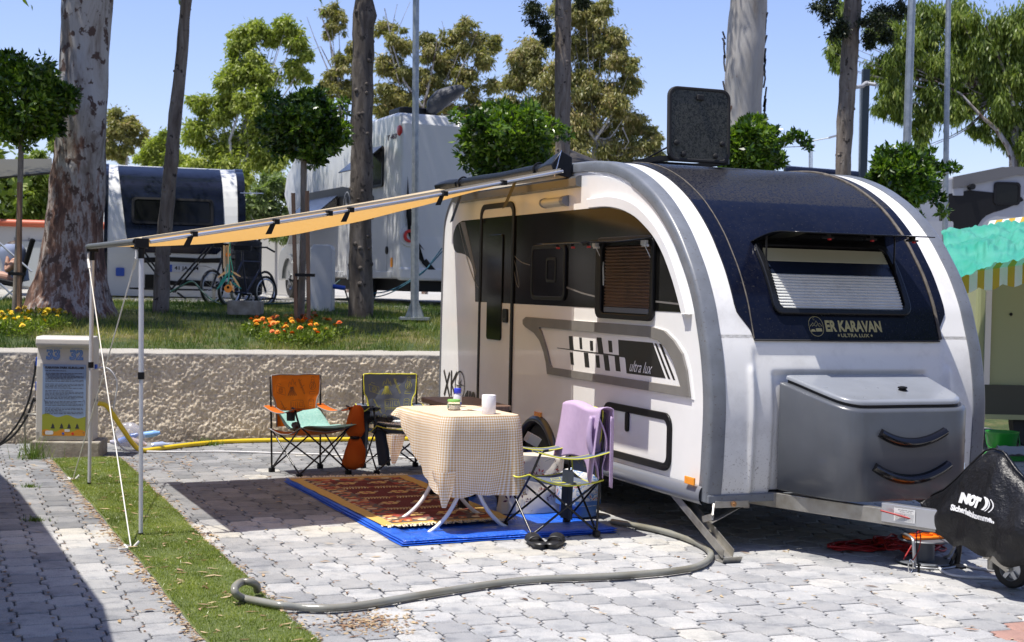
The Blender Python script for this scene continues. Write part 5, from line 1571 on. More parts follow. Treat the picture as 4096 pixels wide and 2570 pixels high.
# low dark table behind
t2c = Vector((-.33, 10.36, 0))
t2 = thing('rattan_table', 'brown rattan-topped table with black square legs behind the checked one', 'table', t2c, TH)
m_rattan, nt, p_ = newmat('brown_rattan'); co = pos(nt)
wv = nd(nt, 'ShaderNodeTexBrick'); wv.inputs['Scale'].default_value = 22; wv.inputs['Color1'].default_value = (.20, .12, .085, 1); wv.inputs['Color2'].default_value = (.15, .09, .065, 1); wv.inputs['Mortar'].default_value = (.06, .035, .025, 1); nt.links.new(co, wv.inputs[0])
nt.links.new(wv.outputs[0], p_.inputs['Base Color']); p_.inputs['Roughness'].default_value = .5
MB().rbox((0, 0, .735), (.42, .85, .035), .05).build('tabletop', m_rattan, t2, local=True, bevel=.006)
for sx_, sy_ in ((-1, -1), (1, -1), (-1, 1), (1, 1)):
    MB().box((sx_*.15+.03, sy_*.33, .36), (.065, .065, .72)).build('leg', m_black, t2, local=True, bevel=.004)

# ================================================================== tarp, rug
tarpc = [Vector((-.642, 8.626, 0)), Vector((.715, 9.262, 0)), Vector((-.50, 12.02, 0)), Vector((-1.795, 11.31, 0))]
m_tarp = M('blue_tarp', (.015, .13, .68), .38, col2=(.012, .10, .58), nscale=10, b=1.0, bs=7, bd=.06, coat=.1, rvar=.2)
def tarpf(a, b, k=0):
    p = (tarpc[0]+Vector((0, 0, 0))).lerp(tarpc[1], a).lerp(tarpc[3].lerp(tarpc[2], a), b)
    ed = min(a, 1-a)*1.4, min(b, 1-b)*2.8
    z = .004+.004*abs(noise.noise(Vector((p.x*3, p.y*3, k))))+.009*k
    p = p+Vector((.012*noise.noise(Vector((a*6, b*9, k+2))), .02*noise.noise(Vector((a*7, b*5, k+7))), z))
    if k: p += SX*.012*k-SY*(-.02*k)
    return p
tq = MB(); tq.grid(lambda a, b: tarpf(a, b, 0), 40, 60); tpo = tq.build('tarpaulin', m_tarp, smooth=180); tag(tpo, 'blue tarpaulin groundsheet spread under the rug and tables', 'tarpaulin')
for k in (1, 2):
    q = MB(); q.grid(lambda a, b, k=k: tarpf(a, b*(.05+.03*k) if k else b, k), 40, 3); o = q.build('folded_edge', m_tarp, smooth=180, solid=.003); o.parent = tpo
    q = MB(); q.grid(lambda a, b, k=k: tarpf(b*(.04+.02*k), a, k), 60, 3); o = q.build('folded_edge', m_tarp, smooth=180, solid=.003); o.parent = tpo
rc = [Vector((-.800, 9.165, .032)), Vector((.030, 9.585, .032)), Vector((-.835, 11.645, .030)), Vector((-1.752, 11.300, .030))]
def rugf(a, b, lift=0):
    p = rc[0].lerp(rc[1], a).lerp(rc[3].lerp(rc[2], a), b)
    p = p+Vector((.008*noise.noise(Vector((a*5, b*12, 1))), .010*noise.noise(Vector((a*6, b*8, 4))), .004*noise.noise(Vector((a*6, b*14, 8)))+lift))
    return p
m_rugy = M('rug_ochre', (.62, .40, .12), .95, b=.7, bs=250, bd=.004, col2=(.55, .34, .09), nscale=30)
m_rugr = M('rug_maroon', (.105, .012, .010), .95, b=.7, bs=250, bd=.004, col2=(.15, .02, .015), nscale=30)
m_rugb, nt, p_ = newmat('rug_border'); co = pos(nt)
vo = nd(nt, 'ShaderNodeTexVoronoi', distance='MANHATTAN'); vo.inputs['Scale'].default_value = 17; nt.links.new(co, vo.inputs['Vector'])
scn = nt.nodes.new('ShaderNodeSeparateColor'); nt.links.new(vo.outputs['Color'], scn.inputs[0])
cc = ramp(nt, scn.outputs[0], [(0, (.10, .07, .055)), (.3, (.30, .035, .02)), (.45, (.13, .10, .085)), (.6, (.46, .24, .12)), (.75, (.12, .09, .08)), (.88, (.36, .06, .03))]); nt.nodes['Color Ramp'].color_ramp.interpolation = 'CONSTANT'
nt.links.new(cc, p_.inputs['Base Color']); p_.inputs['Roughness'].default_value = .95; bump(nt, p_, noi(nt, co, 250, 2), .6, .004)
def rzone(a, b):
    e = min(a*.93, (1-a)*.93, b*2.36, (1-b)*2.36)
    return 0 if e < .095 else (1 if e < .235 else 2)
NUr, NVr = 62, 158
rg = MB(); rg.grid(rugf, NUr, NVr, mif=lambda a, b: rzone(a, b))
rgo = tag(rg.build('rug', [m_rugy, m_rugb, m_rugr], smooth=180), 'maroon and ochre kilim rug on the blue tarpaulin', 'rug')
m_mot = [M('motif_gold', (.58, .38, .14), .95), M('motif_pink', (.40, .10, .085), .95), M('motif_cream', (.66, .55, .36), .95), M('motif_orange', (.48, .14, .03), .95)]
mt = MB()
def RP(a, b, d): return rugf(min(1, max(0, a)), min(1, max(0, b)), .0022+d)
def blob(ca, cb, ra, rb, mi, ang=0):
    pts_ = []
    for k in range(8):
        t = 2*PI*k/8+ang; pts_.append(RP(ca+ra*math.cos(t), cb+rb*math.sin(t), 0))
    mt.add(pts_, [tuple(range(8))], mi)
rows_n = 7
for r_ in range(rows_n):
    cb = .16+.113*r_
    for ca in ((.37, .63) if r_ % 2 == 0 else (.37, .63)):
        if (r_ % 2 == 0):
            for k in range(6):
                t = 2*PI*k/6; blob(ca+.052*math.cos(t), cb+.020*math.sin(t), .026, .011, 0)
            blob(ca, cb, .026, .011, 1); blob(ca-.09, cb-.02, .02, .006, 2); blob(ca+.09, cb+.02, .02, .006, 2)
        else:
            for k in range(9):
                a0 = ca-.10+.024*k
                strokes(mt, [[(a0, cb), (a0-.02, cb+.022)], [(a0, cb), (a0-.02, cb-.022)]], .008, RP, 0, 2 if k % 2 else 0)
            strokes(mt, [[(ca-.12, cb), (ca+.12, cb)]], .006, RP, 0, 0)
            blob(.5, cb+.012, .03, .014, 1)
for k in range(20):                                       # flowers along the side borders
    cb = .06+.046*k
    for ca in (.155, .845):
        mi = (3, 2, 0, 1)[k % 4]; blob(ca, cb, .040, .012, mi); blob(ca, cb, .016, .005, (2, 3, 1, 0)[k % 4]); blob(ca+.05, cb+.02, .016, .006, 3); blob(ca-.05, cb+.02, .014, .006, 2)
for k in range(6):
    for cb in (.062, .938):
        ca = .24+.105*k; blob(ca, cb, .035, .014, (3, 2, 1, 0)[k % 4]); blob(ca, cb, .014, .006, 2)
o = mt.build('motif', m_mot); o.parent = rgo; tag(o, kind='stuff')
fr_ = MB()
for end, sg in ((0, -1), (1, 1)):
    for k in range(150):
        a = k/149; p = rugf(a, end, .002); d = (rugf(a, end)-rugf(a, 1-end)).normalized()
        e = p+d*random.uniform(.03, .07)+SX*random.uniform(-.03, .03)+Vector((0, 0, random.uniform(-.012, .01)))
        e.z = max(.030, e.z); m_ = p.lerp(e, .5)+SX*random.uniform(-.012, .012)+Vector((0, 0, .006))
        fr_.ribbon([p, m_, e], .0085, (0, 0, 1))
o = fr_.build('fringe', M('fringe_cream', (.72, .64, .50), .95)); o.parent = rgo; tag(o, kind='stuff')
# ================================================================== small things on the ground
V1 = 1.69959
m_eva = M('black_eva', (.016, .016, .017), .45, b=.15, bs=150)
def slipper(label, c, rz, group):
    t = thing('slipper', label, 'slipper', c, rz, group)
    def outline(s):
        # toe at +y, heel at -y
        return sp2([(0, .130*s), (.040, .105*s), (.048, .04*s), (.038, -.03*s), (.034, -.10*s), (0, -.132*s), (-.034, -.10*s), (-.036, -.03*s), (-.040, .04*s), (-.034, .105*s)], 4, True)
    q = MB(); o = outline(1); K = len(o)
    for z, ins in ((0, .004), (.006, 0), (.024, .002), (.030, .006), (.022, .014)):
        for a, b in shrink(o, ins): q.v.append((a, b, z+.010*smooth(0, -.13, b)*(z > .02)))
    for l in range(4):
        for i in range(K): j = (i+1) % K; q.f.append((l*K+i, l*K+j, (l+1)*K+j, (l+1)*K+i)); q.m.append(0)
    q.f.append(tuple(4*K+i for i in range(K))); q.m.append(0)
    q.build('sole', m_eva, t, local=True, smooth=50)
    st = MB()
    def strap(a, b):
        ang = PI*a; y = .095-.085*b; w = .048-.003*b
        return Vector((w*math.cos(ang), y+.01*math.sin(ang)*(1-b), .018+.040*math.sin(ang)**.8*(1-.12*b)+.006*(1-b)))
    st.grid(strap, 16, 6); st.build('strap', m_eva, t, local=True, smooth=180, solid=.007)
    return t
slipper('left black slide slipper of the pair by the chair foot', G(1262*V1, 1285*V1), R(14), 'pair of black slide slippers')
slipper('right black slide slipper of the pair by the chair foot', G(1304*V1, 1285*V1), R(-12), 'pair of black slide slippers')
# tote bag with leaf print
tote = thing('tote_bag', 'cream tote bag with red berry and leaf print under the chair', 'bag', Vector((.15, 10.02, .01)), TH)
m_tote = clothmat('cream_canvas', (.62, .56, .46), .12, (.5, .45, .3), (.66, .62, .54), 4, .5, 30)
q = MB()
NZ, NA = 14, 40
for i in range(NZ+1):
    t = i/NZ
    for j in range(NA):
        a = 2*PI*j/NA; w = .235+.03*t-.02*math.sin(PI*t); d = .085*(1-.45*t)
        x = w*math.copysign(abs(math.cos(a))**.55, math.cos(a)); y = d*math.copysign(abs(math.sin(a))**.6, math.sin(a))
        x *= 1+.05*noise.noise(Vector((a*2, t*3, 2))); y += .03*noise.noise(Vector((a*2.2, t*4, 7)))
        q.v.append((x, y, .40*t+(.025*math.sin(a*2) if i == NZ else 0)))
for i in range(NZ):
    for j in range(NA): q.f.append((i*NA+j, i*NA+(j+1) % NA, (i+1)*NA+(j+1) % NA, (i+1)*NA+j)); q.m.append(0)
q.f.append(tuple(reversed(range(NA)))); q.m.append(0); q.f.append(tuple(NZ*NA+j for j in range(NA))); q.m.append(0)
tbo = q.build('bag_body', m_tote, tote, local=True, smooth=60)
pr = MB()
def TP(a, b, d):
    t = b/.40; dd = .085*(1-.45*t)
    return Vector((a, -dd*(max(.0, 1-(abs(a)/.26)**2.5))**.5-.012-.022*0, b))
rnd = random.Random(5)
for k in range(34):
    a, b = rnd.uniform(-.02, .22) if k % 3 else rnd.uniform(-.2, .2), rnd.uniform(.04, .36); s_ = rnd.uniform(.012, .028); an = rnd.uniform(0, 2*PI); mi = rnd.choice((0, 1, 1, 2))
    if mi < 2:
        for j in range(rnd.choice((1, 3, 4))):
            an2 = an+j*1.1
            c0 = (a+s_*math.cos(an2), b+s_*math.sin(an2))
            pr.add([TP(c0[0]+s_*.6*math.cos(an2+t_)*(1 if t_ in (0, PI) else .45), c0[1]+s_*.6*math.sin(an2+t_)*(1 if t_ in (0, PI) else .45), 0) for t_ in (0, 1, 2, PI, 4.1, 5.1)], [tuple(range(6))], mi)
    strokes(pr, [[(a, b), (a+s_*2*math.cos(an+.5), b+s_*2*math.sin(an+.5))]], .002, TP, 0, 2)
PRN_ = pr.build('leaf_print', [M('berry_print', (.26, .03, .03), .8), M('plum_print', (.10, .03, .06), .8), M('ink_print', (.03, .03, .05), .8)], tbo, local=True); tag(PRN_, kind='stuff')
# woven basket bag with a rolled blue item
bk_c = Vector((-.02, 10.52, 0))
bkt = thing('woven_basket', 'dark woven basket bag on the ground beside the caravan wheel', 'basket', bk_c, TH)
m_weave, nt, p_ = newmat('dark_weave'); co = pos(nt); br = nd(nt, 'ShaderNodeTexBrick'); br.inputs['Scale'].default_value = 24
br.inputs['Color1'].default_value = (.05, .035, .035, 1); br.inputs['Color2'].default_value = (.30, .20, .20, 1); br.inputs['Mortar'].default_value = (.01, .01, .01, 1); br.inputs['Bias'].default_value = -.3
mpv = nd(nt, 'ShaderNodeMapping'); mpv.inputs['Rotation'].default_value = (PI/2, 0, 0); nt.links.new(co, mpv.inputs[0]); nt.links.new(mpv.outputs[0], br.inputs[0]); nt.links.new(br.outputs[0], p_.inputs['Base Color']); p_.inputs['Roughness'].default_value = .5
MB().lathe([(.19, 0), (.21, .04), (.21, .22), (.20, .31), (.17, .35), (.0, .34)], (.14, 0, 0), 24).build('basket_body', m_weave, bkt, local=True, smooth=50)
MB().tube([(-.0, -.20, .28), (.02, -.22, .38), (.14, -.21, .41), (.2, -.21, .28)], .009, 6, smooth=4).build('handle', m_black, bkt, local=True, smooth=60)
pv = Vector(bk_c)
tu = thing('flask', 'blue tube with bright green cap lying on the basket', 'flask', bk_c+Vector((.14, -.12, .39)), TH)
MB().tube([(-.26, 0, .015), (.115, 0, -.03)], .036, 16).build('tube', M('blue_tube', (.012, .03, .34), .3), tu, local=True, smooth=60)
MB().tube([(.115, 0, -.03), (.175, 0, -.037)], .045, 18).tube([(.175, 0, -.037), (.182, 0, -.0375)], .014, 8).build('cap', M('lime_cap', (.12, .60, .04), .4), tu, local=True, smooth=50, bevel=.004)
q = MB(); q.box((0, 0, 0), (.10, .07, .07), rot=Matrix.Rotation(.5, 3, 'Y') @ Matrix.Rotation(.4, 3, 'Z')); o = q.build('carton', M('carton_white', (.5, .48, .46), .6), loc=None)
for v_ in o.data.vertices: v_.co = v_.co+Vector(bk_c)+Vector((.19, -.02, .47))
tag(o, 'small white carton wedged behind the blue tube at the wheel arch', 'box')
# camping gas cylinder with Turkish tile pattern
gc = thing('gas_cylinder', 'white and blue patterned gas cylinder beside the tote bag', 'gas cylinder', Vector((.49, 9.93, .01)))
m_tile, nt, p_ = newmat('tile_pattern'); co = pos(nt)
c_ = ramp(nt, noi(nt, co, 17, 3, .6, 1.2), [(.0, (.62, .61, .60)), (.45, (.62, .61, .60)), (.50, (.12, .25, .5)), (.56, (.62, .61, .60)), (.62, (.45, .08, .05)), (.68, (.03, .07, .2))]); nt.nodes['Color Ramp'].color_ramp.interpolation = 'CONSTANT'
nt.links.new(c_, p_.inputs['Base Color']); p_.inputs['Roughness'].default_value = .3
MB().lathe([(.11, .07), (.15, .08), (.158, .12), (.158, .23), (.14, .285), (.10, .315), (.05, .33), (.0, .335)], (0, 0, 0), 28).build('shell', m_tile, gc, local=True, smooth=50)
m_gblue = M('gas_blue', (.05, .15, .42), .4)
MB().lathe([(.125, 0), (.13, .002), (.13, .075), (.125, .078)], (0, 0, 0), 28, cap=False).lathe([(.159, .085), (.1595, .115)], (0, 0, 0), 28, cap=False).build('foot_ring', m_gblue, gc, local=True, smooth=50)
q = MB(); put_text(q, 'AYGAZ', .035, lambda a, b, d: Vector((.1605*math.cos(a/.16-PI/2-.5), .1605*math.sin(a/.16-PI/2-.5), .09+b*.8)), 0, width=.11, height=.02)
q.build('lettering', m_white, gc, local=True)
MB().lathe([(.02, .33), (.02, .37), (.03, .38), (.01, .40)], (0, 0, 0), 12).build('valve', M('brass_valve', (.4, .3, .1), .4, .9), gc, local=True)

# ================================================================== ribbed drain hose
hp = [(606, 1391), (603, 1378), (588, 1370), (568, 1371), (553, 1383), (555, 1398), (575, 1409), (615, 1417), (660, 1425), (705, 1430), (770, 1432), (830, 1428), (885, 1420), (940, 1410), (1000, 1400), (1060, 1390), (1130, 1379), (1200, 1370), (1265, 1364), (1330, 1361), (1390, 1359), (1450, 1356), (1520, 1351), (1580, 1345), (1630, 1337), (1660, 1325), (1673, 1308), (1665, 1293), (1640, 1278), (1600, 1262), (1550, 1248), (1500, 1238), (1440, 1228)]
hpts = []
for i, (u, v) in enumerate(hp):
    z = .025+(.075 if i in (2, 3, 4) else (.05 if i in (1, 5) else (.0 if i > 8 else .015)))
    hpts.append(G(u*V1, v*V1, z))
hs = spline(hpts, 10)
# resample evenly to carry the ribs
L = [0]
for a, b in zip(hs[:-1], hs[1:]): L.append(L[-1]+(b-a).length)
LL = np.array(L); nR = int(LL[-1]/.0042); tt_ = np.linspace(0, LL[-1], nR)
P3 = np.stack([np.interp(tt_, LL, [p[k] for p in hs]) for k in range(3)], 1)
q = MB(); q.tube([Vector(p) for p in P3], [(.0205 if i % 2 else .0172) for i in range(nR)], 10)
m_hose, nt, p_ = newmat('ribbed_hose'); co = pos(nt)
nt.links.new(ramp(nt, noi(nt, co, 3, 3), [(.3, (.17, .155, .11)), (.6, (.25, .25, .22))]), p_.inputs['Base Color']); p_.inputs['Roughness'].default_value = .22; p_.inputs['Coat Weight'].default_value = .5
tag(q.build('drain_hose', m_hose, smooth=180), 'grey ribbed drain hose curling from under the caravan onto the turf', 'hose')
# yellow garden hose along the wall, white cable, black cable
def hose(name, label, cat, pts, r, mat, per=8):
    q = MB(); q.tube(spline([Vector(p) for p in pts], per), r, 8); return tag(q.build(name, mat, smooth=60), label, cat)
m_yel = M('yellow_hose', (.72, .52, .015), .35, coat=.2)
def wallp(x, d, z): return W0+WXd*x+WYd*d+Vector((0, 0, z))
ph0 = Vector((-3.71, 12.74, .56))
hose('garden_hose', 'yellow garden hose running along the foot of the wall', 'hose', [Vector((-3.70, 12.74, .47)), Vector((-3.62, 12.76, .44)), Vector((-3.50, 12.80, .25)), Vector((-3.42, 12.95, .07)), Vector((-3.36, 13.02, .02)), Vector((-3.27, 13.15, .02)), Vector((-3.05, 13.50, .025)), wallp(.95, -.25, .02), wallp(1.5, -.17, .02), wallp(2.2, -.20, .025), wallp(3.0, -.16, .02), wallp(4.2, -.22, .02), wallp(5.2, -.2, .02)], .022, m_yel)
m_wcab = M('white_cable', (.60, .60, .60), .5)
hose('water_cable', 'thin white cable from the pedestal across the pavers behind the chairs', 'cable', [Vector((-3.71, 12.72, .79)), Vector((-3.60, 12.72, .78)), Vector((-3.53, 12.74, .65)), Vector((-3.56, 12.76, .45)), Vector((-3.58, 12.80, .25)), Vector((-3.52, 12.88, .06)), Vector((-3.40, 12.96, .012)), G(330*V1, 1063*V1, .01), G(420*V1, 1064*V1, .01), G(520*V1, 1063*V1, .01), G(630*V1, 1066*V1, .01), G(760*V1, 1070*V1, .01), G(900*V1, 1074*V1, .01), G(1030*V1, 1083*V1, .01), G(1130*V1, 1090*V1, .01)], .008, m_wcab)
m_bcab = M('black_cable', (.012, .012, .012), .5)
for k, (off, lab) in enumerate(((0, 'black power cable plugged high into the left side of the pedestal'), (.10, 'second black cable sagging lower at the left of the pedestal'))):
    hose('power_cable', lab, 'cable', [Vector((-4.235, 12.66, .84-off*3.6)), Vector((-4.25, 12.66, .70-off*2)), Vector((-4.30, 12.64, .45-off)), Vector((-4.42, 12.62, .22-off*.5)), Vector((-4.60, 12.60, .06)), Vector((-4.85, 12.5, .012)), Vector((-5.4, 12.2, .012))], .010, m_bcab)

# ================================================================== service pedestal with rules board
pd = thing('service_pedestal', 'white service pedestal 33 32 with a park rules board on it', 'service pedestal', Vector((-3.955, 12.60, 0)), R(6))
m_pedc = M('stained_concrete', (.36, .33, .27), .9, col2=(.20, .17, .13), nscale=9, b=.5, bs=60, bd=.01)
MB().box((.02, .14, .065), (.60, .40, .15)).build('footing', m_pedc, pd, local=True, bevel=.012)
m_grp = M('cream_fibreglass', (.56, .53, .47), .45, col2=(.50, .47, .41), nscale=3)
side = [(.00, .14), (-.01, .22), (-.005, .80), (.01, .86), (.02, .96), (-.05, .985), (-.06, 1.0), (-.055, 1.045), (-.03, 1.068), (.20, 1.07), (.27, 1.03), (.27, .14)]
MB().prism(side, lambda a, b, d: Vector((d, a, b)), -.245, .245).build('cabinet', m_grp, pd, local=True, bevel=.014, bseg=3)
def PDm(a, b, d): return Vector((a, -.010-d+.004*0, b))
MB().box((0, -.010, .50), (.42, .006, .66)).build('recess_panel', m_grp, pd, local=True)
m_bdb = M('board_blue', (.23, .31, .46), .35); m_bdg = M('board_olive', (.28, .30, .035), .35); m_bdo = M('board_orange', (.52, .22, .02), .35); m_ink = M('board_ink', (.03, .03, .035), .5)
bd = MB().prism(rrect(.375, .635, .008, 2, 0, .505), PDm, .004, .009).build('rules_board', m_bdb, pd, local=True)
q = MB()
hill = [(-.1875, .36)]+[(-.1875+.0125*i, .375+.012*math.sin(i*.45)-.0008*i) for i in range(31)]
q.prism([(-.1875, .188)]+[(a, b) for a, b in hill[1:]]+[(.1875, .188)], PDm, .009, .0095)
q.build('board_hills', m_bdg, bd, local=True)
q = MB(); q.prism([(-.1875, .188)]+[(-.1875+.025*i, .235+.012*math.sin(i*1.1)) for i in range(16)]+[(.1875, .188)], PDm, .0097, .0101); q.build('board_ground', m_bdo, bd, local=True)
q = MB()
put_text(q, 'KARAVAN PARK KURALLARI', .03, lambda a, b, d: PDm(a, .782+b, d), .0105, width=.33, height=.022, offset=.002)
rl = random.Random(3)
for k in range(33):
    z = .765-.0118*k
    if k in (1, 9, 14, 22, 27): continue
    x1 = .165 if k % 3 else rl.uniform(-.02, .12)
    x = -.165
    while x < x1:
        w = rl.uniform(.012, .04); strokes(q, [[(x, z), (min(x+w, x1), z)]], .0052, PDm, .0105); x += w+.005
for x in (-.095, -.02, .045, .115):
    q.prism([(x-.018, .255), (x+.018, .255), (x+.010, .275), (x+.014, .275), (x, .300), (x-.012, .275), (x-.008, .275)], PDm, .0102, .0106)
tag(q.build('board_print', m_ink, bd, local=True), kind='stuff')
m_bw = M('board_white', (.6, .6, .6), .5)
for a_ in ((.07, .035, .012, 3, -.125, .215), (.045, .022, .004, 3, .03, .235)): MB().prism(rrect(*a_), PDm, .0102, .0108).build('printed_vehicle', m_bw, bd, local=True)
for k, (x, m_) in enumerate(((-.005, m_blueplug), (.078, m_red))):
    MB().lathe([(.011, 0), (.011, .0012)], PDm(x, .208, .0104), 10, axis=(0, -1, 0)).build('board_logo', m_, bd, local=True)
for x in (-.17, .17):
    for z in (.80, .505, .22): MB().lathe([(.006, 0), (.004, .004)], PDm(x, z, .009), 8, axis=(0, -1, 0)).build('screw', m_chrome, bd, local=True)
m_bluepr = M('stencil_blue', (.10, .22, .48), .5)
for txt, x in (('33', -.105), ('32', .095)):
    vs, fs = text_mesh(txt, .1, offset=.006); vs2, fs2 = text_mesh(txt, .1, offset=-.0055)
    q = MB(); xs = [v[0] for v in vs]; k = .12/(max(xs)-min(xs))
    q.add([Vector((x+v[0]*k, .0005+.02*((.87+v[1]*k-.86)/.1), .868+v[1]*k)) for v in vs], fs, 0); q.add([Vector((x+v[0]*k, -.0012+.02*((.87+v[1]*k-.86)/.1), .868+v[1]*k)) for v in vs2], fs2, 1)
    q.build('painted_number', [m_bluepr, m_grp], pd, local=True)
q = MB(); strokes(q, [[(-.17, .968), (-.03, .966)], [(.05, .967), (.16, .968)]], .008, lambda a, b, d: Vector((a, .003, b))); q.build('paint_smear', m_bluepr, pd, local=True)
for z in (.86, .64):
    MB().box((-.25, .07, z-.02), (.03, .05, .08)).build('socket', m_blueplug, pd, local=True, bevel=.006)
MB().box((.252, .08, .80), (.025, .05, .04)).build('socket', m_blueplug, pd, local=True, bevel=.006)
MB().tube([(.235, .08, .50), (.275, .08, .50)], .012, 8).build('tap', m_steel, pd, local=True)
MB().tube([(-.24, .05, .37), (-.36, .08, .37), (-.36, .12, .02)], .009, 6).build('pipe', m_steel, pd, local=True, smooth=60)
# clear bag with bottles at the wall
pb = thing('rubbish_bag', 'clear plastic bag full of empty bottles against the wall', 'bag', Vector((-3.52, 13.15, 0)))
m_film, nt, p_ = newmat('plastic_film'); p_.inputs['Base Color'].default_value = (.75, .75, .82, 1); p_.inputs['Roughness'].default_value = .2; p_.inputs['Alpha'].default_value = .30
q = MB()
def bagf(a, b):
    th_, ph = 2*PI*a, PI*b*.96; r = .11*(1+.35*noise.noise(Vector((math.cos(th_)*1.5, math.sin(th_)*1.5, ph*1.2))))
    return Vector((r*1.35*math.sin(ph)*math.cos(th_), r*.7*math.sin(ph)*math.sin(th_), max(.01, .12+.12*math.cos(ph)*(1.2 if ph < 1 else 1))))
q.grid(bagf, 26, 16); q.build('film', m_film, pb, local=True, smooth=40)
for k, (x, y, z, dx, dz, c_) in enumerate(((-.10, .02, .08, .12, .05, (.05, .18, .6)), (.02, -.02, .10, .1, -.03, (.6, .5, .5)), (.10, .03, .14, .12, .02, (.2, .4, .75)), (.0, .03, .06, -.13, .01, (.5, .5, .6)))):
    m_ = M('bottle_tint', c_, .25)
    bt_ = MB(); bt_.tube([(x, y, z), (x+dx, y, z+dz)], [.03, .032, .032, .031], 10); bt_.tube([(x+dx, y, z+dz), (x+dx*1.45, y, z+dz*1.45)], [.03, .015], 10); bt_.build('bottle', m_, pb, local=True, smooth=50)
tag(MB().lathe([(.0, -.05), (.030, -.05), (.034, -.03), (.034, .05), (.013, .09), (.013, .11)], Vector((-3.30, 13.30, .035)), 14, axis=(1, .3, .1)).build('water_bottle', M('pet_blue', (.35, .42, .62), .15), smooth=50), 'small empty water bottle beside the plastic bag', 'bottle')

# ================================================================== hitch cover, jockey wheel, cable reel
hc = thing('hitch_cover', 'black vinyl hitch cover with white lettering over the drawbar', 'hitch cover', LW(1.03, -1.1, 0), TH)
HX = 1.03
st = [(-.66, .415, .37, .025, 0), (-.72, .45, .30, .06, -.02), (-.80, .485, .262, .095, -.02), (-.92, .575, .235, .115, 0), (-1.04, .675, .222, .125, 0), (-1.13, .745, .215, .120, 0), (-1.20, .765, .212, .115, 0), (-1.28, .755, .208, .12, 0), (-1.38, .67, .20, .135, 0), (-1.52, .585, .20, .14, 0), (-1.68, .55, .21, .12, 0), (-1.80, .40, .25, .05, 0)]
q = MB(); NSEC = 26; K_ = []
yy = [s_[0] for s_ in st][::-1]
def stv(y, k): return float(np.interp(y, yy, [s_[k] for s_ in st][::-1]))
ys_ = np.linspace(-.66, -1.80, 60)
for y in ys_:
    zt, zb, hw, sh = stv(y, 1), stv(y, 2), stv(y, 3), stv(y, 4)
    for j in range(NSEC+1):
        t = j/NSEC                          # from the near hem over the ridge to the far hem
        s_ = abs(t-.5)*2
        z = zb+(zt-zb)*(1-s_)**.85; w = hw*(.10+.90*min(1, s_*1.5)**.8)
        x = -w if t < .5 else w
        amp = .020*min(1, s_*2)
        fan = math.atan2(y+1.2, zt+.12-z)
        x += amp*math.sin(y*21+z*9+(2 if t < .5 else 5))+amp*1.1*noise.noise(Vector((y*6, z*5, t*3)))-.016*abs(math.sin(fan*5.5+.6))**.6*min(1, s_*1.6)*(1 if t < .5 else -1)
        z2 = z+.018*math.sin(y*26)*smooth(.8, 1, s_)
        q.v.append((HX+x, y, z2))
n1_ = NSEC+1
for i in range(len(ys_)-1):
    for j in range(NSEC): a = i*n1_+j; q.f.append((a, a+1, a+n1_+1, a+n1_)); q.m.append(0)
q.f.append(tuple(range(n1_))); q.m.append(0); q.f.append(tuple((len(ys_)-1)*n1_+j for j in reversed(range(n1_)))); q.m.append(0)
# thing frame sits at the hitch, so shift the local coordinates
q.v = [tuple(LW(*v)) for v in q.v]
m_cover = M('black_vinyl_cover', (.007, .007, .008), .36, spec=.35, b=.6, bs=9, bd=.03, speck=((.05, .045, .04), 30, .72))
hco = q.build('cover', m_cover, hc, smooth=180, solid=.003)
def cover_x(y, z):
    zt, zb, hw = stv(y, 1), stv(y, 2), stv(y, 3)
    f = min(1, max(0, (z-zb)/(zt-zb))); s_ = 1-f**(1/.85)
    w = hw*(.10+.90*min(1, s_*1.5)**.8); amp = .016*min(1, s_*2)
    return HX-w+amp*math.sin(y*21+z*9+2)-.022
def CV(a, b, d): 
    y, z = a, b; return LW(cover_x(y, z)-d, y, z)
q = MB()
def subdiv_text(mb, txt, w, h, mp, **kw):
    vs, fs = text_mesh(txt, .1, **kw); xs = [v[0] for v in vs]; ysx = [v[1] for v in vs]; k = w/(max(xs)-min(xs)); k2 = h/(max(ysx)-min(ysx)); x0 = min(xs); y0 = min(ysx)
    mb.add([mp((v[0]-x0)*k, (v[1]-y0)*k2) for v in vs], fs, 0)
subdiv_text(q, 'NOT', .205, .060, lambda a, b: CV(-1.065-a, .455+b-a*.02, .002), offset=.010, shear=.12)
for k in range(3):
    yb = -1.285-.022*k
    base = [(yb+.004-.022*(1-((i/6)*2-1)**2), .450-.004*k+.070*i/6) for i in range(7)]
    for i in range(6):
        (y0, z0), (y1, z1) = base[i], base[i+1]; w_ = .018 if k == 0 else .007
        q.add([CV(y0, z0, .002), CV(y0-w_, z0, .002), CV(y1-w_, z1, .002), CV(y1, z1, .002)], [(0, 1, 2, 3)])
subdiv_text(q, 'Sicherheitnkommen', .355, .034, lambda a, b: CV(-1.020-a, .408+b-a*.055, .002), offset=.006)
q.build('lettering', M('white_print', (.68, .68, .68), .5), hc)
# stitched seam ridge
q = MB(); q.tube([LW(HX-.005, y, stv(y, 1)+.004) for y in np.linspace(-.68, -1.78, 40)], .006, 6); q.build('seam', m_cover, hc, smooth=60)
MB().tube([LW(HX-.10, -.71, .33), LW(HX-.13, -.72, .30), LW(HX-.12, -.71, .15), LW(HX-.125, -.735, .03)], .003, 5, smooth=5).tube([LW(HX-.12, -.735, .05), LW(HX-.125, -.74, -.0+.005)], .007, 6).build('elastic_cord', m_black, hc, smooth=60)
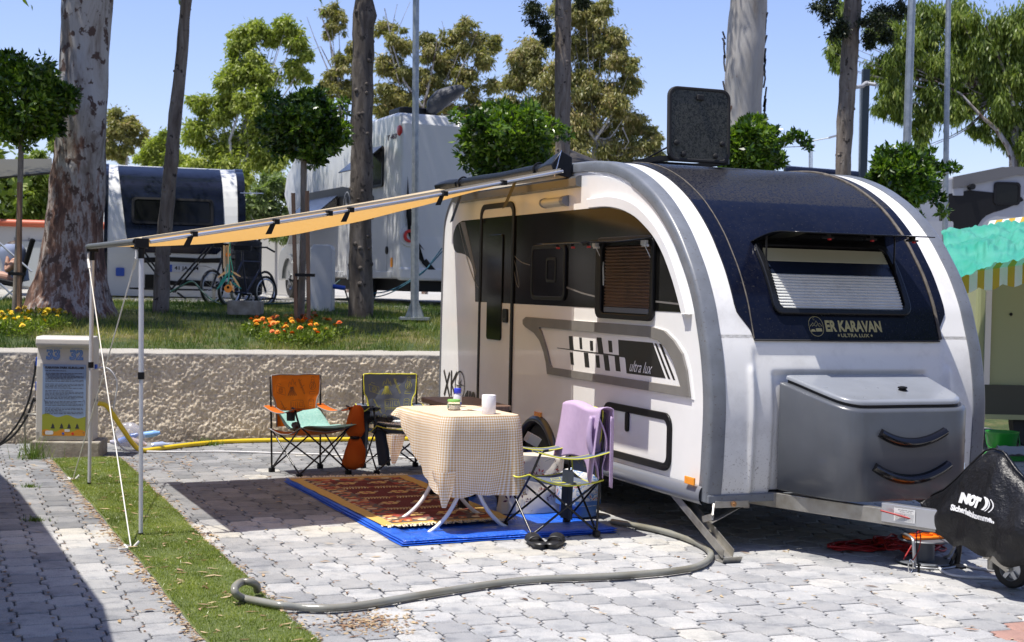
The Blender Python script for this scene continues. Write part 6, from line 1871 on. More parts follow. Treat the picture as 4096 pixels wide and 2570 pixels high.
# jockey wheel
jw = thing('jockey_wheel', 'jockey wheel with black tyre and silver rim under the hitch cover', 'jockey wheel', LW(1.15, -1.23, 0), TH)
WM_ = None
JC = Vector((0, 0, .105))
wheel = MB().lathe([(.062, -.024), (.082, -.030), (.098, -.026), (.104, -.012), (.104, .012), (.098, .026), (.082, .030), (.062, .024)], JC, 36, axis=(1, .30, 0), cap=False).build('wheel', m_rubber, jw, local=True, smooth=45)
rimb = MB().lathe([(.0, -.020), (.018, -.024), (.020, -.010), (.050, -.004), (.062, -.026), (.066, -.024), (.064, .02)], JC, 30, axis=(1, .30, 0))
m_rim = M('cast_rim', (.42, .44, .47), .35, .8)
ax = Vector((1, .30, 0)).normalized(); e1_ = ax.cross(Vector((0, 0, 1))).normalized()
for k in range(5):
    a = 2*PI*k/5+.3; d = e1_*math.cos(a)+Vector((0, 0, 1))*math.sin(a); rimb.bar(JC-ax*.016+d*.012, JC-ax*.016+d*.06, .022, .014, up=ax)
rimb.build('rim', m_rim, wheel, local=True, smooth=40)
q = MB(); q.bar(JC-ax*.040-e1_*.0, JC-ax*.040+Vector((-.02, .115, .050)), .044, .006, up=ax); q.bar(JC+ax*.040, JC+ax*.040+Vector((-.02, .115, .050)), .044, .006, up=ax)
q.box(JC+Vector((-.03, .13, .065)), (.09, .05, .06)); q.lathe([(.010, -.05), (.010, .05)], JC, 12, axis=(1, .30, 0)); q.build('fork', M('fork_zinc', (.50, .48, .43), .35, .85), jw, local=True, bevel=.004)
MB().tube([(-.03, .13, .08), (-.035, .13, .55)], .024, 12).build('tube', m_steel, jw, local=True, smooth=60)
# black prop under the coupling
pr_ = thing('support_prop', 'black tubular prop standing under the drawbar behind the reel', 'prop', G(3450+760/2.015, 1650+1245/2.015), 0)
MB().tube([(0, 0, .015), (.01, 0, .10), (.012, 0, .29)], .017, 10).lathe([(.055, 0), (.055, .008), (.02, .02)], (0, 0, 0), 16).tube([(-.0, -.0, .10), (-.05, -.03, .015)], .01, 6).build('post', m_black, pr_, local=True, smooth=50)
# sleeve post from the drawbar to the reel
# cable reel lying on its side
rc_ = G(3450+500/2.015, 1650+1215/2.015)
rl_ = thing('cable_reel', 'cable reel with orange socket plate lying on the pavers under the drawbar', 'cable reel', rc_, TH)
m_rg = M('reel_grey', (.10, .11, .13), .45)
MB().lathe([(.0, .02), (.16, .015), (.165, .022), (.16, .03), (.0, .03)], (0, 0, 0), 32).lathe([(.055, .03), (.052, .19)], (0, 0, 0), 20, cap=False).build('drum', m_rg, rl_, local=True, smooth=45)
MB().lathe([(.0, .185), (.150, .180), (.155, .188), (.150, .196), (.0, .20)], (0, 0, .025), 32).build('flange', m_rg, rl_, local=True, smooth=45)
m_or = M('orange_plastic', (.80, .20, .01), .4)
q = MB(); q.prism(sp2([(-.145, -.05), (-.05, -.07), (.08, -.065), (.145, -.02), (.13, .04), (0, .07), (-.12, .05)], 3, True), ident, .226, .25); q.build('socket_plate', m_or, rl_, local=True, bevel=.006)
for x in (-.08, 0, .08): MB().lathe([(.034, .222), (.036, .24), (.028, .24), (.026, .226), (0, .226)], (x, -.01, .027), 18).build('socket', m_or, rl_, local=True, smooth=50)
q = MB(); q.tube([Vector(p) for p in ((-.16, -.12, .015), (-.17, -.12, .16), (-.165, -.10, .25), (-.15, -.02, .27), (-.10, .08, .24), (-.03, .12, .20))], .0105, 8, smooth=4); q.tube([Vector(p) for p in ((-.16, -.12, .015), (-.06, -.19, .010), (.10, -.16, .010))], .0105, 8, smooth=4)
q.build('stand', M('reel_tube', (.42, .43, .44), .35, .8), rl_, local=True, smooth=60)
rl_.scale = (1.05, 1.05, .68)
m_rcab = M('red_cable', (.30, .008, .008), .45)
def coil(label, ctr, rad, turns, r, mat, seed, sq=.6, zs=.02, jit=.3, extra=None):
    rn = random.Random(seed); pts_ = []
    for i in range(int(turns*12)):
        a = i*2*PI/12; rr_ = rad*(1+jit*rn.uniform(-.5, .5)); cx = .12*rad*math.sin(i*.13+seed); pts_.append(ctr+SX*(rr_*math.cos(a)+cx*2)+SY*(rr_*sq*math.sin(a)+cx)+Vector((0, 0, r+zs*rn.random())))
    if extra: pts_ += extra
    return hose('cable', label, 'cable', pts_, r, mat, 4)
coil('red cable tangled in the shade left of the reel', G(3450, 2195), .19, 6, .0065, m_rcab, 2, .5, .03, .5)
coil('red cable heaped behind the reel', G(3640, 2200), .20, 8, .0065, m_rcab, 5, .8, .06, .5)
coil('red cable coiled on the pavers at the right edge behind the jockey wheel', G(4150, 2300), .19, 6, .0065, m_rcab, 8, .9, .03, .4)
hose('cable', 'red cable hanging from the drawbar down to the reel', 'cable', [LW(.72, -.62, .35), LW(.85, -.80, .31), LW(.98, -1.0, .24), rc_+Vector((.05, .05, .20)), rc_+Vector((-.05, -.02, .19)), rc_+Vector((-.10, -.12, .15)), rc_+Vector((-.17, -.16, .05))], .0055, m_rcab)
hose('cable', 'white cable looping on the pavers between reel and jockey wheel', 'cable', [rc_+Vector((-.06, .05, .10)), rc_+Vector((.10, .0, .13)), G(3450+740/2.015, 1650+1060/2.015, .14), G(3450+700/2.015, 1650+1150/2.015, .05)]+[G(3450+u/2.015, 1650+v/2.015, .010) for u, v in ((640, 1180), (612, 1225), (640, 1275), (720, 1312), (860, 1330), (1000, 1334), (1100, 1345), (1250, 1350))], .0085, m_wcab)
hose('cable', 'white cable running right behind the jockey wheel', 'cable', [G(3450+u/2.015, 1650+v/2.015, .010) for u, v in ((250, 1050), (330, 1040), (430, 1080), (560, 1150), (700, 1200), (850, 1240), (960, 1262), (1120, 1270), (1300, 1215))], .0085, m_wcab)
# breakaway cable with snap hook
bc = thing('breakaway_cable', 'thin breakaway cable with a steel snap hook dangling over the pavers', 'safety cable', LW(.90, -.80, .30), TH)
A_ = [G(3450+470/2.015, 1650+940/2.015, .30)]
def ybp(u, v): return AT(3450+u/2.015, 1650+v/2.015, 8.18)
MB().tube([ybp(450, 940), ybp(468, 1010), ybp(455, 1100), ybp(415, 1180), ybp(400, 1190)], .0035, 6, smooth=5).build('cable', m_rcab, bc, smooth=60)
q = MB(); lo = [ybp(*p) for p in ((392, 1188), (408, 1215), (405, 1265), (392, 1290), (376, 1282), (370, 1235), (378, 1200))]; q.tube(lo, .0045, 6, closed=True, smooth=3); q.build('snap_hook', m_chrome, bc, smooth=60)

# ================================================================== neighbour's caravan just outside the frame on the left (it throws the shadow at the left edge)
nb = thing('caravan', 'neighbouring caravan outside the left edge, seen only by its shadow', 'caravan', Vector((-3.34, 7.86, 0)), TH+R(3.0))
q = MB(); pp_ = [(-2.85, .3), (-2.95, .9), (-2.8, 1.7), (-2.3, 2.25), (-1.5, 2.47), (2.5, 2.5), (4.2, 2.3), (4.5, 1.6), (4.5, .3)]
q.prism(pp_, lambda a, b, d: Vector((d, a, b)), -2.2, -.02); q.build('body', m_white, nb, local=True, bevel=.03)
MB().lathe([(.2, -.09), (.30, -.07), (.30, .07), (.2, .09)], (-.12, 1.2, .30), 24, axis=(1, 0, 0)).build('wheel', m_rubber, nb, local=True, smooth=45)
# ================================================================== trees
def P2(u, v, y): return AT(u*V1, v*V1, y)
def px(w, y): return w*V1/5689*y                      # width in view pixels -> metres
def gz(p):
    if behind_wall(p) > 0: return terrace_h(p)
    return 0.0
def leaves(name, centers, radii, n, ln, wd, mat, parent=None, droop=.0, shell=.0, tvar=.25, flat=.6, up=0.0, tbase=None, soft=False, vexp=.8):
    """numpy leaf cloud: ellipsoid clumps filled with diamond leaves"""
    C_ = np.array(centers, dtype=float); Rr = np.array(radii, dtype=float)
    vol = (Rr[:, 0]*Rr[:, 1]*Rr[:, 2])**vexp; idx = RNG.choice(len(C_), n, p=vol/vol.sum())
    d = RNG.normal(size=(n, 3)); d /= np.linalg.norm(d, axis=1)[:, None]
    r = (shell+(1-shell)*RNG.uniform(0, 1, n)**.45)[:, None]
    if soft: r = np.abs(RNG.normal(0, .74, n))[:, None]
    P = C_[idx]+d*r*Rr[idx]
    dirr = d*.7+RNG.normal(size=(n, 3))*flat; dirr[:, 2] += up-droop*2.2
    dirr /= np.linalg.norm(dirr, axis=1)[:, None]
    sd = np.cross(dirr, RNG.normal(size=(n, 3))); sd /= np.linalg.norm(sd, axis=1)[:, None]
    L_ = ln*RNG.uniform(.6, 1.25, n)[:, None]; W_ = wd*RNG.uniform(.7, 1.2, n)[:, None]
    nrm = np.cross(dirr, sd)
    V = np.empty((n*4, 3)); V[0::4] = P; V[1::4] = P+dirr*L_*.45+sd*W_/2+nrm*W_*.12; V[2::4] = P+dirr*L_; V[3::4] = P+dirr*L_*.45-sd*W_/2+nrm*W_*.12
    ct = RNG.uniform(-.5, .5, len(C_))
    t = np.clip((.5 if tbase is None else tbase)+ct[idx]*tvar*1.2+RNG.normal(0, tvar*.5, n), 0, 1)
    return fast_mesh(name, V, np.arange(n*4).reshape(n, 4), mat, parent=parent, cols=t)
def clumps(blobs, per, k=.45, sq=.8, deep=1.0):
    """break photo-measured crown masses (centre, radius) into uneven foliage clumps in real space"""
    c, r = [], []
    for (ctr, R_) in blobs:
        for i in range(per):
            d = Vector((random.gauss(0, 1), random.gauss(0, 1)*deep, random.gauss(0, 1))).normalized()*(random.random()**.5)
            q = R_*k*random.uniform(.55, 1.15); c.append(tuple(ctr+d*R_*.82)); r.append((q, q, q*sq))
    return c, r
def tube_noise(mb, pts, rad, n=14, amp=.06, fr=6, mi=0):
    """trunk with knotty, uneven surface"""
    base = len(mb.v); mb.tube(pts, rad, n, mi)
    for i in range(base, len(mb.v)):
        p = Vector(mb.v[i]); j = (i-base)//n; j = min(j, len(pts)-1); c = pts[j]; d = p-c
        a = noise.noise(Vector((p.x*fr, p.y*fr, p.z*fr*.7)))*amp*1.6+noise.noise(Vector((p.x*fr*3, p.y*fr*3, p.z*fr*2)))*amp*.6
        mb.v[i] = tuple(c+d*(1+a*2))
    return mb
def trunkpts(tr, y, step=.12):
    P = [P2(u, v, y) for u, v, w in tr]; W = [px(w, y)/2 for u, v, w in tr]
    P = P[::-1]; W = W[::-1]                              # from the foot upwards
    out, rad = [], []
    for a, b, wa, wb in zip(P[:-1], P[1:], W[:-1], W[1:]):
        m = max(1, int((b-a).length/step))
        for j in range(m): out.append(a.lerp(b, j/m)); rad.append(wa+(wb-wa)*j/m)
    out.append(P[-1]); rad.append(W[-1])
    return out, rad
def bark(name, cols, stretch=(1, 1, .35), scale=5, bstr=.8, bdist=.03, spots=None, base=None):
    m, nt, p = newmat(name); co = pos(nt, False, stretch)
    c = ramp(nt, noi(nt, co, scale, 7, .68, .6), cols)
    if base:
        sz_ = nd(nt, 'ShaderNodeSeparateXYZ'); nt.links.new(pos(nt), sz_.inputs[0])
        f = ramp(nt, mth(nt, 'MULTIPLY_ADD', noi(nt, co, 2.2, 5, .7), base[2], mth(nt, 'MULTIPLY', sz_.outputs[2], -1)), [(.0, (0, 0, 0)), (1, (1, 1, 1))])
        f2 = ramp(nt, mth(nt, 'ADD', mth(nt, 'MULTIPLY', noi(nt, co, scale*1.2, 6, .7), base[2]), mth(nt, 'MULTIPLY', sz_.outputs[2], -1/base[0])), [(base[1], (0, 0, 0)), (base[1]+.10, (1, 1, 1))])
        c = mixc(nt, f2, c, ramp(nt, noi(nt, co, scale*2.2, 6, .7), base[3]))
    if spots:
        s_ = ramp(nt, noi(nt, pos(nt, False, (1, 1, .8)), spots[0], 3, .6), [(spots[1], (0, 0, 0)), (spots[1]+.05, (1, 1, 1))]); c = mixc(nt, s_, c, spots[2])
    nt.links.new(c, p.inputs['Base Color']); p.inputs['Roughness'].default_value = .85
    bump(nt, p, noi(nt, co, scale*2, 7, .7), bstr, bdist); return m
m_euc = bark('eucalyptus_bark', [(.30, (.08, .06, .05)), (.42, (.19, .16, .135)), (.5, (.33, .31, .29)), (.62, (.40, .39, .38)), (.8, (.27, .23, .20))], (1, 1, .28), 3.2, .6, .02, (8, .56, (.075, .045, .035)),
             (2.4, .20, 1.9, [(.3, (.03, .018, .014)), (.42, (.10, .05, .035)), (.5, (.20, .11, .075)), (.56, (.36, .32, .29)), (.64, (.12, .065, .045)), (.78, (.30, .26, .22))]))
m_euc2 = bark('pale_eucalyptus_bark', [(.3, (.20, .165, .14)), (.42, (.34, .32, .30)), (.6, (.44, .43, .42)), (.8, (.36, .31, .27))], (1, 1, .2), 3, .4, .015, (5, .68, (.16, .09, .06)))
m_cyp = bark('cypress_bark', [(.3, (.065, .048, .036)), (.5, (.17, .14, .115)), (.7, (.27, .24, .205))], (1, 1, .2), 12, 1, .02, (14, .62, (.03, .022, .018)))
m_drk = bark('dark_bark', [(.3, (.035, .028, .022)), (.5, (.085, .07, .058)), (.7, (.17, .15, .13))], (1, 1, .22), 9, 1, .02, (10, .60, (.02, .016, .014)))
m_fol_y = leafmat('foliage_yellowgreen', [(.10, .13, .02), (.20, .25, .04), (.32, .36, .07), (.42, .42, .12)], .35)
m_fol_o = leafmat('foliage_olive', [(.10, .12, .035), (.20, .20, .06), (.30, .27, .10), (.40, .29, .14)], .3)
m_fol_g = leafmat('foliage_green', [(.05, .08, .015), (.11, .16, .025), (.20, .26, .045), (.30, .33, .08)], .35)
m_fol_d = leafmat('foliage_cypress', [(.008, .014, .008), (.02, .032, .014), (.04, .055, .022), (.07, .075, .03)], .15)
m_ficus = leafmat('ficus_leaf', [(.012, .030, .006), (.035, .080, .010), (.085, .155, .016), (.19, .28, .035)], .28, rough=.30, spec=.55)

def tall_tree(name, label, tr, y, mbark, crown=None, mat=None, n=0, ln=.1, wd=.03, amp=.05, droop=.3, group='tall trees on the bank', knots=0, flare=0):
    foot = P2(tr[-1][0], tr[-1][1], y); foot.z = gz(foot)
    t = thing(name, label, 'tree', foot, 0, group)
    pts_, rad = trunkpts(tr, y)
    while pts_[0].z > foot.z-.05: pts_.insert(0, Vector((pts_[0].x, pts_[0].y, pts_[0].z-.12))); rad.insert(0, rad[0])
    if flare:
        for i, p in enumerate(pts_): rad[i] += flare*max(0, 1-(p.z-foot.z)/.9)**2*.5
    q = MB(); tube_noise(q, pts_, rad, 22, amp, 5)
    top = pts_[-1]
    rs = random.Random(int(tr[0][0]))
    for k in range(knots):
        i = rs.randrange(4, len(pts_)-1); a = rs.uniform(PI*.9, PI*2.1); r = rad[i]
        d = Vector((math.cos(a), math.sin(a), rs.uniform(-.1, .4))); c = pts_[i]+d*r*.93
        q.lathe([(r*.24, -.01), (r*.20, r*.10), (r*.10, r*.16)], c, 7, axis=d)
    tko = q.build('trunk', mbark, t, smooth=180)
    if crown:
        q = MB(); c_, r_ = clumps(crown, 9, .5, .8)
        for i in range(0, len(c_), 2):
            c = Vector(c_[i])
            if c.z < top.z-.3: continue
            m_ = top.lerp(c, .5)+Vector((0, 0, .2)); q.tube([top, m_, c], [px(9, y)/2, px(5, y)/2, .008], 6, smooth=3)
        q.build('branches', mbark, t, smooth=60)
        o = leaves('crown', c_, r_, n, ln, wd, mat, t, droop, vexp=.4, soft=True)
    return t
def ab(u, v, y, r): return (P2(u, v, y), r)            # a crown mass at photo position (may lie above the frame)
tall_tree('eucalyptus_tree', 'huge eucalyptus at the left with peeling pale bark, reddish at its foot', [(215, -330, 100), (205, 0, 117), (200, 120, 112), (188, 350, 118), (177, 500, 134), (170, 600, 140), (166, 690, 156), (164, 742, 172)], 16.3, m_euc,
          [ab(120, -560, 16.5, 1.5), ab(330, -620, 17.5, 1.4), ab(-80, -560, 15.0, 1.3), ab(420, -480, 15.2, .9), ab(100, -760, 16, 1.4), (Vector((-7.2, 20.3, 7.6)), 2.0), (Vector((-5.6, 18.8, 7.2)), 1.5)], m_fol_g, 24000, .19, .05, .025, .6, flare=.25)
tall_tree('cypress_tree', 'thin leaning grey trunk left of the awning, in front of the far caravan', [(452, -220, 24), (438, 0, 26), (428, 120, 27), (413, 270, 31), (397, 450, 33), (383, 600, 35), (377, 726, 40)], 17.0, m_cyp,
          [ab(455, -330, 17, .75), ab(480, -470, 17, .8), ab(440, -620, 17, .7)], m_fol_d, 7000, .10, .02, .05, .4, knots=30)
tall_tree('dark_trunk_tree', 'thick dark knotty trunk just left of the motorhome corner', [(856, -240, 40), (858, 0, 42), (858, 36, 56), (855, 60, 50), (853, 200, 50), (851, 400, 53), (849, 560, 52), (850, 725, 60)], 17.4, m_drk,
          [ab(800, -420, 17.4, .8), ab(930, -480, 17.8, .9), ab(860, -620, 17.4, .9), (Vector((-4.3, 20.8, 8.2)), 1.9), (Vector((-2.9, 19.4, 7.9)), 1.6), (Vector((-5.6, 23.6, 9)), 1.9)], m_fol_g, 22000, .18, .05, .04, .4, knots=34)
tall_tree('cypress_tree', 'grey knotted cypress trunk rising behind the clipped tree over the awning', [(1326, -260, 34), (1326, 0, 37), (1325, 180, 38), (1324, 360, 35), (1322, 740, 40)], 17.6, m_cyp,
          [ab(1262, 28, 17.4, .16), ab(1275, 70, 17.4, .10), ab(1290, 95, 17.4, .07), ab(1240, -40, 17.4, .2), ab(1368, 8, 17.4, .10), ab(1300, -120, 17.6, .5), ab(1330, -260, 17.6, .6), ab(1330, -450, 17.6, .7)], m_fol_d, 30000, .05, .018, .04, .25, knots=44)
tall_tree('eucalyptus_tree', 'smooth pale eucalyptus trunk behind the open roof hatch', [(1765, -260, 84), (1762, 0, 86), (1757, 90, 88), (1751, 170, 92), (1750, 240, 84), (1750, 300, 80), (1750, 740, 92)], 20.0, m_euc2,
          [ab(1740, -560, 20, 1.7), ab(1900, -640, 20, 1.6), ab(1560, -640, 20, 1.5)], m_fol_g, 12000, .15, .03, .02, .6)
tall_tree('cypress_tree', 'brown cypress trunk at the right beside the dark camera post', [(2018, -240, 36), (2008, 0, 40), (1998, 150, 40), (1991, 260, 40), (1986, 340, 36), (1984, 415, 34), (1982, 740, 40)], 18.6, m_cyp,
          [ab(1948, 22, 18.4, .20), ab(1975, 70, 18.4, .14), ab(2060, 55, 18.4, .24), ab(2100, 20, 18.6, .22), ab(2040, 95, 18.5, .12), ab(2085, 85, 18.5, .10), ab(1930, -60, 18.4, .25), ab(2100, -80, 18.4, .4), ab(2020, -200, 18.6, .8), ab(2020, -420, 18.6, .9)], m_fol_d, 34000, .055, .02, .05, .25, knots=40)
# strips of peeling bark on the pale eucalyptus
q = MB()
for k in range(26):
    v = 60+random.random()*240; sgn = random.choice((-1, 1)); x0 = 1752+sgn*45; p = P2(x0, v, 19.9); L_ = random.uniform(.08, .28)
    q.ribbon([p, p+Vector((sgn*.02, 0, L_*.5)), p+Vector((sgn*random.uniform(.0, .05), 0, L_))], .025, (0, -1, 0))
o = tag(q.build('bark_strips', m_drk, None), kind='stuff'); par_ = [t for t in COL.objects if t.name.startswith('eucalyptus_tree')][1]; o.parent = par_
for v_ in o.data.vertices: v_.co = WM[par_] @ v_.co

# far trees, each with its own crown masses (positions read from the photograph, depths their own)
def far_tree(name, label, y, blobs, trunk, mat, n, ln, wd, droop, limbs=(), mbark=None, per=12, k=.34, group='trees beyond the caravans', tvar=.3, sq=.75):
    foot = P2(trunk[-1][0], trunk[-1][1], y); foot.z = 1.25
    t = thing(name, label, 'tree', foot, 0, group); mbark = mbark or m_euc2
    q = MB(); P = [P2(u, v, y+dy) for (u, v, w, *r_) in trunk for dy in [0]]; W = [px(w[2], y)/2 for w in trunk]
    P[-1] = Vector((P[-1].x, P[-1].y, 1.0))
    q.tube(P, W, 9); q.build('trunk', mbark, t, smooth=60)
    C = []
    for (u, v, r) in blobs:
        C.append((P2(u, v, y)+Vector((0, random.uniform(-.5, .5)*px(r, y), 0)), px(r, y)))
    c_, r_ = clumps(C, per, k, sq)
    q = MB(); hub = P2(trunk[0][0], trunk[0][1], y)
    for i in range(0, len(c_), 11):
        c = Vector(c_[i]); q.tube([hub.lerp(c, .08), hub.lerp(c, .5)+Vector((0, 0, -.25)), c], [px(5, y)/2, px(3, y)/2, px(1.0, y)/2], 5, smooth=3)
    for ln_ in limbs:
        q.tube([P2(u, v, y-.3) for u, v, w in ln_], [px(w, y)/2 for u, v, w in ln_], 7)
    q.build('branches', mbark, t, smooth=60)
    leaves('crown', c_, r_, n, ln, wd, mat, t, droop, tvar=tvar, soft=True, vexp=.6)
    return t
far_tree('eucalyptus_tree', 'tall yellow-green eucalyptus with a forked white trunk behind the left caravan', 40,
         [(560, 95, 42), (600, 70, 32), (575, 150, 48), (640, 85, 30), (672, 60, 26), (700, 95, 32), (722, 130, 22), (690, 165, 30), (720, 180, 14), (620, 190, 55), (545, 200, 42), (600, 250, 55), (530, 260, 45), (472, 250, 34), (465, 320, 48), (520, 340, 55), (600, 330, 60), (650, 290, 40), (640, 380, 50), (480, 400, 55), (560, 420, 60), (690, 440, 40)],
         [(575, 330, 9), (580, 420, 10), (585, 700, 12)], m_fol_y, 80000, .15, .05, .45, [[(545, 372, 7), (541, 330, 7), (552, 296, 6), (560, 270, 4)], [(560, 395, 7), (582, 372, 6), (586, 345, 4), (578, 300, 3)]], per=20, k=.36)
far_tree('eucalyptus_tree', 'sparse brownish eucalyptus with bare twigs left of the dark trunk', 44,
         [(782, 25, 30), (800, 60, 30), (770, 75, 18), (815, 150, 36), (790, 180, 28), (780, 215, 34), (820, 215, 32), (830, 110, 20), (760, 210, 18)],
         [(810, 330, 8), (815, 420, 9), (820, 700, 10)], m_fol_o, 15000, .15, .042, .5, [[(810, 280, 6), (795, 180, 5), (775, 90, 4), (750, 20, 2)], [(800, 230, 5), (765, 150, 3), (740, 90, 2), (722, 40, 1)], [(780, 160, 3), (755, 110, 2), (730, 120, 1)]], m_euc, per=14, k=.30)
far_tree('eucalyptus_tree', 'wide olive-brown eucalyptus rising behind the motorhome roof', 42,
         [(905, 60, 34), (935, 100, 40), (910, 150, 42), (945, 180, 45), (905, 210, 38), (1000, 95, 26), (1020, 130, 38), (1060, 80, 30), (1095, 65, 30), (1075, 120, 42), (1125, 95, 32), (1160, 105, 22), (1130, 140, 34), (1170, 90, 12), (1050, 170, 48), (1000, 190, 45), (1100, 190, 45), (960, 240, 44), (1040, 240, 46), (1110, 245, 40), (1160, 200, 24), (900, 250, 40), (1150, 260, 40)],
         [(1000, 280, 12), (1000, 400, 14), (1000, 700, 16)], m_fol_o, 52000, .15, .042, .5, [[(985, 300, 8), (1005, 220, 6), (1020, 150, 4), (1030, 90, 2)], [(1000, 260, 7), (950, 190, 5), (925, 110, 3), (905, 20, 2)], [(1010, 280, 7), (1070, 200, 5), (1100, 130, 3), (1130, 60, 1)], [(940, 200, 3), (915, 100, 2), (935, 10, 1)], [(920, 110, 2), (950, 40, 1), (965, 5, 1)], [(1030, 120, 2), (1045, 70, 1), (1040, 50, 1)]], m_euc, per=16, k=.30)
far_tree('eucalyptus_tree', 'bushy olive eucalyptus in the centre, left of the roof hatch', 36,
         [(1330, 30, 46), (1390, 45, 44), (1410, 20, 34), (1440, 95, 42), (1390, 110, 52), (1330, 110, 48), (1262, 110, 40), (1225, 130, 30), (1250, 160, 44), (1215, 190, 34), (1300, 190, 60), (1390, 190, 62), (1460, 150, 40), (1475, 200, 38), (1440, 250, 55), (1360, 270, 66), (1280, 260, 62), (1210, 250, 44), (1490, 290, 34), (1420, 330, 62), (1500, 340, 40), (1530, 310, 22), (1548, 330, 20), (1340, 350, 62), (1545, 365, 25), (1560, 395, 20), (1180, 270, 40), (1270, 370, 50), (1480, 390, 40)],
         [(1400, 330, 12), (1400, 450, 14), (1400, 700, 16)], m_fol_o, 125000, .13, .036, .65, [[(1400, 330, 8), (1440, 270, 5), (1425, 225, 3), (1395, 215, 2)], [(1400, 330, 7), (1340, 240, 4), (1315, 150, 2)], [(1465, 300, 3), (1480, 335, 2), (1470, 350, 2)]], per=22, k=.36, tvar=.38)
far_tree('weeping_eucalyptus_tree', 'large drooping green eucalyptus filling the upper right corner', 30,
         [(2080, 70, 50), (2130, 130, 60), (2080, 160, 46), (2105, 210, 44), (2075, 245, 30), (2120, 250, 36), (2180, 60, 70), (2200, 160, 70), (2190, 240, 50), (2170, 300, 34), (2165, 345, 22), (2270, 50, 80), (2280, 150, 80), (2270, 230, 60), (2240, 260, 40), (2330, 180, 70), (2370, 80, 80), (2390, 180, 70), (2340, 260, 50), (2310, 310, 26), (2360, 320, 34), (2290, 300, 16), (2400, 280, 50), (2410, 350, 50), (1985, 30, 34), (1968, 80, 22), (1962, 120, 26), (1975, 150, 22), (1995, 120, 22), (2440, 120, 90), (2450, 260, 70)],
         [(2380, 200, 22), (2388, 300, 26), (2392, 700, 30)], m_fol_g, 105000, .15, .034, 1.1, [[(2392, 420, 15), (2384, 380, 15), (2372, 345, 13), (2345, 305, 11), (2310, 275, 8), (2260, 220, 5), (2200, 190, 3)], [(2385, 250, 10), (2360, 160, 7), (2320, 60, 4)]], m_euc, per=22, k=.28, tvar=.35, sq=1.4)
far_tree('round_tree', 'small rounded brownish tree between the big trunk and the thin one', 55,
         [(290, 290, 38), (270, 275, 26), (320, 300, 30), (262, 320, 32), (300, 335, 34), (340, 330, 22), (270, 360, 30), (250, 350, 30)], [(295, 350, 5), (298, 370, 6), (300, 700, 7)], m_fol_o, 14000, .17, .06, .35, per=10)
far_tree('round_tree', 'low green tree right of the rounded brownish tree, above the caravan roof', 52,
         [(365, 345, 34), (390, 330, 28), (340, 375, 32), (405, 365, 34), (375, 390, 40), (430, 390, 30)], [(375, 380, 5), (376, 420, 6), (378, 700, 7)], m_fol_y, 14000, .17, .06, .35, per=10)
far_tree('green_tree', 'dark green tree at the left edge behind the big eucalyptus', 34,
         [(30, 420, 60), (80, 380, 40), (-20, 400, 60), (60, 470, 60), (110, 430, 50), (10, 500, 50), (100, 500, 50), (130, 340, 24)], [(50, 450, 9), (50, 520, 10), (50, 690, 11)], m_fol_g, 20000, .16, .05, .4, per=10)
far_tree('bushy_tree', 'pale green leafy bush right of the left caravan', 30,
         [(640, 430, 45), (610, 470, 40), (660, 490, 50), (690, 450, 40), (625, 530, 45), (680, 550, 45), (720, 520, 40), (590, 500, 25)], [(650, 540, 6), (650, 600, 6), (650, 705, 7)], leafmat('foliage_pale', [(.07, .10, .04), (.14, .19, .08), (.22, .27, .12), (.30, .34, .17)], .35), 18000, .12, .05, .2, per=10)

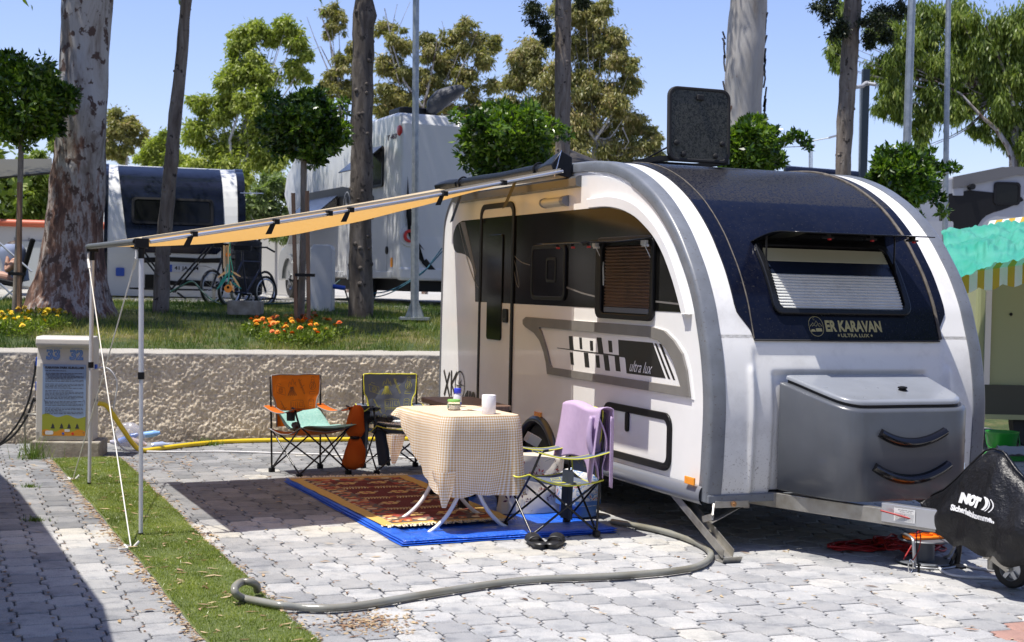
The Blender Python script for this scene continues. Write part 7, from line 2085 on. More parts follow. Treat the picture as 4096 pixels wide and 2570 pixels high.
# clipped ficus trees with stakes
m_stake = bark('stake_wood', [(.3, (.14, .085, .05)), (.6, (.25, .15, .09))], (1, 1, .1), 20, .4, .01)
m_fbark = bark('ficus_bark', [(.3, (.13, .11, .09)), (.6, (.24, .21, .175))], (1, 1, .5), 12, .5, .01)
def ficus(label, y, cu, cv, rx, ry, base_v, tu, stakes=(), n=9000, sprigs=(), tw=15):
    foot = P2(tu, base_v, y); foot.z = gz(foot)
    t = thing('clipped_tree', label, 'tree', foot, 0, 'clipped ball-shaped ficus trees')
    c = P2(cu, cv, y); a, b = px(rx, y), px(ry, y)
    top = c+Vector((0, 0, -b*.5))
    q = MB(); q.tube([Vector((foot.x, foot.y, foot.z-.05)), foot.lerp(top, .5)+Vector((.012, 0, 0)), top], [px(tw, y)*.55, px(tw, y)*.48, px(tw, y)*.45], 10)
    for k in range(9):
        d = Vector((math.cos(k*2.4), math.sin(k*2.4), random.uniform(.1, .9))).normalized(); q.tube([top, top+Vector((d.x*a*.4, d.y*a*.4, b*.4)), c+Vector((d.x*a*.8, d.y*a*.8, d.z*b*.6))], [.018, .012, .004], 6)
    q.build('trunk', m_fbark, t, smooth=60)
    cs, rs = [tuple(c)], [(a*.82, a*.82, b*.82)]
    for k in range(34):
        d = Vector((random.gauss(0, 1), random.gauss(0, 1), random.gauss(0, 1)+.1)).normalized(); f = random.uniform(.70, .98); r = a*random.uniform(.10, .24)
        cs.append(tuple(c+Vector((d.x*a*f, d.y*a*f, d.z*b*f)))); rs.append((r, r, r*.9))
    for k in range(16):
        d = Vector((random.gauss(0, 1), random.gauss(0, 1), random.gauss(0, 1)+.2)).normalized(); f = random.uniform(1.0, 1.16); r = a*random.uniform(.05, .10)
        cs.append(tuple(c+Vector((d.x*a*f, d.y*a*f, d.z*b*f)))); rs.append((r, r, r))
    for (u, v, r) in sprigs:
        cs.append(tuple(P2(u, v, y))); rr_ = px(r, y); rs.append((rr_, rr_, rr_*.8))
    C_ = np.array(cs); Rr = np.array(rs)
    leaves('crown', cs, rs, n, .078, .036, m_ficus, t, 0, shell=.55, tvar=.5, flat=.75, up=.25)
    # small dark heart so that the sky does not show through the middle
    for k, su in enumerate(stakes):
        s0 = P2(su[0], base_v+2, y-.12); s0.z = gz(s0)-.05; s1 = P2(su[1], su[2], y-.12)
        w = px(13, y); MB().bar(s0, s1, w, w*.6).build('stake', m_stake, t)
    if len(stakes) > 0:
        s = stakes[0]; p = P2((tu+s[0])/2, base_v-92, y-.13); MB().box(p, (px(abs(tu-s[0])+26, y), .05, .035)).build('tie', m_black, t)
    for (p0, p1) in [((sprigs[i][0], sprigs[i][1]), (cu, cv)) for i in range(len(sprigs))]:
        MB().tube([P2(*p0, y), P2(*p1, y)], .004, 5).build('twig', m_fbark, t)
    return t
ficus('clipped leafy tree at the left edge over the yellow flowers', 15.4, 52, 235, 112, 105, 737, 34, [(46, 46, 430)], 12000, [(150, 215, 18), (158, 240, 14)], 14)
ficus('clipped leafy tree standing in the orange marigold bed', 16.0, 716, 296, 98, 84, 740, 708, [(728, 723, 450), (699, 690, 455)], 11000, [(815, 262, 10), (808, 330, 12), (640, 235, 20)], 16)
ficus('clipped leafy tree whose crown shows above the awning', 15.6, 1192, 332, 125, 92, 745, 1195, [], 14000, [(1075, 280, 16), (1062, 262, 8), (1085, 330, 14), (1090, 360, 14), (1300, 300, 20), (1245, 258, 20), (1155, 262, 20)], 16)
ficus('clipped leafy tree half hidden behind the open roof hatch', 15.2, 1765, 350, 72, 74, 745, 1765, [], 9000, [(1850, 330, 12), (1870, 318, 10), (1892, 325, 10), (1898, 345, 9), (1832, 380, 16), (1780, 290, 18), (1822, 305, 9)], 14)
ficus('clipped leafy tree behind the curved roof at the right', 15.0, 2130, 425, 80, 72, 745, 2130, [], 10000, [(2215, 400, 14), (2240, 395, 9), (2255, 405, 6), (2205, 470, 14), (2222, 500, 12), (2190, 360, 10), (2075, 360, 12), (2155, 512, 12)], 14)

# ================================================================== flower beds
def puff(col_m, r):
    q = MB(); K = 9
    for l in range(3):
        for i in range(K):
            a = 2*PI*i/K+l*.35; rr_ = r*(1-.26*l); z = r*(.05+.38*l)
            c = Vector((0, 0, z)); e = Vector((rr_*math.cos(a), rr_*math.sin(a), z+r*.10)); s_ = Vector((-math.sin(a), math.cos(a), 0))*rr_*.42
            q.add([c, e-s_, e+Vector((math.cos(a), math.sin(a), .6))*r*.12, e+s_], [(0, 1, 2, 3)])
    me = bpy.data.meshes.new('blossom'); me.from_pydata(q.v, [], q.f); me.materials.append(col_m); me.update(); return me
def bed(label, uv0, uv1, y, n, cols, seed, fol):
    rn = random.Random(seed); a, b = P2(uv0, 750, y), P2(uv1, 750, y); ctr = (a+b)/2; ctr.z = gz(ctr)
    t = thing('flower_bed', label, 'flower bed', ctr)
    mes = [puff(M('petal', c, .6), px(6.4, y)*.95) for c in cols]
    W_ = (b-a).length/2; D_ = .62
    cs, rs = [], []
    for k in range(90):
        x, d = rn.uniform(-1, 1), rn.uniform(-1, 1)
        if x*x+d*d > 1: continue
        p = ctr+Vector((x*W_, d*D_, 0)); p.z = gz(p)+.05; cs.append(tuple(p)); rs.append((.11, .11, .07))
    leaves('foliage', cs, rs, fol, .05, .016, m_fol_g, t, -.2, tvar=.4)
    k = 0
    while k < n:
        x, d = rn.uniform(-1, 1), rn.uniform(-1, 1)
        if x*x+d*d > 1: continue
        p = ctr+Vector((x*W_, d*D_, 0)); p.z = gz(p)+.10+rn.uniform(0, .06)
        o = bpy.data.objects.new('blossom', rn.choice(mes)); COL.objects.link(o); o.parent = t; o.location = p-ctr
        o.rotation_euler = (rn.uniform(-.2, .9), rn.uniform(-.4, .4), rn.uniform(0, 6)); s_ = rn.uniform(.75, 1.15); o.scale = (s_, s_, s_*.85); k += 1
    return t
bed('bed of yellow marigolds at the foot of the big eucalyptus', -25, 148, 15.0, 62, [(.72, .50, .01), (.80, .60, .02)], 4, 4500)
bed('bed of orange marigolds round the staked clipped tree', 592, 812, 15.5, 66, [(.75, .13, .005), (.78, .22, .008), (.80, .36, .01)], 9, 6000)
tag(MB().rbox(P2(578, 721, 16.9)+Vector((0, 0, -.02)), (px(78, 16.9), .25, .17), .02, axis='y').build('concrete_block', m_pedc, bevel=.01), 'low concrete block lying in the grass below the bicycles', 'concrete block')
hose('garden_hose', 'thin dark green hose lying across the bank behind the trees', 'hose', [P2(u, v, y) for u, v, y in ((380, 700, 19.5), (430, 672, 19.4), (455, 664, 19.3), (480, 690, 19.2), (520, 716, 19), (600, 716, 19), (700, 712, 19.2), (760, 690, 19.6), (800, 660, 19.8))], .012, M('green_hose', (.006, .05, .04), .4))

# ================================================================== lamp posts and far street furniture
def post(label, u0, v0, u1, v1, w, y, base=True, n=8, mat=None):
    b = P2(u1, v1, y); t0 = P2(u0, v0, y); f = Vector((b.x, b.y, gz(b)))
    d = (t0-b).normalized(); f = b+d*((f.z-b.z)/d.z); t = thing('lamp_post', label, 'lamp post', f, 0, 'galvanised lamp posts')
    top = t0+d*1.5
    q = MB(); q.tube([f, top], [px(w, y)/2*1.06, px(w, y)/2*.9], n); q.build('pole', mat or m_galv, t, smooth=20)
    MB().tube([f, f+d*1.15], px(w, y)/2*1.22, n).build('sleeve', mat or m_galv, t, smooth=20)
    if base:
        q = MB(); q.box(f+Vector((0, 0, .03)), (.36, .36, .03))
        for k in range(4):
            a = PI/4+k*PI/2; q.add([f+Vector((math.cos(a)*.05, math.sin(a)*.05, .26)), f+Vector((math.cos(a)*.16, math.sin(a)*.16, .04)), f+Vector((math.cos(a)*.05, math.sin(a)*.05, .04))], [(0, 1, 2)])
        q.build('base_plate', mat or m_galv, t)
post('galvanised lamp post in front of the motorhome corner', 979, 0, 976, 718, 16, 17.2)
post('nearest of the two galvanised posts above the right end of the caravan', 2146, 0, 2130, 470, 20, 15.8)
post('slimmer galvanised post at the right, before the grey motorhome', 2232, 0, 2225, 480, 13.5, 18.5)
cp = thing('camera_post', 'dark square post with two surveillance cameras at the right', 'camera post', Vector((P2(2030, 415, 23).x, 23, 1.2)))
MB().bar(P2(2029, 470, 23), P2(2038, 164, 23), px(16, 23), px(16, 23)).build('post', M('dark_blue_steel', (.012, .022, .035), .4), cp)
m_camg = M('camera_grey', (.30, .31, .33), .4)
for (u, v, u2, v2) in ((2044, 197, 2062, 200), (2030, 203, 2016, 206)):
    MB().tube([P2(u, v, 22.8), P2(u2, v2, 22.7)], px(9, 23)/2, 10).tube([P2(2038, 196, 22.85), P2(u, v, 22.8)], px(10, 23)/2, 8).build('camera', m_camg, cp, smooth=50)
def street(label, base, top, arm, head, y, w):
    f = P2(*base, y); t = thing('street_light', label, 'street light', Vector((f.x, f.y, 1.2)), 0, 'far street lights')
    MB().tube([Vector((f.x, f.y, 1.2)), P2(*top, y)], px(w, y)/2, 8).tube([P2(*top, y), P2(*arm, y)], px(w*.7, y)/2, 6).build('pole', m_galv, t, smooth=60)
    MB().bar(P2(*arm, y), P2(*head, y), px(9, y), px(5, y)).build('lamp_head', m_grey, t, bevel=.02)
street('far street light whose arm reaches right from the dark camera post', (2018, 700), (2026, 202), (2088, 172), (2116, 156), 34, 6)
street('small far street light showing left of the right cypress trunk', (1904, 700), (1906, 333), (1950, 325), (1974, 318), 48, 5)
street('thin far lamp pole showing left of the right clipped tree', (1911, 700), (1911, 345), (1911, 344), (1918, 343), 60, 3)

# ================================================================== vehicles and buildings beyond
m_vwhite = M('vehicle_white', (.66, .66, .65), .28, coat=.3, col2=(.60, .60, .59), nscale=.8)
m_vnavy = M('vehicle_navy', (.004, .006, .015), .14, spec=.4, col2=(.007, .010, .024), nscale=1.2)
m_tyre = m_rubber
def frame_map(o, th):
    X = Vector((math.cos(th), math.sin(th), 0)); Y_ = Vector((-math.sin(th), math.cos(th), 0))
    return lambda x, y, z: Vector(o)+X*x+Y_*y+Vector((0, 0, z))
# caravan seen from the front, left
b0 = P2(243, 700, 22); b0.z = 1.14; bth = R(15.5)
bc_ = thing('caravan', 'white caravan with navy curved front behind the big eucalyptus, bicycles beside it', 'caravan', b0, bth)
BWd = px(328, 22)*1.0; pf = [(.12, .18), (.05, .6), (.0, .95), (.06, 1.34), (.22, 1.76), (.45, 2.06), (.8, 2.22), (1.3, 2.29), (4.2, 2.29), (4.6, 2.0), (4.7, 1.2), (4.7, .18)]
pfs = sp2(pf, 3); 
MB().prism(pfs, lambda a, b, d: Vector((d, a, b)), .03, BWd-.03).build('body', m_vwhite, bc_, local=True)
for x0, x1 in ((-.005, .05), (BWd-.12, BWd+.005)):
    MB().prism([(a-.012, b+.012) for a, b in pfs], lambda a, b, d: Vector((d, a, b)), x0, x1).build('edge_band', m_vnavy, bc_, local=True)
def BF(x, z, d):
    zs = [b for a, b in pfs[:24]]; ya = [a for a, b in pfs[:24]]; y = float(np.interp(z, zs, ya)); return Vector((x, y-d, z))
q = MB()
def navyf(a, b):
    z = .86+(2.26-.86)*a; x0 = float(np.interp(z, [.86, .93, 1.1, 2.2], [.62, .40, .33, .19])); x1 = BWd-float(np.interp(z, [.86, .93, 1.1, 2.2], [.45, .37, .33, .36]))
    return BF(x0+(x1-x0)*b, z, .018)
q.grid(navyf, 20, 8); q.build('navy_front', m_vnavy, bc_, local=True, smooth=180)
wq = MB().ring(rrect(1.25, .42, .06, 4, 1.03, 1.52), rrect(1.17, .35, .05, 4, 1.03, 1.52), lambda a, b, d: BF(a, b, .03+d), 0, .02).build('window', m_black, bc_, local=True)
MB().prism(rrect(1.17, .35, .05, 4, 1.03, 1.52), lambda a, b, d: BF(a, b, .03+d), 0, .008).build('pane', m_glass, wq, local=True)
q = MB()
for pl_ in ([(.55, .78), (1.0, .80), (1.5, .79), (2.05, .82), (2.05, .74), (1.5, .72), (1.0, .73), (.60, .70)], [(.62, .52), (.75, .52), (1.0, .43), (1.3, .42), (1.3, .36), (1.0, .36), (.85, .28), (.62, .28)], [(1.15, .45), (1.9, .43), (1.9, .34), (1.15, .36)]):
    q.prism(pl_, lambda a, b, d: BF(a, b, .012+d), 0, .004)
q.build('black_graphic', m_black, bc_, local=True)
npq = MB().prism(rrect(.46, .115, .01, 2, 1.225, .625), lambda a, b, d: BF(a, b, .02+d), 0, .01).build('number_plate', M('plate', (.55, .56, .6), .4), bc_, local=True)
q = MB(); put_text(q, '41 JA 164', .1, lambda a, b, d: BF(1.25+a, .585+b, .033), 0, width=.37, height=.078, offset=.003); q.build('plate_lettering', m_black, npq, local=True)
MB().prism([(.995, .568), (1.03, .568), (1.03, .682), (.995, .682)], lambda a, b, d: BF(a, b, .031+d), 0, .002).build('plate_band', m_blueplug, npq, local=True)
MB().prism(rrect(.13, .13, .02, 3, .245, .55), lambda a, b, d: BF(a, b, .0+d), 0, .03).build('socket', m_blueplug, bc_, local=True)
q = MB()
for a, b in (((.5, -.25, 1.0), (1.05, -.3, .25)), ((.42, -.28, 1.0), (.98, -.32, .28)), ((1.55, -.25, .95), (1.0, -.3, .28)), ((1.62, -.25, .97), (1.06, -.3, .25)), ((.35, -.25, 1.02), (.6, -.25, 1.0)), ((.9, -.3, .25), (.55, -.35, .0)), ((1.1, -.3, .25), (1.45, -.35, .0)), ((.4, -.05, .3), (1.03, -.9, .30)), ((1.7, -.05, .3), (1.03, -.9, .30))):
    q.tube([a, b], .016, 6)
q.build('rack_bars', m_black, bc_, local=True, smooth=60)
MB().tube([(1.62, -.9, .14), (1.62, -.9, .62)], .022, 8).tube([(1.62, -.9, .62), (1.50, -.9, .66), (1.40, -.9, .66), (1.38, -.9, .72)], .008, 6).build('jockey_tube', m_steel, bc_, local=True, smooth=60)
for x in (.08, BWd-.14):
    MB().lathe([(.18, -.09), (.3, -.07), (.3, .07), (.18, .09)], (x, 2.3, .30), 20, axis=(1, 0, 0)).build('wheel', m_tyre, bc_, local=True, smooth=45)
MB().box((BWd/2, 2.4, .30), (BWd-.3, 4, .12)).build('chassis', m_black, bc_, local=True)

# bicycles leaning at its side
def bicycle(label, u0, v0, u1, v1, y, r):
    a, b = P2(u0, v0, y), P2(u1, v1, y+.55); g_ = gz(a); a.z = g_+r; b.z = g_+r
    t = thing('bicycle', label, 'bicycle', Vector((a.x, a.y, g_)), 0, 'bicycles by the left caravan')
    ax_ = (b-a).cross(Vector((0, 0, 1))).normalized(); K = 28; e = (b-a).normalized()
    for c in (a, b):
        w = MB(); w.tube([c+e*(r*math.cos(2*PI*k/K))+Vector((0, 0, r*math.sin(2*PI*k/K))) for k in range(K)], .018, 6, closed=True); wo = w.build('wheel', m_tyre, t, smooth=60)
        rr_ = MB(); rr_.tube([c+e*((r-.03)*math.cos(2*PI*k/K))+Vector((0, 0, (r-.03)*math.sin(2*PI*k/K))) for k in range(K)], .011, 5, closed=True); rr_.build('rim', m_alu, wo, smooth=60)
        s_ = MB()
        for k in range(14): an = PI*k/7; s_.tube([c, c+e*(r-.03)*math.cos(an)+Vector((0, 0, (r-.03)*math.sin(an)))], .0025, 4, caps=False)
        s_.build('spokes', m_alu, wo)
    up = Vector((0, 0, 1)); bb_ = a.lerp(b, .45)+up*(-.03); st_ = a.lerp(b, .33)+up*.40; hd_ = a.lerp(b, .82)+up*.40
    q = MB()
    for p_, q_ in ((a, bb_), (a, st_), (st_, bb_), (st_, hd_), (bb_, hd_+up*-.1), (hd_+up*.12, hd_+up*-.12), (hd_+up*-.12, b), (st_, st_+up*.16)): q.tube([p_, q_], .016, 7)
    q.build('bicycle_frame', M('bike_blue', (.01, .015, .04), .3) if 'front' in label else M('bike_black', (.01, .01, .012), .3), t, smooth=60)
    MB().rbox(st_+up*.18, (.24, .12, .06), .03).build('saddle', m_black, t)
    MB().tube([hd_+up*.14+ax_*.27, hd_+up*.20+ax_*.12, hd_+up*.20-ax_*.12, hd_+up*.14-ax_*.27], .013, 6).build('handlebar', m_black, t, smooth=60)
    MB().tube([bb_-ax_*.09, bb_+ax_*.09], .012, 6).tube([bb_+ax_*.09, bb_+ax_*.09+Vector((.05, 0, -.15))], .012, 6).build('crank', m_steel, t)
    return t
bicycle('bicycle with pale rims nearest the left caravan', 499, 684, 566, 688, 19.6, .23)
bicycle('dark bicycle in front with its rear wheel at the concrete block', 541, 692, 625, 696, 18.9, .20)
# folded wheelchair-like frame with backpack behind the bicycles
wcx = P2(620, 700, 19.5); wcx.z = gz(wcx)
fw_ = thing('wheelchair', 'folded dark wheelchair with high push handle behind the bicycles', 'wheelchair', wcx)
q = MB(); c = wcx+Vector((.02, 0, .24)); K = 26
q.tube([c+Vector((.20*math.cos(2*PI*k/K)*.55, .1*math.cos(2*PI*k/K), .22*math.sin(2*PI*k/K))) for k in range(K)], .017, 6, closed=True); q.build('wheel', m_tyre, fw_, smooth=60)
q = MB(); q.tube([wcx+Vector((-.12, 0, .2)), wcx+Vector((-.08, 0, .85)), wcx+Vector((-.04, 0, 1.02)), wcx+Vector((.03, 0, 1.0))], .018, 6); q.tube([wcx+Vector((-.30, .1, .2)), wcx+Vector((-.26, .1, .85)), wcx+Vector((-.04, 0, .85))], .018, 6); q.tube([wcx+Vector((-.3, 0, .05)), wcx+Vector((.14, 0, .10))], .015, 6); q.build('frame', m_black, fw_, smooth=60)
q = MB(); q.rbox(wcx+Vector((-.22, .02, .62)), (.34, .22, .55), .06, axis='y'); q.rbox(wcx+Vector((-.20, -.05, .26)), (.36, .2, .26), .05, axis='y'); q.build('seat_bag', M('black_nylon', (.012, .013, .018), .6, b=.6, bs=12, bd=.03), fw_, bevel=.03)
q = MB(); q.rbox(P2(575, 612, 20.2), (.42, .25, .62), .12, axis='y'); tag(q.build('bicycle_cover', M('grey_cover', (.03, .033, .042), .5, b=.7, bs=9, bd=.04), bevel=.06, smooth=60), 'dark cover bundle standing behind the blue feathers', 'cover')

# big motorhome in the middle
mo0 = P2(938, 700, 20.5); mo0.z = 1.29; mhead = R(24)
mh = thing('motorhome', 'big white motorhome with open dark windows behind the lamp post', 'motorhome', mo0, mhead)
Lm, Wm, Hm = 5.4, 2.3, 2.80
q = MB(); q.prism([(0.0, .38), (-.03, .5), (0, 1.0), (0, 2.62), (.10, 2.78), (.3, Hm), (5.4, Hm-.02), (6.35, 2.25), (6.5, 1.9), (6.1, 1.5), (5.4, 1.45), (5.4, .38)], lambda a, b, d: Vector((d, a, b)), 0, Wm)
q.build('body', m_vwhite, mh, local=True, bevel=.05, bseg=3)
m_silver = M('silver_paint', (.26, .28, .28), .3, .5, coat=.4)
q = MB(); q.prism(sp2([(5.42, .35), (5.42, 1.48), (6.0, 1.50), (6.35, 1.30), (6.75, 1.0), (7.15, .88), (7.3, .6), (7.25, .32)], 3), lambda a, b, d: Vector((d, a, b)), .12, Wm-.12); q.build('cab', m_silver, mh, local=True, bevel=.03)
MB().prism([(5.55, 1.0), (5.55, 1.42), (6.0, 1.44), (6.35, 1.22), (6.55, 1.0)], lambda a, b, d: Vector((.115-d, a, b)), 0, .01).build('cab_window', m_glass, mh, local=True)
def MS(a, b, d): return Vector((-d, a, b))                 # side wall
for yc in (1.95, 6.45):
    wo = MB().lathe([(.19, -.10), (.31, -.11), (.345, -.08), (.345, .08), (.31, .1), (.19, .1)], (.14 if yc < 3 else .24, yc, .345), 28, axis=(1, 0, 0), cap=False).build('wheel', m_tyre, mh, local=True, smooth=45)
    r_ = MB(); r_.lathe([(.03, -.09), (.16, -.05), (.195, -.09), (.2, .02)], (.14 if yc < 3 else .24, yc, .345), 24, axis=(1, 0, 0))
    for k in range(5): a = R(72*k); r_.bar((.03 if yc < 3 else .13, yc, .345), (.03 if yc < 3 else .13, yc+.17*math.cos(a), .345+.17*math.sin(a)), .05, .02)
    r_.build('rim', m_alu, wo, local=True, smooth=40)
    MB().ring([(yc+.46*math.cos(R(a)), .36+.46*math.sin(R(a))) for a in range(0, 181, 12)], [(yc+.38*math.cos(R(a)), .36+.38*math.sin(R(a))) for a in range(0, 181, 12)], MS if yc < 3 else (lambda a, b, d: Vector((.11-d, a, b))), -.0, .03).build('wheel_arch', m_vwhite if yc < 3 else m_silver, mh, local=True)
MB().prism([(yc+.39*math.cos(R(a)), .36+.39*math.sin(R(a))) for yc in (1.95,) for a in range(0, 181, 12)], MS, .0, .004).build('wheel_opening', m_black, mh, local=True)
q = MB(); q.prism([(2.2, 1.28), (2.2, 1.80), (2.8, 1.86), (5.3, 1.86), (5.35, 1.28)], MS, .0, .006); q.prism([(1.2, 1.28), (1.2, 1.62), (1.5, 1.75), (2.2, 1.82), (2.2, 1.28)], MS, .001, .007); q.build('dark_graphic', M('graphite_graphic', (.016, .017, .020), .35), mh, local=True)
m_grline = M('light_print', (.30, .31, .33), .5)
q = MB(); strokes(q, [[(2.55+.17*math.cos(R(a)), 1.56+.20*math.sin(R(a))) for a in range(0, 361, 15)]], .025, MS, .009); strokes(q, [[(2.60, 1.68), (2.60, 1.47)], [(2.60+.06*math.cos(R(a))-.05, 1.51+.05*math.sin(R(a))) for a in range(0, 361, 30)]], .03, MS, .009); q.build('round_emblem', m_grline, mh, local=True)
# two windows propped open on the side
for (y0, y1, z0, z1) in ((.75, 1.55, 1.75, 2.35), (3.0, 4.7, 1.32, 1.72)):
    wn_ = MB().ring(rrect(y1-y0, z1-z0, .05, 4, (y0+y1)/2, (z0+z1)/2), rrect(y1-y0-.08, z1-z0-.08, .04, 4, (y0+y1)/2, (z0+z1)/2), MS, .004, .03).build('window', m_black, mh, local=True)
    MB().prism(rrect(y1-y0-.08, z1-z0-.08, .04, 4, (y0+y1)/2, (z0+z1)/2), MS, .004, .012).build('opening', m_glass, wn_, local=True)
    H_ = z1-z0; MB().add([MS(y0, z1, .03), MS(y1, z1, .03), MS(y1, z1-H_*.62, .03+H_*.72), MS(y0, z1-H_*.62, .03+H_*.72)], [(0, 1, 2, 3)]).build('window_flap', M('smoked_pane', (.02, .024, .034), .16) if y0 < 1 else bpy.data.materials['smoked_pane'], mh, local=True, solid=.015)
q = MB(); put_text(q, 'T 463', .1, lambda a, b, d: MS(.42-a, 2.42+b, .004), 0, width=.42, height=.075, shear=.2, offset=.004); q.build('lettering', M('print_dark_red', (.06, .02, .02), .5), mh, local=True)
MB().lathe([(.085, -.01), (.07, .02), (0, .03)], MS(.09, 2.52, .0), 14, axis=(-1, 0, 0)).build('marker_lamp', m_red, mh, local=True)
MB().ring(rrect(.82, .86, .03, 3, .95, .90), rrect(.80, .84, .03, 3, .95, .90), MS, .0, .004).build('service_hatch', m_grline, mh, local=True)
for yy_, zz__ in ((.55, .80),): MB().lathe([(.06, 0), (.06, .012), (.045, .015)], MS(yy_, zz__, 0), 14, axis=(-1, 0, 0)).build('filler_cap', m_black, mh, local=True)
MB().prism(rrect(.08, .14, .03, 3, .32, .62), MS, 0, .012).build('marker_lamp', m_orangelamp, mh, local=True)
q = MB(); q.box((-.005, 1.0, .44), (.03, 1.35, .10)); q.box((-.005, 4.0, .44), (.03, 2.6, .10)); q.build('side_skirt', m_vwhite, mh, local=True, bevel=.01)
# rear wall
def MR(a, b, d): return Vector((a, -d, b))
q = MB()
for pl_ in ([(.14, 1.86), (.17, 1.55), (.30, .95), (.42, .80), (.20, .98), (.13, 1.3)], [(.13, 1.46), (.16, 1.15), (.30, .72), (.46, .55), (.38, .68), (.22, .9), (.16, 1.05)], [(.38, .62), (.55, .46), (.62, .50), (.45, .68)], [(.26, .40), (.85, .40), (.70, .50), (.36, .50)]): q.prism(pl_, MR, .0, .005)
q.v = [(x-.05, y-.034, z) for x, y, z in q.v]; q.build('rear_graphic', m_black, mh, local=True)
MB().ring(circ(.14, 1.0, .095, 20)[:-1], circ(.14, 1.0, .055, 20)[:-1], MR, .03, .06).build('tail_lamp', m_red, mh, local=True)
MB().prism(circ(.14, 1.0, .15, 20)[:-1], MR, .0, .03).build('lamp_bulge', m_vwhite, mh, local=True)
MB().prism(rrect(.30, .05, .01, 2, .52, .565), MR, .006, .01).build('reflector', m_red, mh, local=True)
q = MB(); strokes(q, [circ(1.28, 2.08, .21, 22)], .03, MR, .004); strokes(q, [[(1.20, 2.15), (1.20, 2.0), (1.34, 2.0), (1.34, 2.16)]], .05, MR, .004); q.build('round_emblem', m_black, mh, local=True)
MB().box((Wm/2, .04, .46), (Wm, .16, .20)).build('rear_bumper', m_vwhite, mh, local=True, bevel=.04)
MB().box((.95, -.05, 1.0), (.22, .12, .08)).build('handle', m_black, mh, local=True, bevel=.02)
MB().box((Wm/2, 2.7, .30), (Wm-.4, 5.2, .2)).build('underbody', m_black, mh, local=True)
MB().rbox((.45, .85, Hm+.06), (.55, .6, .14), .08).build('roof_vent', m_black, mh, local=True, bevel=.02)
# blue ropes from the motorhome corner
for k, (a, b) in enumerate((((1040, 585), (995, 640)), ((1043, 590), (985, 650)))):
    hose('rope', ('upper' if k == 0 else 'lower')+' blue-green rope stretched from the motorhome rear to the bank', 'rope', [P2(a[0], a[1], 19.2), P2((a[0]+b[0])/2, (a[1]+b[1])/2+2, 19), P2(*b, 18.8), P2(b[0]-80, b[1]+45, 18.6), P2(b[0]-170, b[1]+52, 18.6)], .008, M('rope_petrol', (.01, .09, .13), .7) if k == 0 else bpy.data.materials['rope_petrol'])
# wrapped satellite dish
sd_ = thing('satellite_dish', 'satellite dish wrapped in a dark cover on the motorhome roof', 'satellite dish', P2(1020, 262, 21.3))
q = MB(); pts_ = [P2(u, v, 21.2) for u, v in ((1015, 268), (1022, 250), (1040, 232), (1062, 220), (1082, 212), (1096, 210))]; q.tube(pts_, [px(w, 21.2)/2 for w in (22, 40, 44, 36, 26, 9)], 14, smooth=3)
for i in range(len(q.v)): p = Vector(q.v[i]); q.v[i] = tuple(p+Vector((1, 0, 1))*.025*noise.noise(p*7))
q.build('cover', M('slate_cover', (.045, .05, .065), .55, b=.8, bs=7, bd=.05), sd_, smooth=180)
# white service box by the motorhome wheel
bx_ = P2(757, 708, 18.6); bx_.z = gz(bx_)
wb_ = thing('service_box', 'white cabinet with chamfered top in front of the motorhome', 'cabinet', bx_)
q = MB(); w_ = px(52, 18.6)/2
q.prism([(-w_, -.05), (-w_, .80), (-w_*.75, .86), (w_*.8, .86), (w_, .80), (w_, -.05)], lambda a, b, d: bx_+Vector((a, d, b)), -.12, .22); q.build('cabinet', M('cabinet_white', (.56, .56, .56), .5, col2=(.5, .5, .5), nscale=4), wb_, bevel=.012)
MB().tube([bx_+Vector((w_, 0, .32)), bx_+Vector((w_+.16, 0, .30))], .030, 8).build('plug', m_blueplug, wb_)
hose('power_cable', 'dark cable hanging from the blue plug of the white cabinet', 'cable', [bx_+Vector((w_+.15, 0, .30)), bx_+Vector((w_+.22, 0, .10)), bx_+Vector((w_+.26, 0, .02)), bx_+Vector((w_+.5, .1, .02))], .010, m_bcab)
# shade cloth right of the cypress
q = MB(); q.add([P2(1335, 350, 19), P2(1408, 380, 19.2), P2(1400, 396, 17.6), P2(1330, 420, 17.2)], [(0, 1, 2, 3)]); tag(q.build('shade_sail', M('brown_shade', (.035, .028, .022), .8), solid=.01), 'dark brown shade sail above the caravan roof', 'shade sail')
# navy roof beyond the main caravan
nr = thing('caravan', 'far caravan of which only the navy roof edge shows behind the right trunk', 'caravan', Vector((P2(1850, 400, 24).x, 24, 1.2)))
a_, b_2 = P2(1846, 403, 24), P2(2034, 418, 24)
MB().tube([a_, b_2], px(26, 24)/2, 14).build('roof_edge', m_vnavy, nr, smooth=50)
MB().box((a_+b_2)/2+Vector((0, 1.1, -1.0)), ((b_2-a_).length, 2.1, 2.0)).build('body', m_vwhite, nr, bevel=.05)
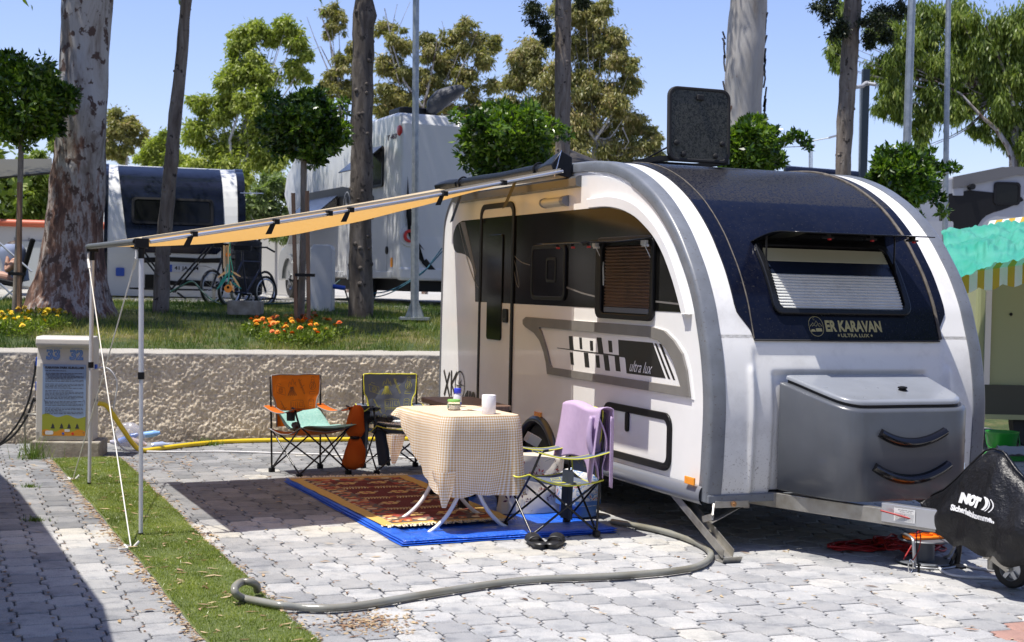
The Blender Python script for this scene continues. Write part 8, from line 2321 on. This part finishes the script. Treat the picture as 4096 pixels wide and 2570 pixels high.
# grey and white motorhome at the right
g0 = P2(2150, 560, 26); g0.z = 1.33
gm = thing('motorhome', 'grey and white motorhome with black swoosh at the right edge', 'motorhome', g0, R(4))
def GM(u, v, d=0): 
    p = P2(u, v, 26); return Vector((p.x-g0.x, (p.x-g0.x)*0-d, p.z-g0.z))
m_gm = M('pale_grey_body', (.34, .355, .39), .35)
q = MB(); q.prism([(0, .3), (0, 2.25), (.6, 2.42), (1.6, 2.62), (7, 2.78), (7, .3)], lambda a, b, d: Vector((a, d, b)), 0, 2.2); q.build('body', m_gm, gm, local=True, bevel=.04)
q = MB(); q.prism([(.7, 2.22), (.7, 2.44), (1.6, 2.64), (7, 2.82), (7, 2.60), (1.9, 2.50)], lambda a, b, d: Vector((a, -d, b)), 0, .05); q.build('roof_rail', M('roof_rail_grey', (.12, .12, .125), .5), gm, local=True)
q = MB(); q.prism(sp2([(.55, 1.0), (.60, 2.12), (2.0, 2.10), (1.75, 1.90), (1.35, 1.75), (1.15, 1.5), (.95, 1.2)], 3, True), lambda a, b, d: Vector((a, -d, b)), 0, .01); q.build('swoosh', m_black, gm, local=True)
for cx_, w_, h_, cz in ((1.72, .42, .34, 2.16), (2.65, 1.05, .52, 2.02)):
    wn_ = MB().ring(rrect(w_+.08, h_+.08, .07, 4, cx_, cz), rrect(w_, h_, .05, 4, cx_, cz), lambda a, b, d: Vector((a, -d, b)), 0, .03).build('window', m_black, gm, local=True)
    MB().prism(rrect(w_, h_, .05, 4, cx_, cz), lambda a, b, d: Vector((a, -d, b)), 0, .015).build('pane', m_glass, wn_, local=True)
MB().tube([(1.02, -.02, 2.26), (1.02, -.16, 2.26)], .055, 12).build('vent', m_black, gm, local=True)
MB().rbox((.80, -.01, 2.17), (.20, .03, .14), .02, axis='y').build('hatch', m_gm, gm, local=True)
q = MB(); q.rbox((.25, -.4, 1.35), (.55, .3, .5), .04, axis='y'); q.build('condenser', m_gm, gm, local=True)
# cream caravan coloured as if lit green, with a striped awning and teal tarpaulin
gcv = thing('caravan', 'cream caravan glowing green under the teal tarpaulin at the right edge', 'caravan', Vector((P2(2280, 1000, 14.7).x, 14.7, 0)))
gx = P2(2280, 1000, 14.7).x
m_tarp_lit = M('cream_wall_tarp_lit', (.33, .34, .18), .45)  # shade and green light under the tarpaulin are put into this wall colour
MB().box((gx+1.8, 15.8, 1.22), (3.5, 2.2, 1.7)).build('body', m_tarp_lit, gcv, bevel=.04)
MB().box((gx+.16, 14.68, 1.5), (.06, .03, 1.75)).build('corner_trim', m_alu, gcv)
MB().box((gx+.76, 14.67, 1.30), (.05, .04, 2.05)).build('door_post', m_black, gcv, bevel=.01)
MB().box((gx+1.2, 14.665, 1.35), (.8, .03, 1.9)).build('door', m_glass, gcv, bevel=.01)
MB().box((gx+.4, 14.66, .52), (.70, .03, .34)).build('dark_skirt', M('dark_skirt', (.05, .05, .035), .5), gcv)
MB().box((gx+1.6, 14.66, .36), (3.4, .06, .05)).build('sill', m_tarp_lit, gcv)
MB().lathe([(.018, 0), (.012, .01)], (gx+.40, 14.69, 1.42), 8, axis=(0, -1, 0)).build('stud', m_black, gcv)
MB().lathe([(.18, -.08), (.29, -.07), (.29, .07), (.18, .08)], (gx+.75, 14.78, .30), 20, axis=(0, 1, 0)).build('wheel', m_tyre, gcv, smooth=45)
sa = thing('striped_awning', 'yellow and white striped awning with scalloped edge at the right', 'awning', Vector((gx, 13.2, 1.8)))
m_str, nt, p_ = newmat('yellow_white_stripes'); uvn = nd(nt, 'ShaderNodeUVMap'); sx = nd(nt, 'ShaderNodeSeparateXYZ'); nt.links.new(uvn.outputs[0], sx.inputs[0])
f_ = mth(nt, 'GREATER_THAN', mth(nt, 'FRACT', mth(nt, 'MULTIPLY', sx.outputs[0], 7.2)), .5); cs_ = mixc(nt, f_, (.80, .80, .76), (.60, .38, .04)); nt.links.new(cs_, p_.inputs['Base Color']); p_.inputs['Roughness'].default_value = .8
tl = nt.nodes.new('ShaderNodeBsdfTranslucent'); nt.links.new(cs_, tl.inputs[0]); mx = nt.nodes.new('ShaderNodeMixShader'); mx.inputs[0].default_value = .35
nt.links.new(p_.outputs[0], mx.inputs[1]); nt.links.new(tl.outputs[0], mx.inputs[2]); nt.links.new(mx.outputs[0], nt.nodes['Material Output'].inputs[0])
fa, fbb = P2(2245, 645, 12.6), P2(2420, 622, 12.9); ra, rb = P2(2330, 520, 14.6), P2(2460, 505, 14.9)
fb_end = fa.lerp(fbb, 2.2); rb_end = ra.lerp(rb, 2.5)
q = MB()
def roofp(a, b): return fa.lerp(fb_end, a).lerp(ra.lerp(rb_end, a), b)+Vector((0, 0, -.05*math.sin(PI*b)))
q.grid(roofp, 40, 8, uv=lambda a, b: (a*1.5, b)); q.build('roof', m_str, sa, smooth=180)
q = MB()
def val(a, b):
    p = roofp(a, 0); return p+Vector((0, -.01-.01*math.sin(a*60), -(.15+.04*abs(math.sin(a*21)))*b))
q.grid(val, 120, 3, uv=lambda a, b: (a*1.5, b)); q.build('valance', m_str, sa, smooth=180)
MB().tube([roofp(.04, 0), roofp(.04, 0)+Vector((0, 0, -1.75))], .010, 6).build('pole', m_black, sa)
m_teal2 = clothmat('teal_tarp', (.06, .40, .29), .35, (.06, .48, .33), (.13, .48, .37), 3, .8, 7, .35)
q = MB()
def teal_f(a, b):
    lo = P2(2236, 668, 12.2).lerp(P2(2470, 618, 12.4), a); hi = P2(2215, 545, 14.5).lerp(P2(2480, 515, 14.8), a) if a > .0 else P2(2215, 545, 14.5)
    lo.z = roofp(min(1, a*.55), 0).z+.03-.09*(1-smooth(0, .5, a)); 
    p = lo.lerp(hi, b); hz = roofp(min(1, max(0, a*.6-.05)), b).z+.045
    p.z = max(p.z if b > .6 else -9, hz*.0+lo.z+(hi.z-lo.z)*b)
    n1_ = noise.noise(Vector((a*7+b*3, b*4, 1)))*.09+abs(noise.noise(Vector((a*15, b*9-a*6, 4))))*.06
    return p+Vector((0, 0, n1_*(.5+.5*math.sin(PI*b))+.05*math.sin(PI*b)))
q.grid(teal_f, 70, 40); tag(q.build('teal_tarpaulin', m_teal2, smooth=180), 'crumpled teal tarpaulin thrown over the striped awning', 'tarpaulin')
# bucket and cloth below
bkp = G(2357*V1, 1074*V1)
bk2 = thing('bucket', 'translucent green bucket standing below the cream caravan', 'bucket', bkp)
m_bkt = M('green_bucket', (.02, .22, .03), .3)
MB().lathe([(.11, 0), (.125, .01), (.155, .22), (.165, .235), (.165, .25), (.145, .24), (.12, .02)], (0, 0, 0), 28, cap=False).build('pail', m_bkt, bk2, local=True, smooth=50)
MB().tube([(-.165, 0, .22), (-.15, -.06, .10), (0, -.17, .06), (.15, -.06, .10), (.165, 0, .22)], .005, 6, smooth=4).build('handle', m_bkt, bk2, local=True, smooth=60)
cp_ = G(2400*V1, 1088*V1)
q = MB(); q.grid(lambda a, b: cp_+Vector((-.22+.5*a, -.05+.25*b, .13*math.sin(PI*min(1, b*1.3+.15))+.02*noise.noise(Vector((a*9, b*7, 0)))+.02)), 16, 12)
tag(q.build('cloth', clothmat('grey_rag', (.22, .23, .26), .1, b=.5, bs=30), smooth=180), 'grey cloth bundle lying beside the green bucket', 'cloth')
tag(MB().lathe([(.0, .0), (.2, 0), (.22, .05), (.21, .05), (.0, .02)], cp_+Vector((-.05, .25, 0)), 24).build('basin', M('light_green_basin', (.05, .30, .06), .3), smooth=50), 'flat green basin behind the grey cloth', 'basin')

# low white building with orange roof edge, walls, dark awning at the left
sh = thing('shed', 'low white shed with orange roof edge at the left edge', 'shed', Vector((P2(50, 690, 30).x, 30, 1.28)))
w1_, w2_ = P2(-80, 600, 30).x, P2(250, 600, 30).x
MB().box(((w1_+w2_)/2, 30.6, 1.95), (w2_-w1_, 1.2, 1.5)).build('wall', M('shed_white', (.52, .52, .52), .6), sh)
MB().tube([(w1_, 29.95, P2(50, 525, 30).z), (w2_, 29.95, P2(50, 528, 30).z)], px(17, 30)/2, 12).build('roof_edge', M('terracotta_paint', (.50, .11, .05), .5), sh, smooth=60)
for u in (35, 68, 103): MB().box((P2(u, 600, 30).x, 29.98, 1.9), (.02, .03, 1.0)).build('panel_joint', m_grey, sh)
MB().box((P2(70, 600, 30).x, 29.97, 1.85), (px(62, 30), .03, .95)).build('door', M('door_pale', (.44, .47, .48), .4), sh)
tag(MB().box((P2(640, 640, 31).x, 31.2, 1.98), (px(240, 31), .3, 1.5)).build('boundary_wall', M('boundary_white', (.62, .60, .56), .8)), 'plain white wall behind the bicycles', 'wall')
tag(MB().add([P2(-60, 378, 24), P2(122, 376, 24), P2(122, 408, 21.5), P2(-60, 424, 21.5)], [(0, 1, 2, 3)]).build('dark_awning', M('dark_olive_canvas', (.05, .048, .035), .8), solid=.03), 'dark olive awning roof crossing behind the left clipped tree', 'awning')
tag(MB().tube([P2(566, 455, 22), P2(620, 456, 21.5)], .008, 5).tube([P2(575, 450, 22), P2(575, 462, 22)], .006, 5).tube([P2(590, 450, 22), P2(590, 461, 22)], .006, 5).tube([P2(604, 451, 22), P2(604, 460, 22)], .006, 5).build('tv_aerial', m_alu), 'tv aerial pointing right from the left caravan', 'aerial')

# person lounging at the left edge
PY = 19.0
pc = P2(40, 700, PY); pc.z = gz(pc)
lc = thing('lounge_chair', 'black high-backed lounge chair with white tube legs at the left edge', 'chair', pc)
q = MB(); q.add([P2(78, 562, PY-.25), P2(78, 562, PY+.25), P2(45, 672, PY+.25), P2(45, 672, PY-.25)], [(0, 1, 2, 3)]); q.build('backrest', m_black, lc, solid=.07, bevel=.02)
q = MB(); q.add([P2(48, 672, PY-.25), P2(48, 672, PY+.25), P2(-35, 655, PY+.25), P2(-35, 655, PY-.25)], [(0, 1, 2, 3)]); q.build('seat', m_black, lc, solid=.08, bevel=.02)
q = MB()
for dy in (-.26, .26):
    q.tube([P2(0, 668, PY+dy), P2(48, 712, PY+dy)], .014, 6); q.tube([P2(50, 668, PY+dy), P2(-5, 712, PY+dy)], .014, 6); q.tube([P2(-15, 560, PY+dy), P2(75, 640, PY+dy)], .014, 6)
q.build('leg', M('pale_tube', (.45, .48, .55), .3, .3), lc, smooth=60)
m_skin = M('skin', (.42, .23, .16), .55); m_dress = M('blue_white_shirt', (.20, .24, .36), .8); m_hair = M('brown_hair', (.045, .022, .012), .6)
def fig(name, verts, edges, radii, mat, parent, root=0):
    me = bpy.data.meshes.new(name); me.from_pydata([tuple(WM[parent] @ v) for v in verts], edges, [])
    o = bpy.data.objects.new(name, me); COL.objects.link(o); o.parent = parent; me.materials.append(mat)
    m1 = o.modifiers.new('skin', 'SKIN')
    if not me.skin_vertices: me.attributes
    if len(me.skin_vertices) == 0:
        bpy.context.view_layer.objects.active = o
    for i, r_ in enumerate(radii):
        me.skin_vertices[0].data[i].radius = (r_, r_)
    me.skin_vertices[0].data[root].use_root = True
    m2 = o.modifiers.new('sub', 'SUBSURF'); m2.levels = 2; m2.render_levels = 2
    return o
ps = thing('person', 'person in a pale top sitting in the lounge chair, hand raised to the face', 'person', pc)
def B(u, v, dy=0): return P2(u, v, PY+dy)
try:
    vs = [B(40, 658), B(38, 640), B(35, 620), B(33, 607), B(29, 598), B(26, 584),                      # 0 pelvis 1 waist 2 chest 3 neck 4 head low 5 crown
          B(35, 616, -.17), B(14, 640, -.22), B(19, 604, -.14), B(20, 597, -.10),                      # 6 shoulder 7 elbow 8 wrist 9 hand
          B(36, 616, .17), B(22, 642, .20), B(4, 650, .16),                                            # 10.. other arm
          B(38, 660, -.10), B(-20, 645, -.12), B(-30, 700, -.12), B(38, 660, .10), B(-20, 645, .12), B(-30, 700, .12)]
    ed = [(0, 1), (1, 2), (2, 3), (3, 4), (4, 5), (2, 6), (6, 7), (7, 8), (8, 9), (2, 10), (10, 11), (11, 12), (0, 13), (13, 14), (14, 15), (0, 16), (16, 17), (17, 18)]
    rd = [.15, .135, .15, .05, .075, .08, .06, .042, .026, .035, .06, .042, .03, .09, .065, .045, .09, .065, .045]
    me = bpy.data.meshes.new('body'); me.from_pydata([tuple(WM[ps] @ v) for v in vs], ed, [])
    bo_ = bpy.data.objects.new('body', me); COL.objects.link(bo_); bo_.parent = ps; me.materials.append(m_skin)
    bo_.modifiers.new('skin', 'SKIN')
    for i, r_ in enumerate(rd): me.skin_vertices[0].data[i].radius = (r_, r_)
    me.skin_vertices[0].data[0].use_root = True
    s2 = bo_.modifiers.new('sub', 'SUBSURF'); s2.levels = 2; s2.render_levels = 2
except Exception as ex:
    print('person skin failed', ex)
tb2 = MB(); tb2.lathe([(.16, -.05), (.165, .10), (.155, .22), (.175, .36), (.14, .44), (.06, .47)], B(39, 652)-Vector((0, 0, .02)), 18, axis=(B(33, 610)-B(40, 655))).build('shirt', m_dress, ps, smooth=60)
q = MB(); hcn = B(29, 588); 
q.lathe([(.0, -.12), (.07, -.11), (.105, -.04), (.112, .02), (.09, .09), (.0, .125)], hcn+Vector((.03, 0, .0)), 16); q.build('hair', m_hair, ps, smooth=60)
q = MB(); 
for k in range(4): q.tube([B(19.5, 602, -.14)+Vector((.0, -.02+.016*k, 0)), B(20.5, 595, -.12)+Vector((.005*k, -.02+.016*k, .01*(k % 2))), B(23, 591, -.10)+Vector((0, -.02+.014*k, .006*(k % 2)))], [.010, .009, .007], 6)
q.tube([B(18, 603, -.15), B(21.5, 599, -.16), B(23, 597, -.15)], [.011, .010, .008], 6); q.build('fingers', m_skin, ps, smooth=60)

# ================================================================== trees standing round the pitch outside the frame (seen in the glossy panels)
t0_ = thing('shade_tree', 'leafy shade tree outside the frame, seen only in reflections', 'tree', Vector((-10.5, 3.5, 0)), 0, 'shade trees round the pitch outside the frame')
MB().tube([(0, 0, 0), (.1, .1, 2), (0, 0, 4.5)], [.28, .22, .14], 10).build('trunk', m_euc, t0_, local=True, smooth=60)
cs, rs = [], []
for k in range(60):
    d = Vector((random.gauss(0, 1), random.gauss(0, 1), random.gauss(0, .8))).normalized()*random.uniform(.3, 1); cs.append((-10.5+d.x*3.2, 3.5+d.y*3.2, 4.6+d.z*2.7)); rs.append((.85, .85, .6))
leaves('crown', cs, rs, 9000, .26, .15, m_fol_g, t0_)
for x, y, a in ((-9.0, -3.5, 1), (-4.5, -8, 2), (1.5, -9, 3), (7.5, -7, 4), (11.5, -1, 5), (12, 5.5, 2.4), (-12.5, 10.0, .6), (-13, 17, 1.5), (-14.5, 22, 2.2), (-19, 18, 3.1), (-18, 27, 4.4), (-24, 24, 5.2), (-14, 31, 3.7), (-22, 34, 1.9)):
    c = copy_tree(t0_); c.location = (x, y, 0); c.rotation_euler.z = a

# ================================================================== render settings that stay modest
sc.cycles.use_denoising = True
sc.cycles.max_bounces = 8
sc.cycles.transparent_max_bounces = 12
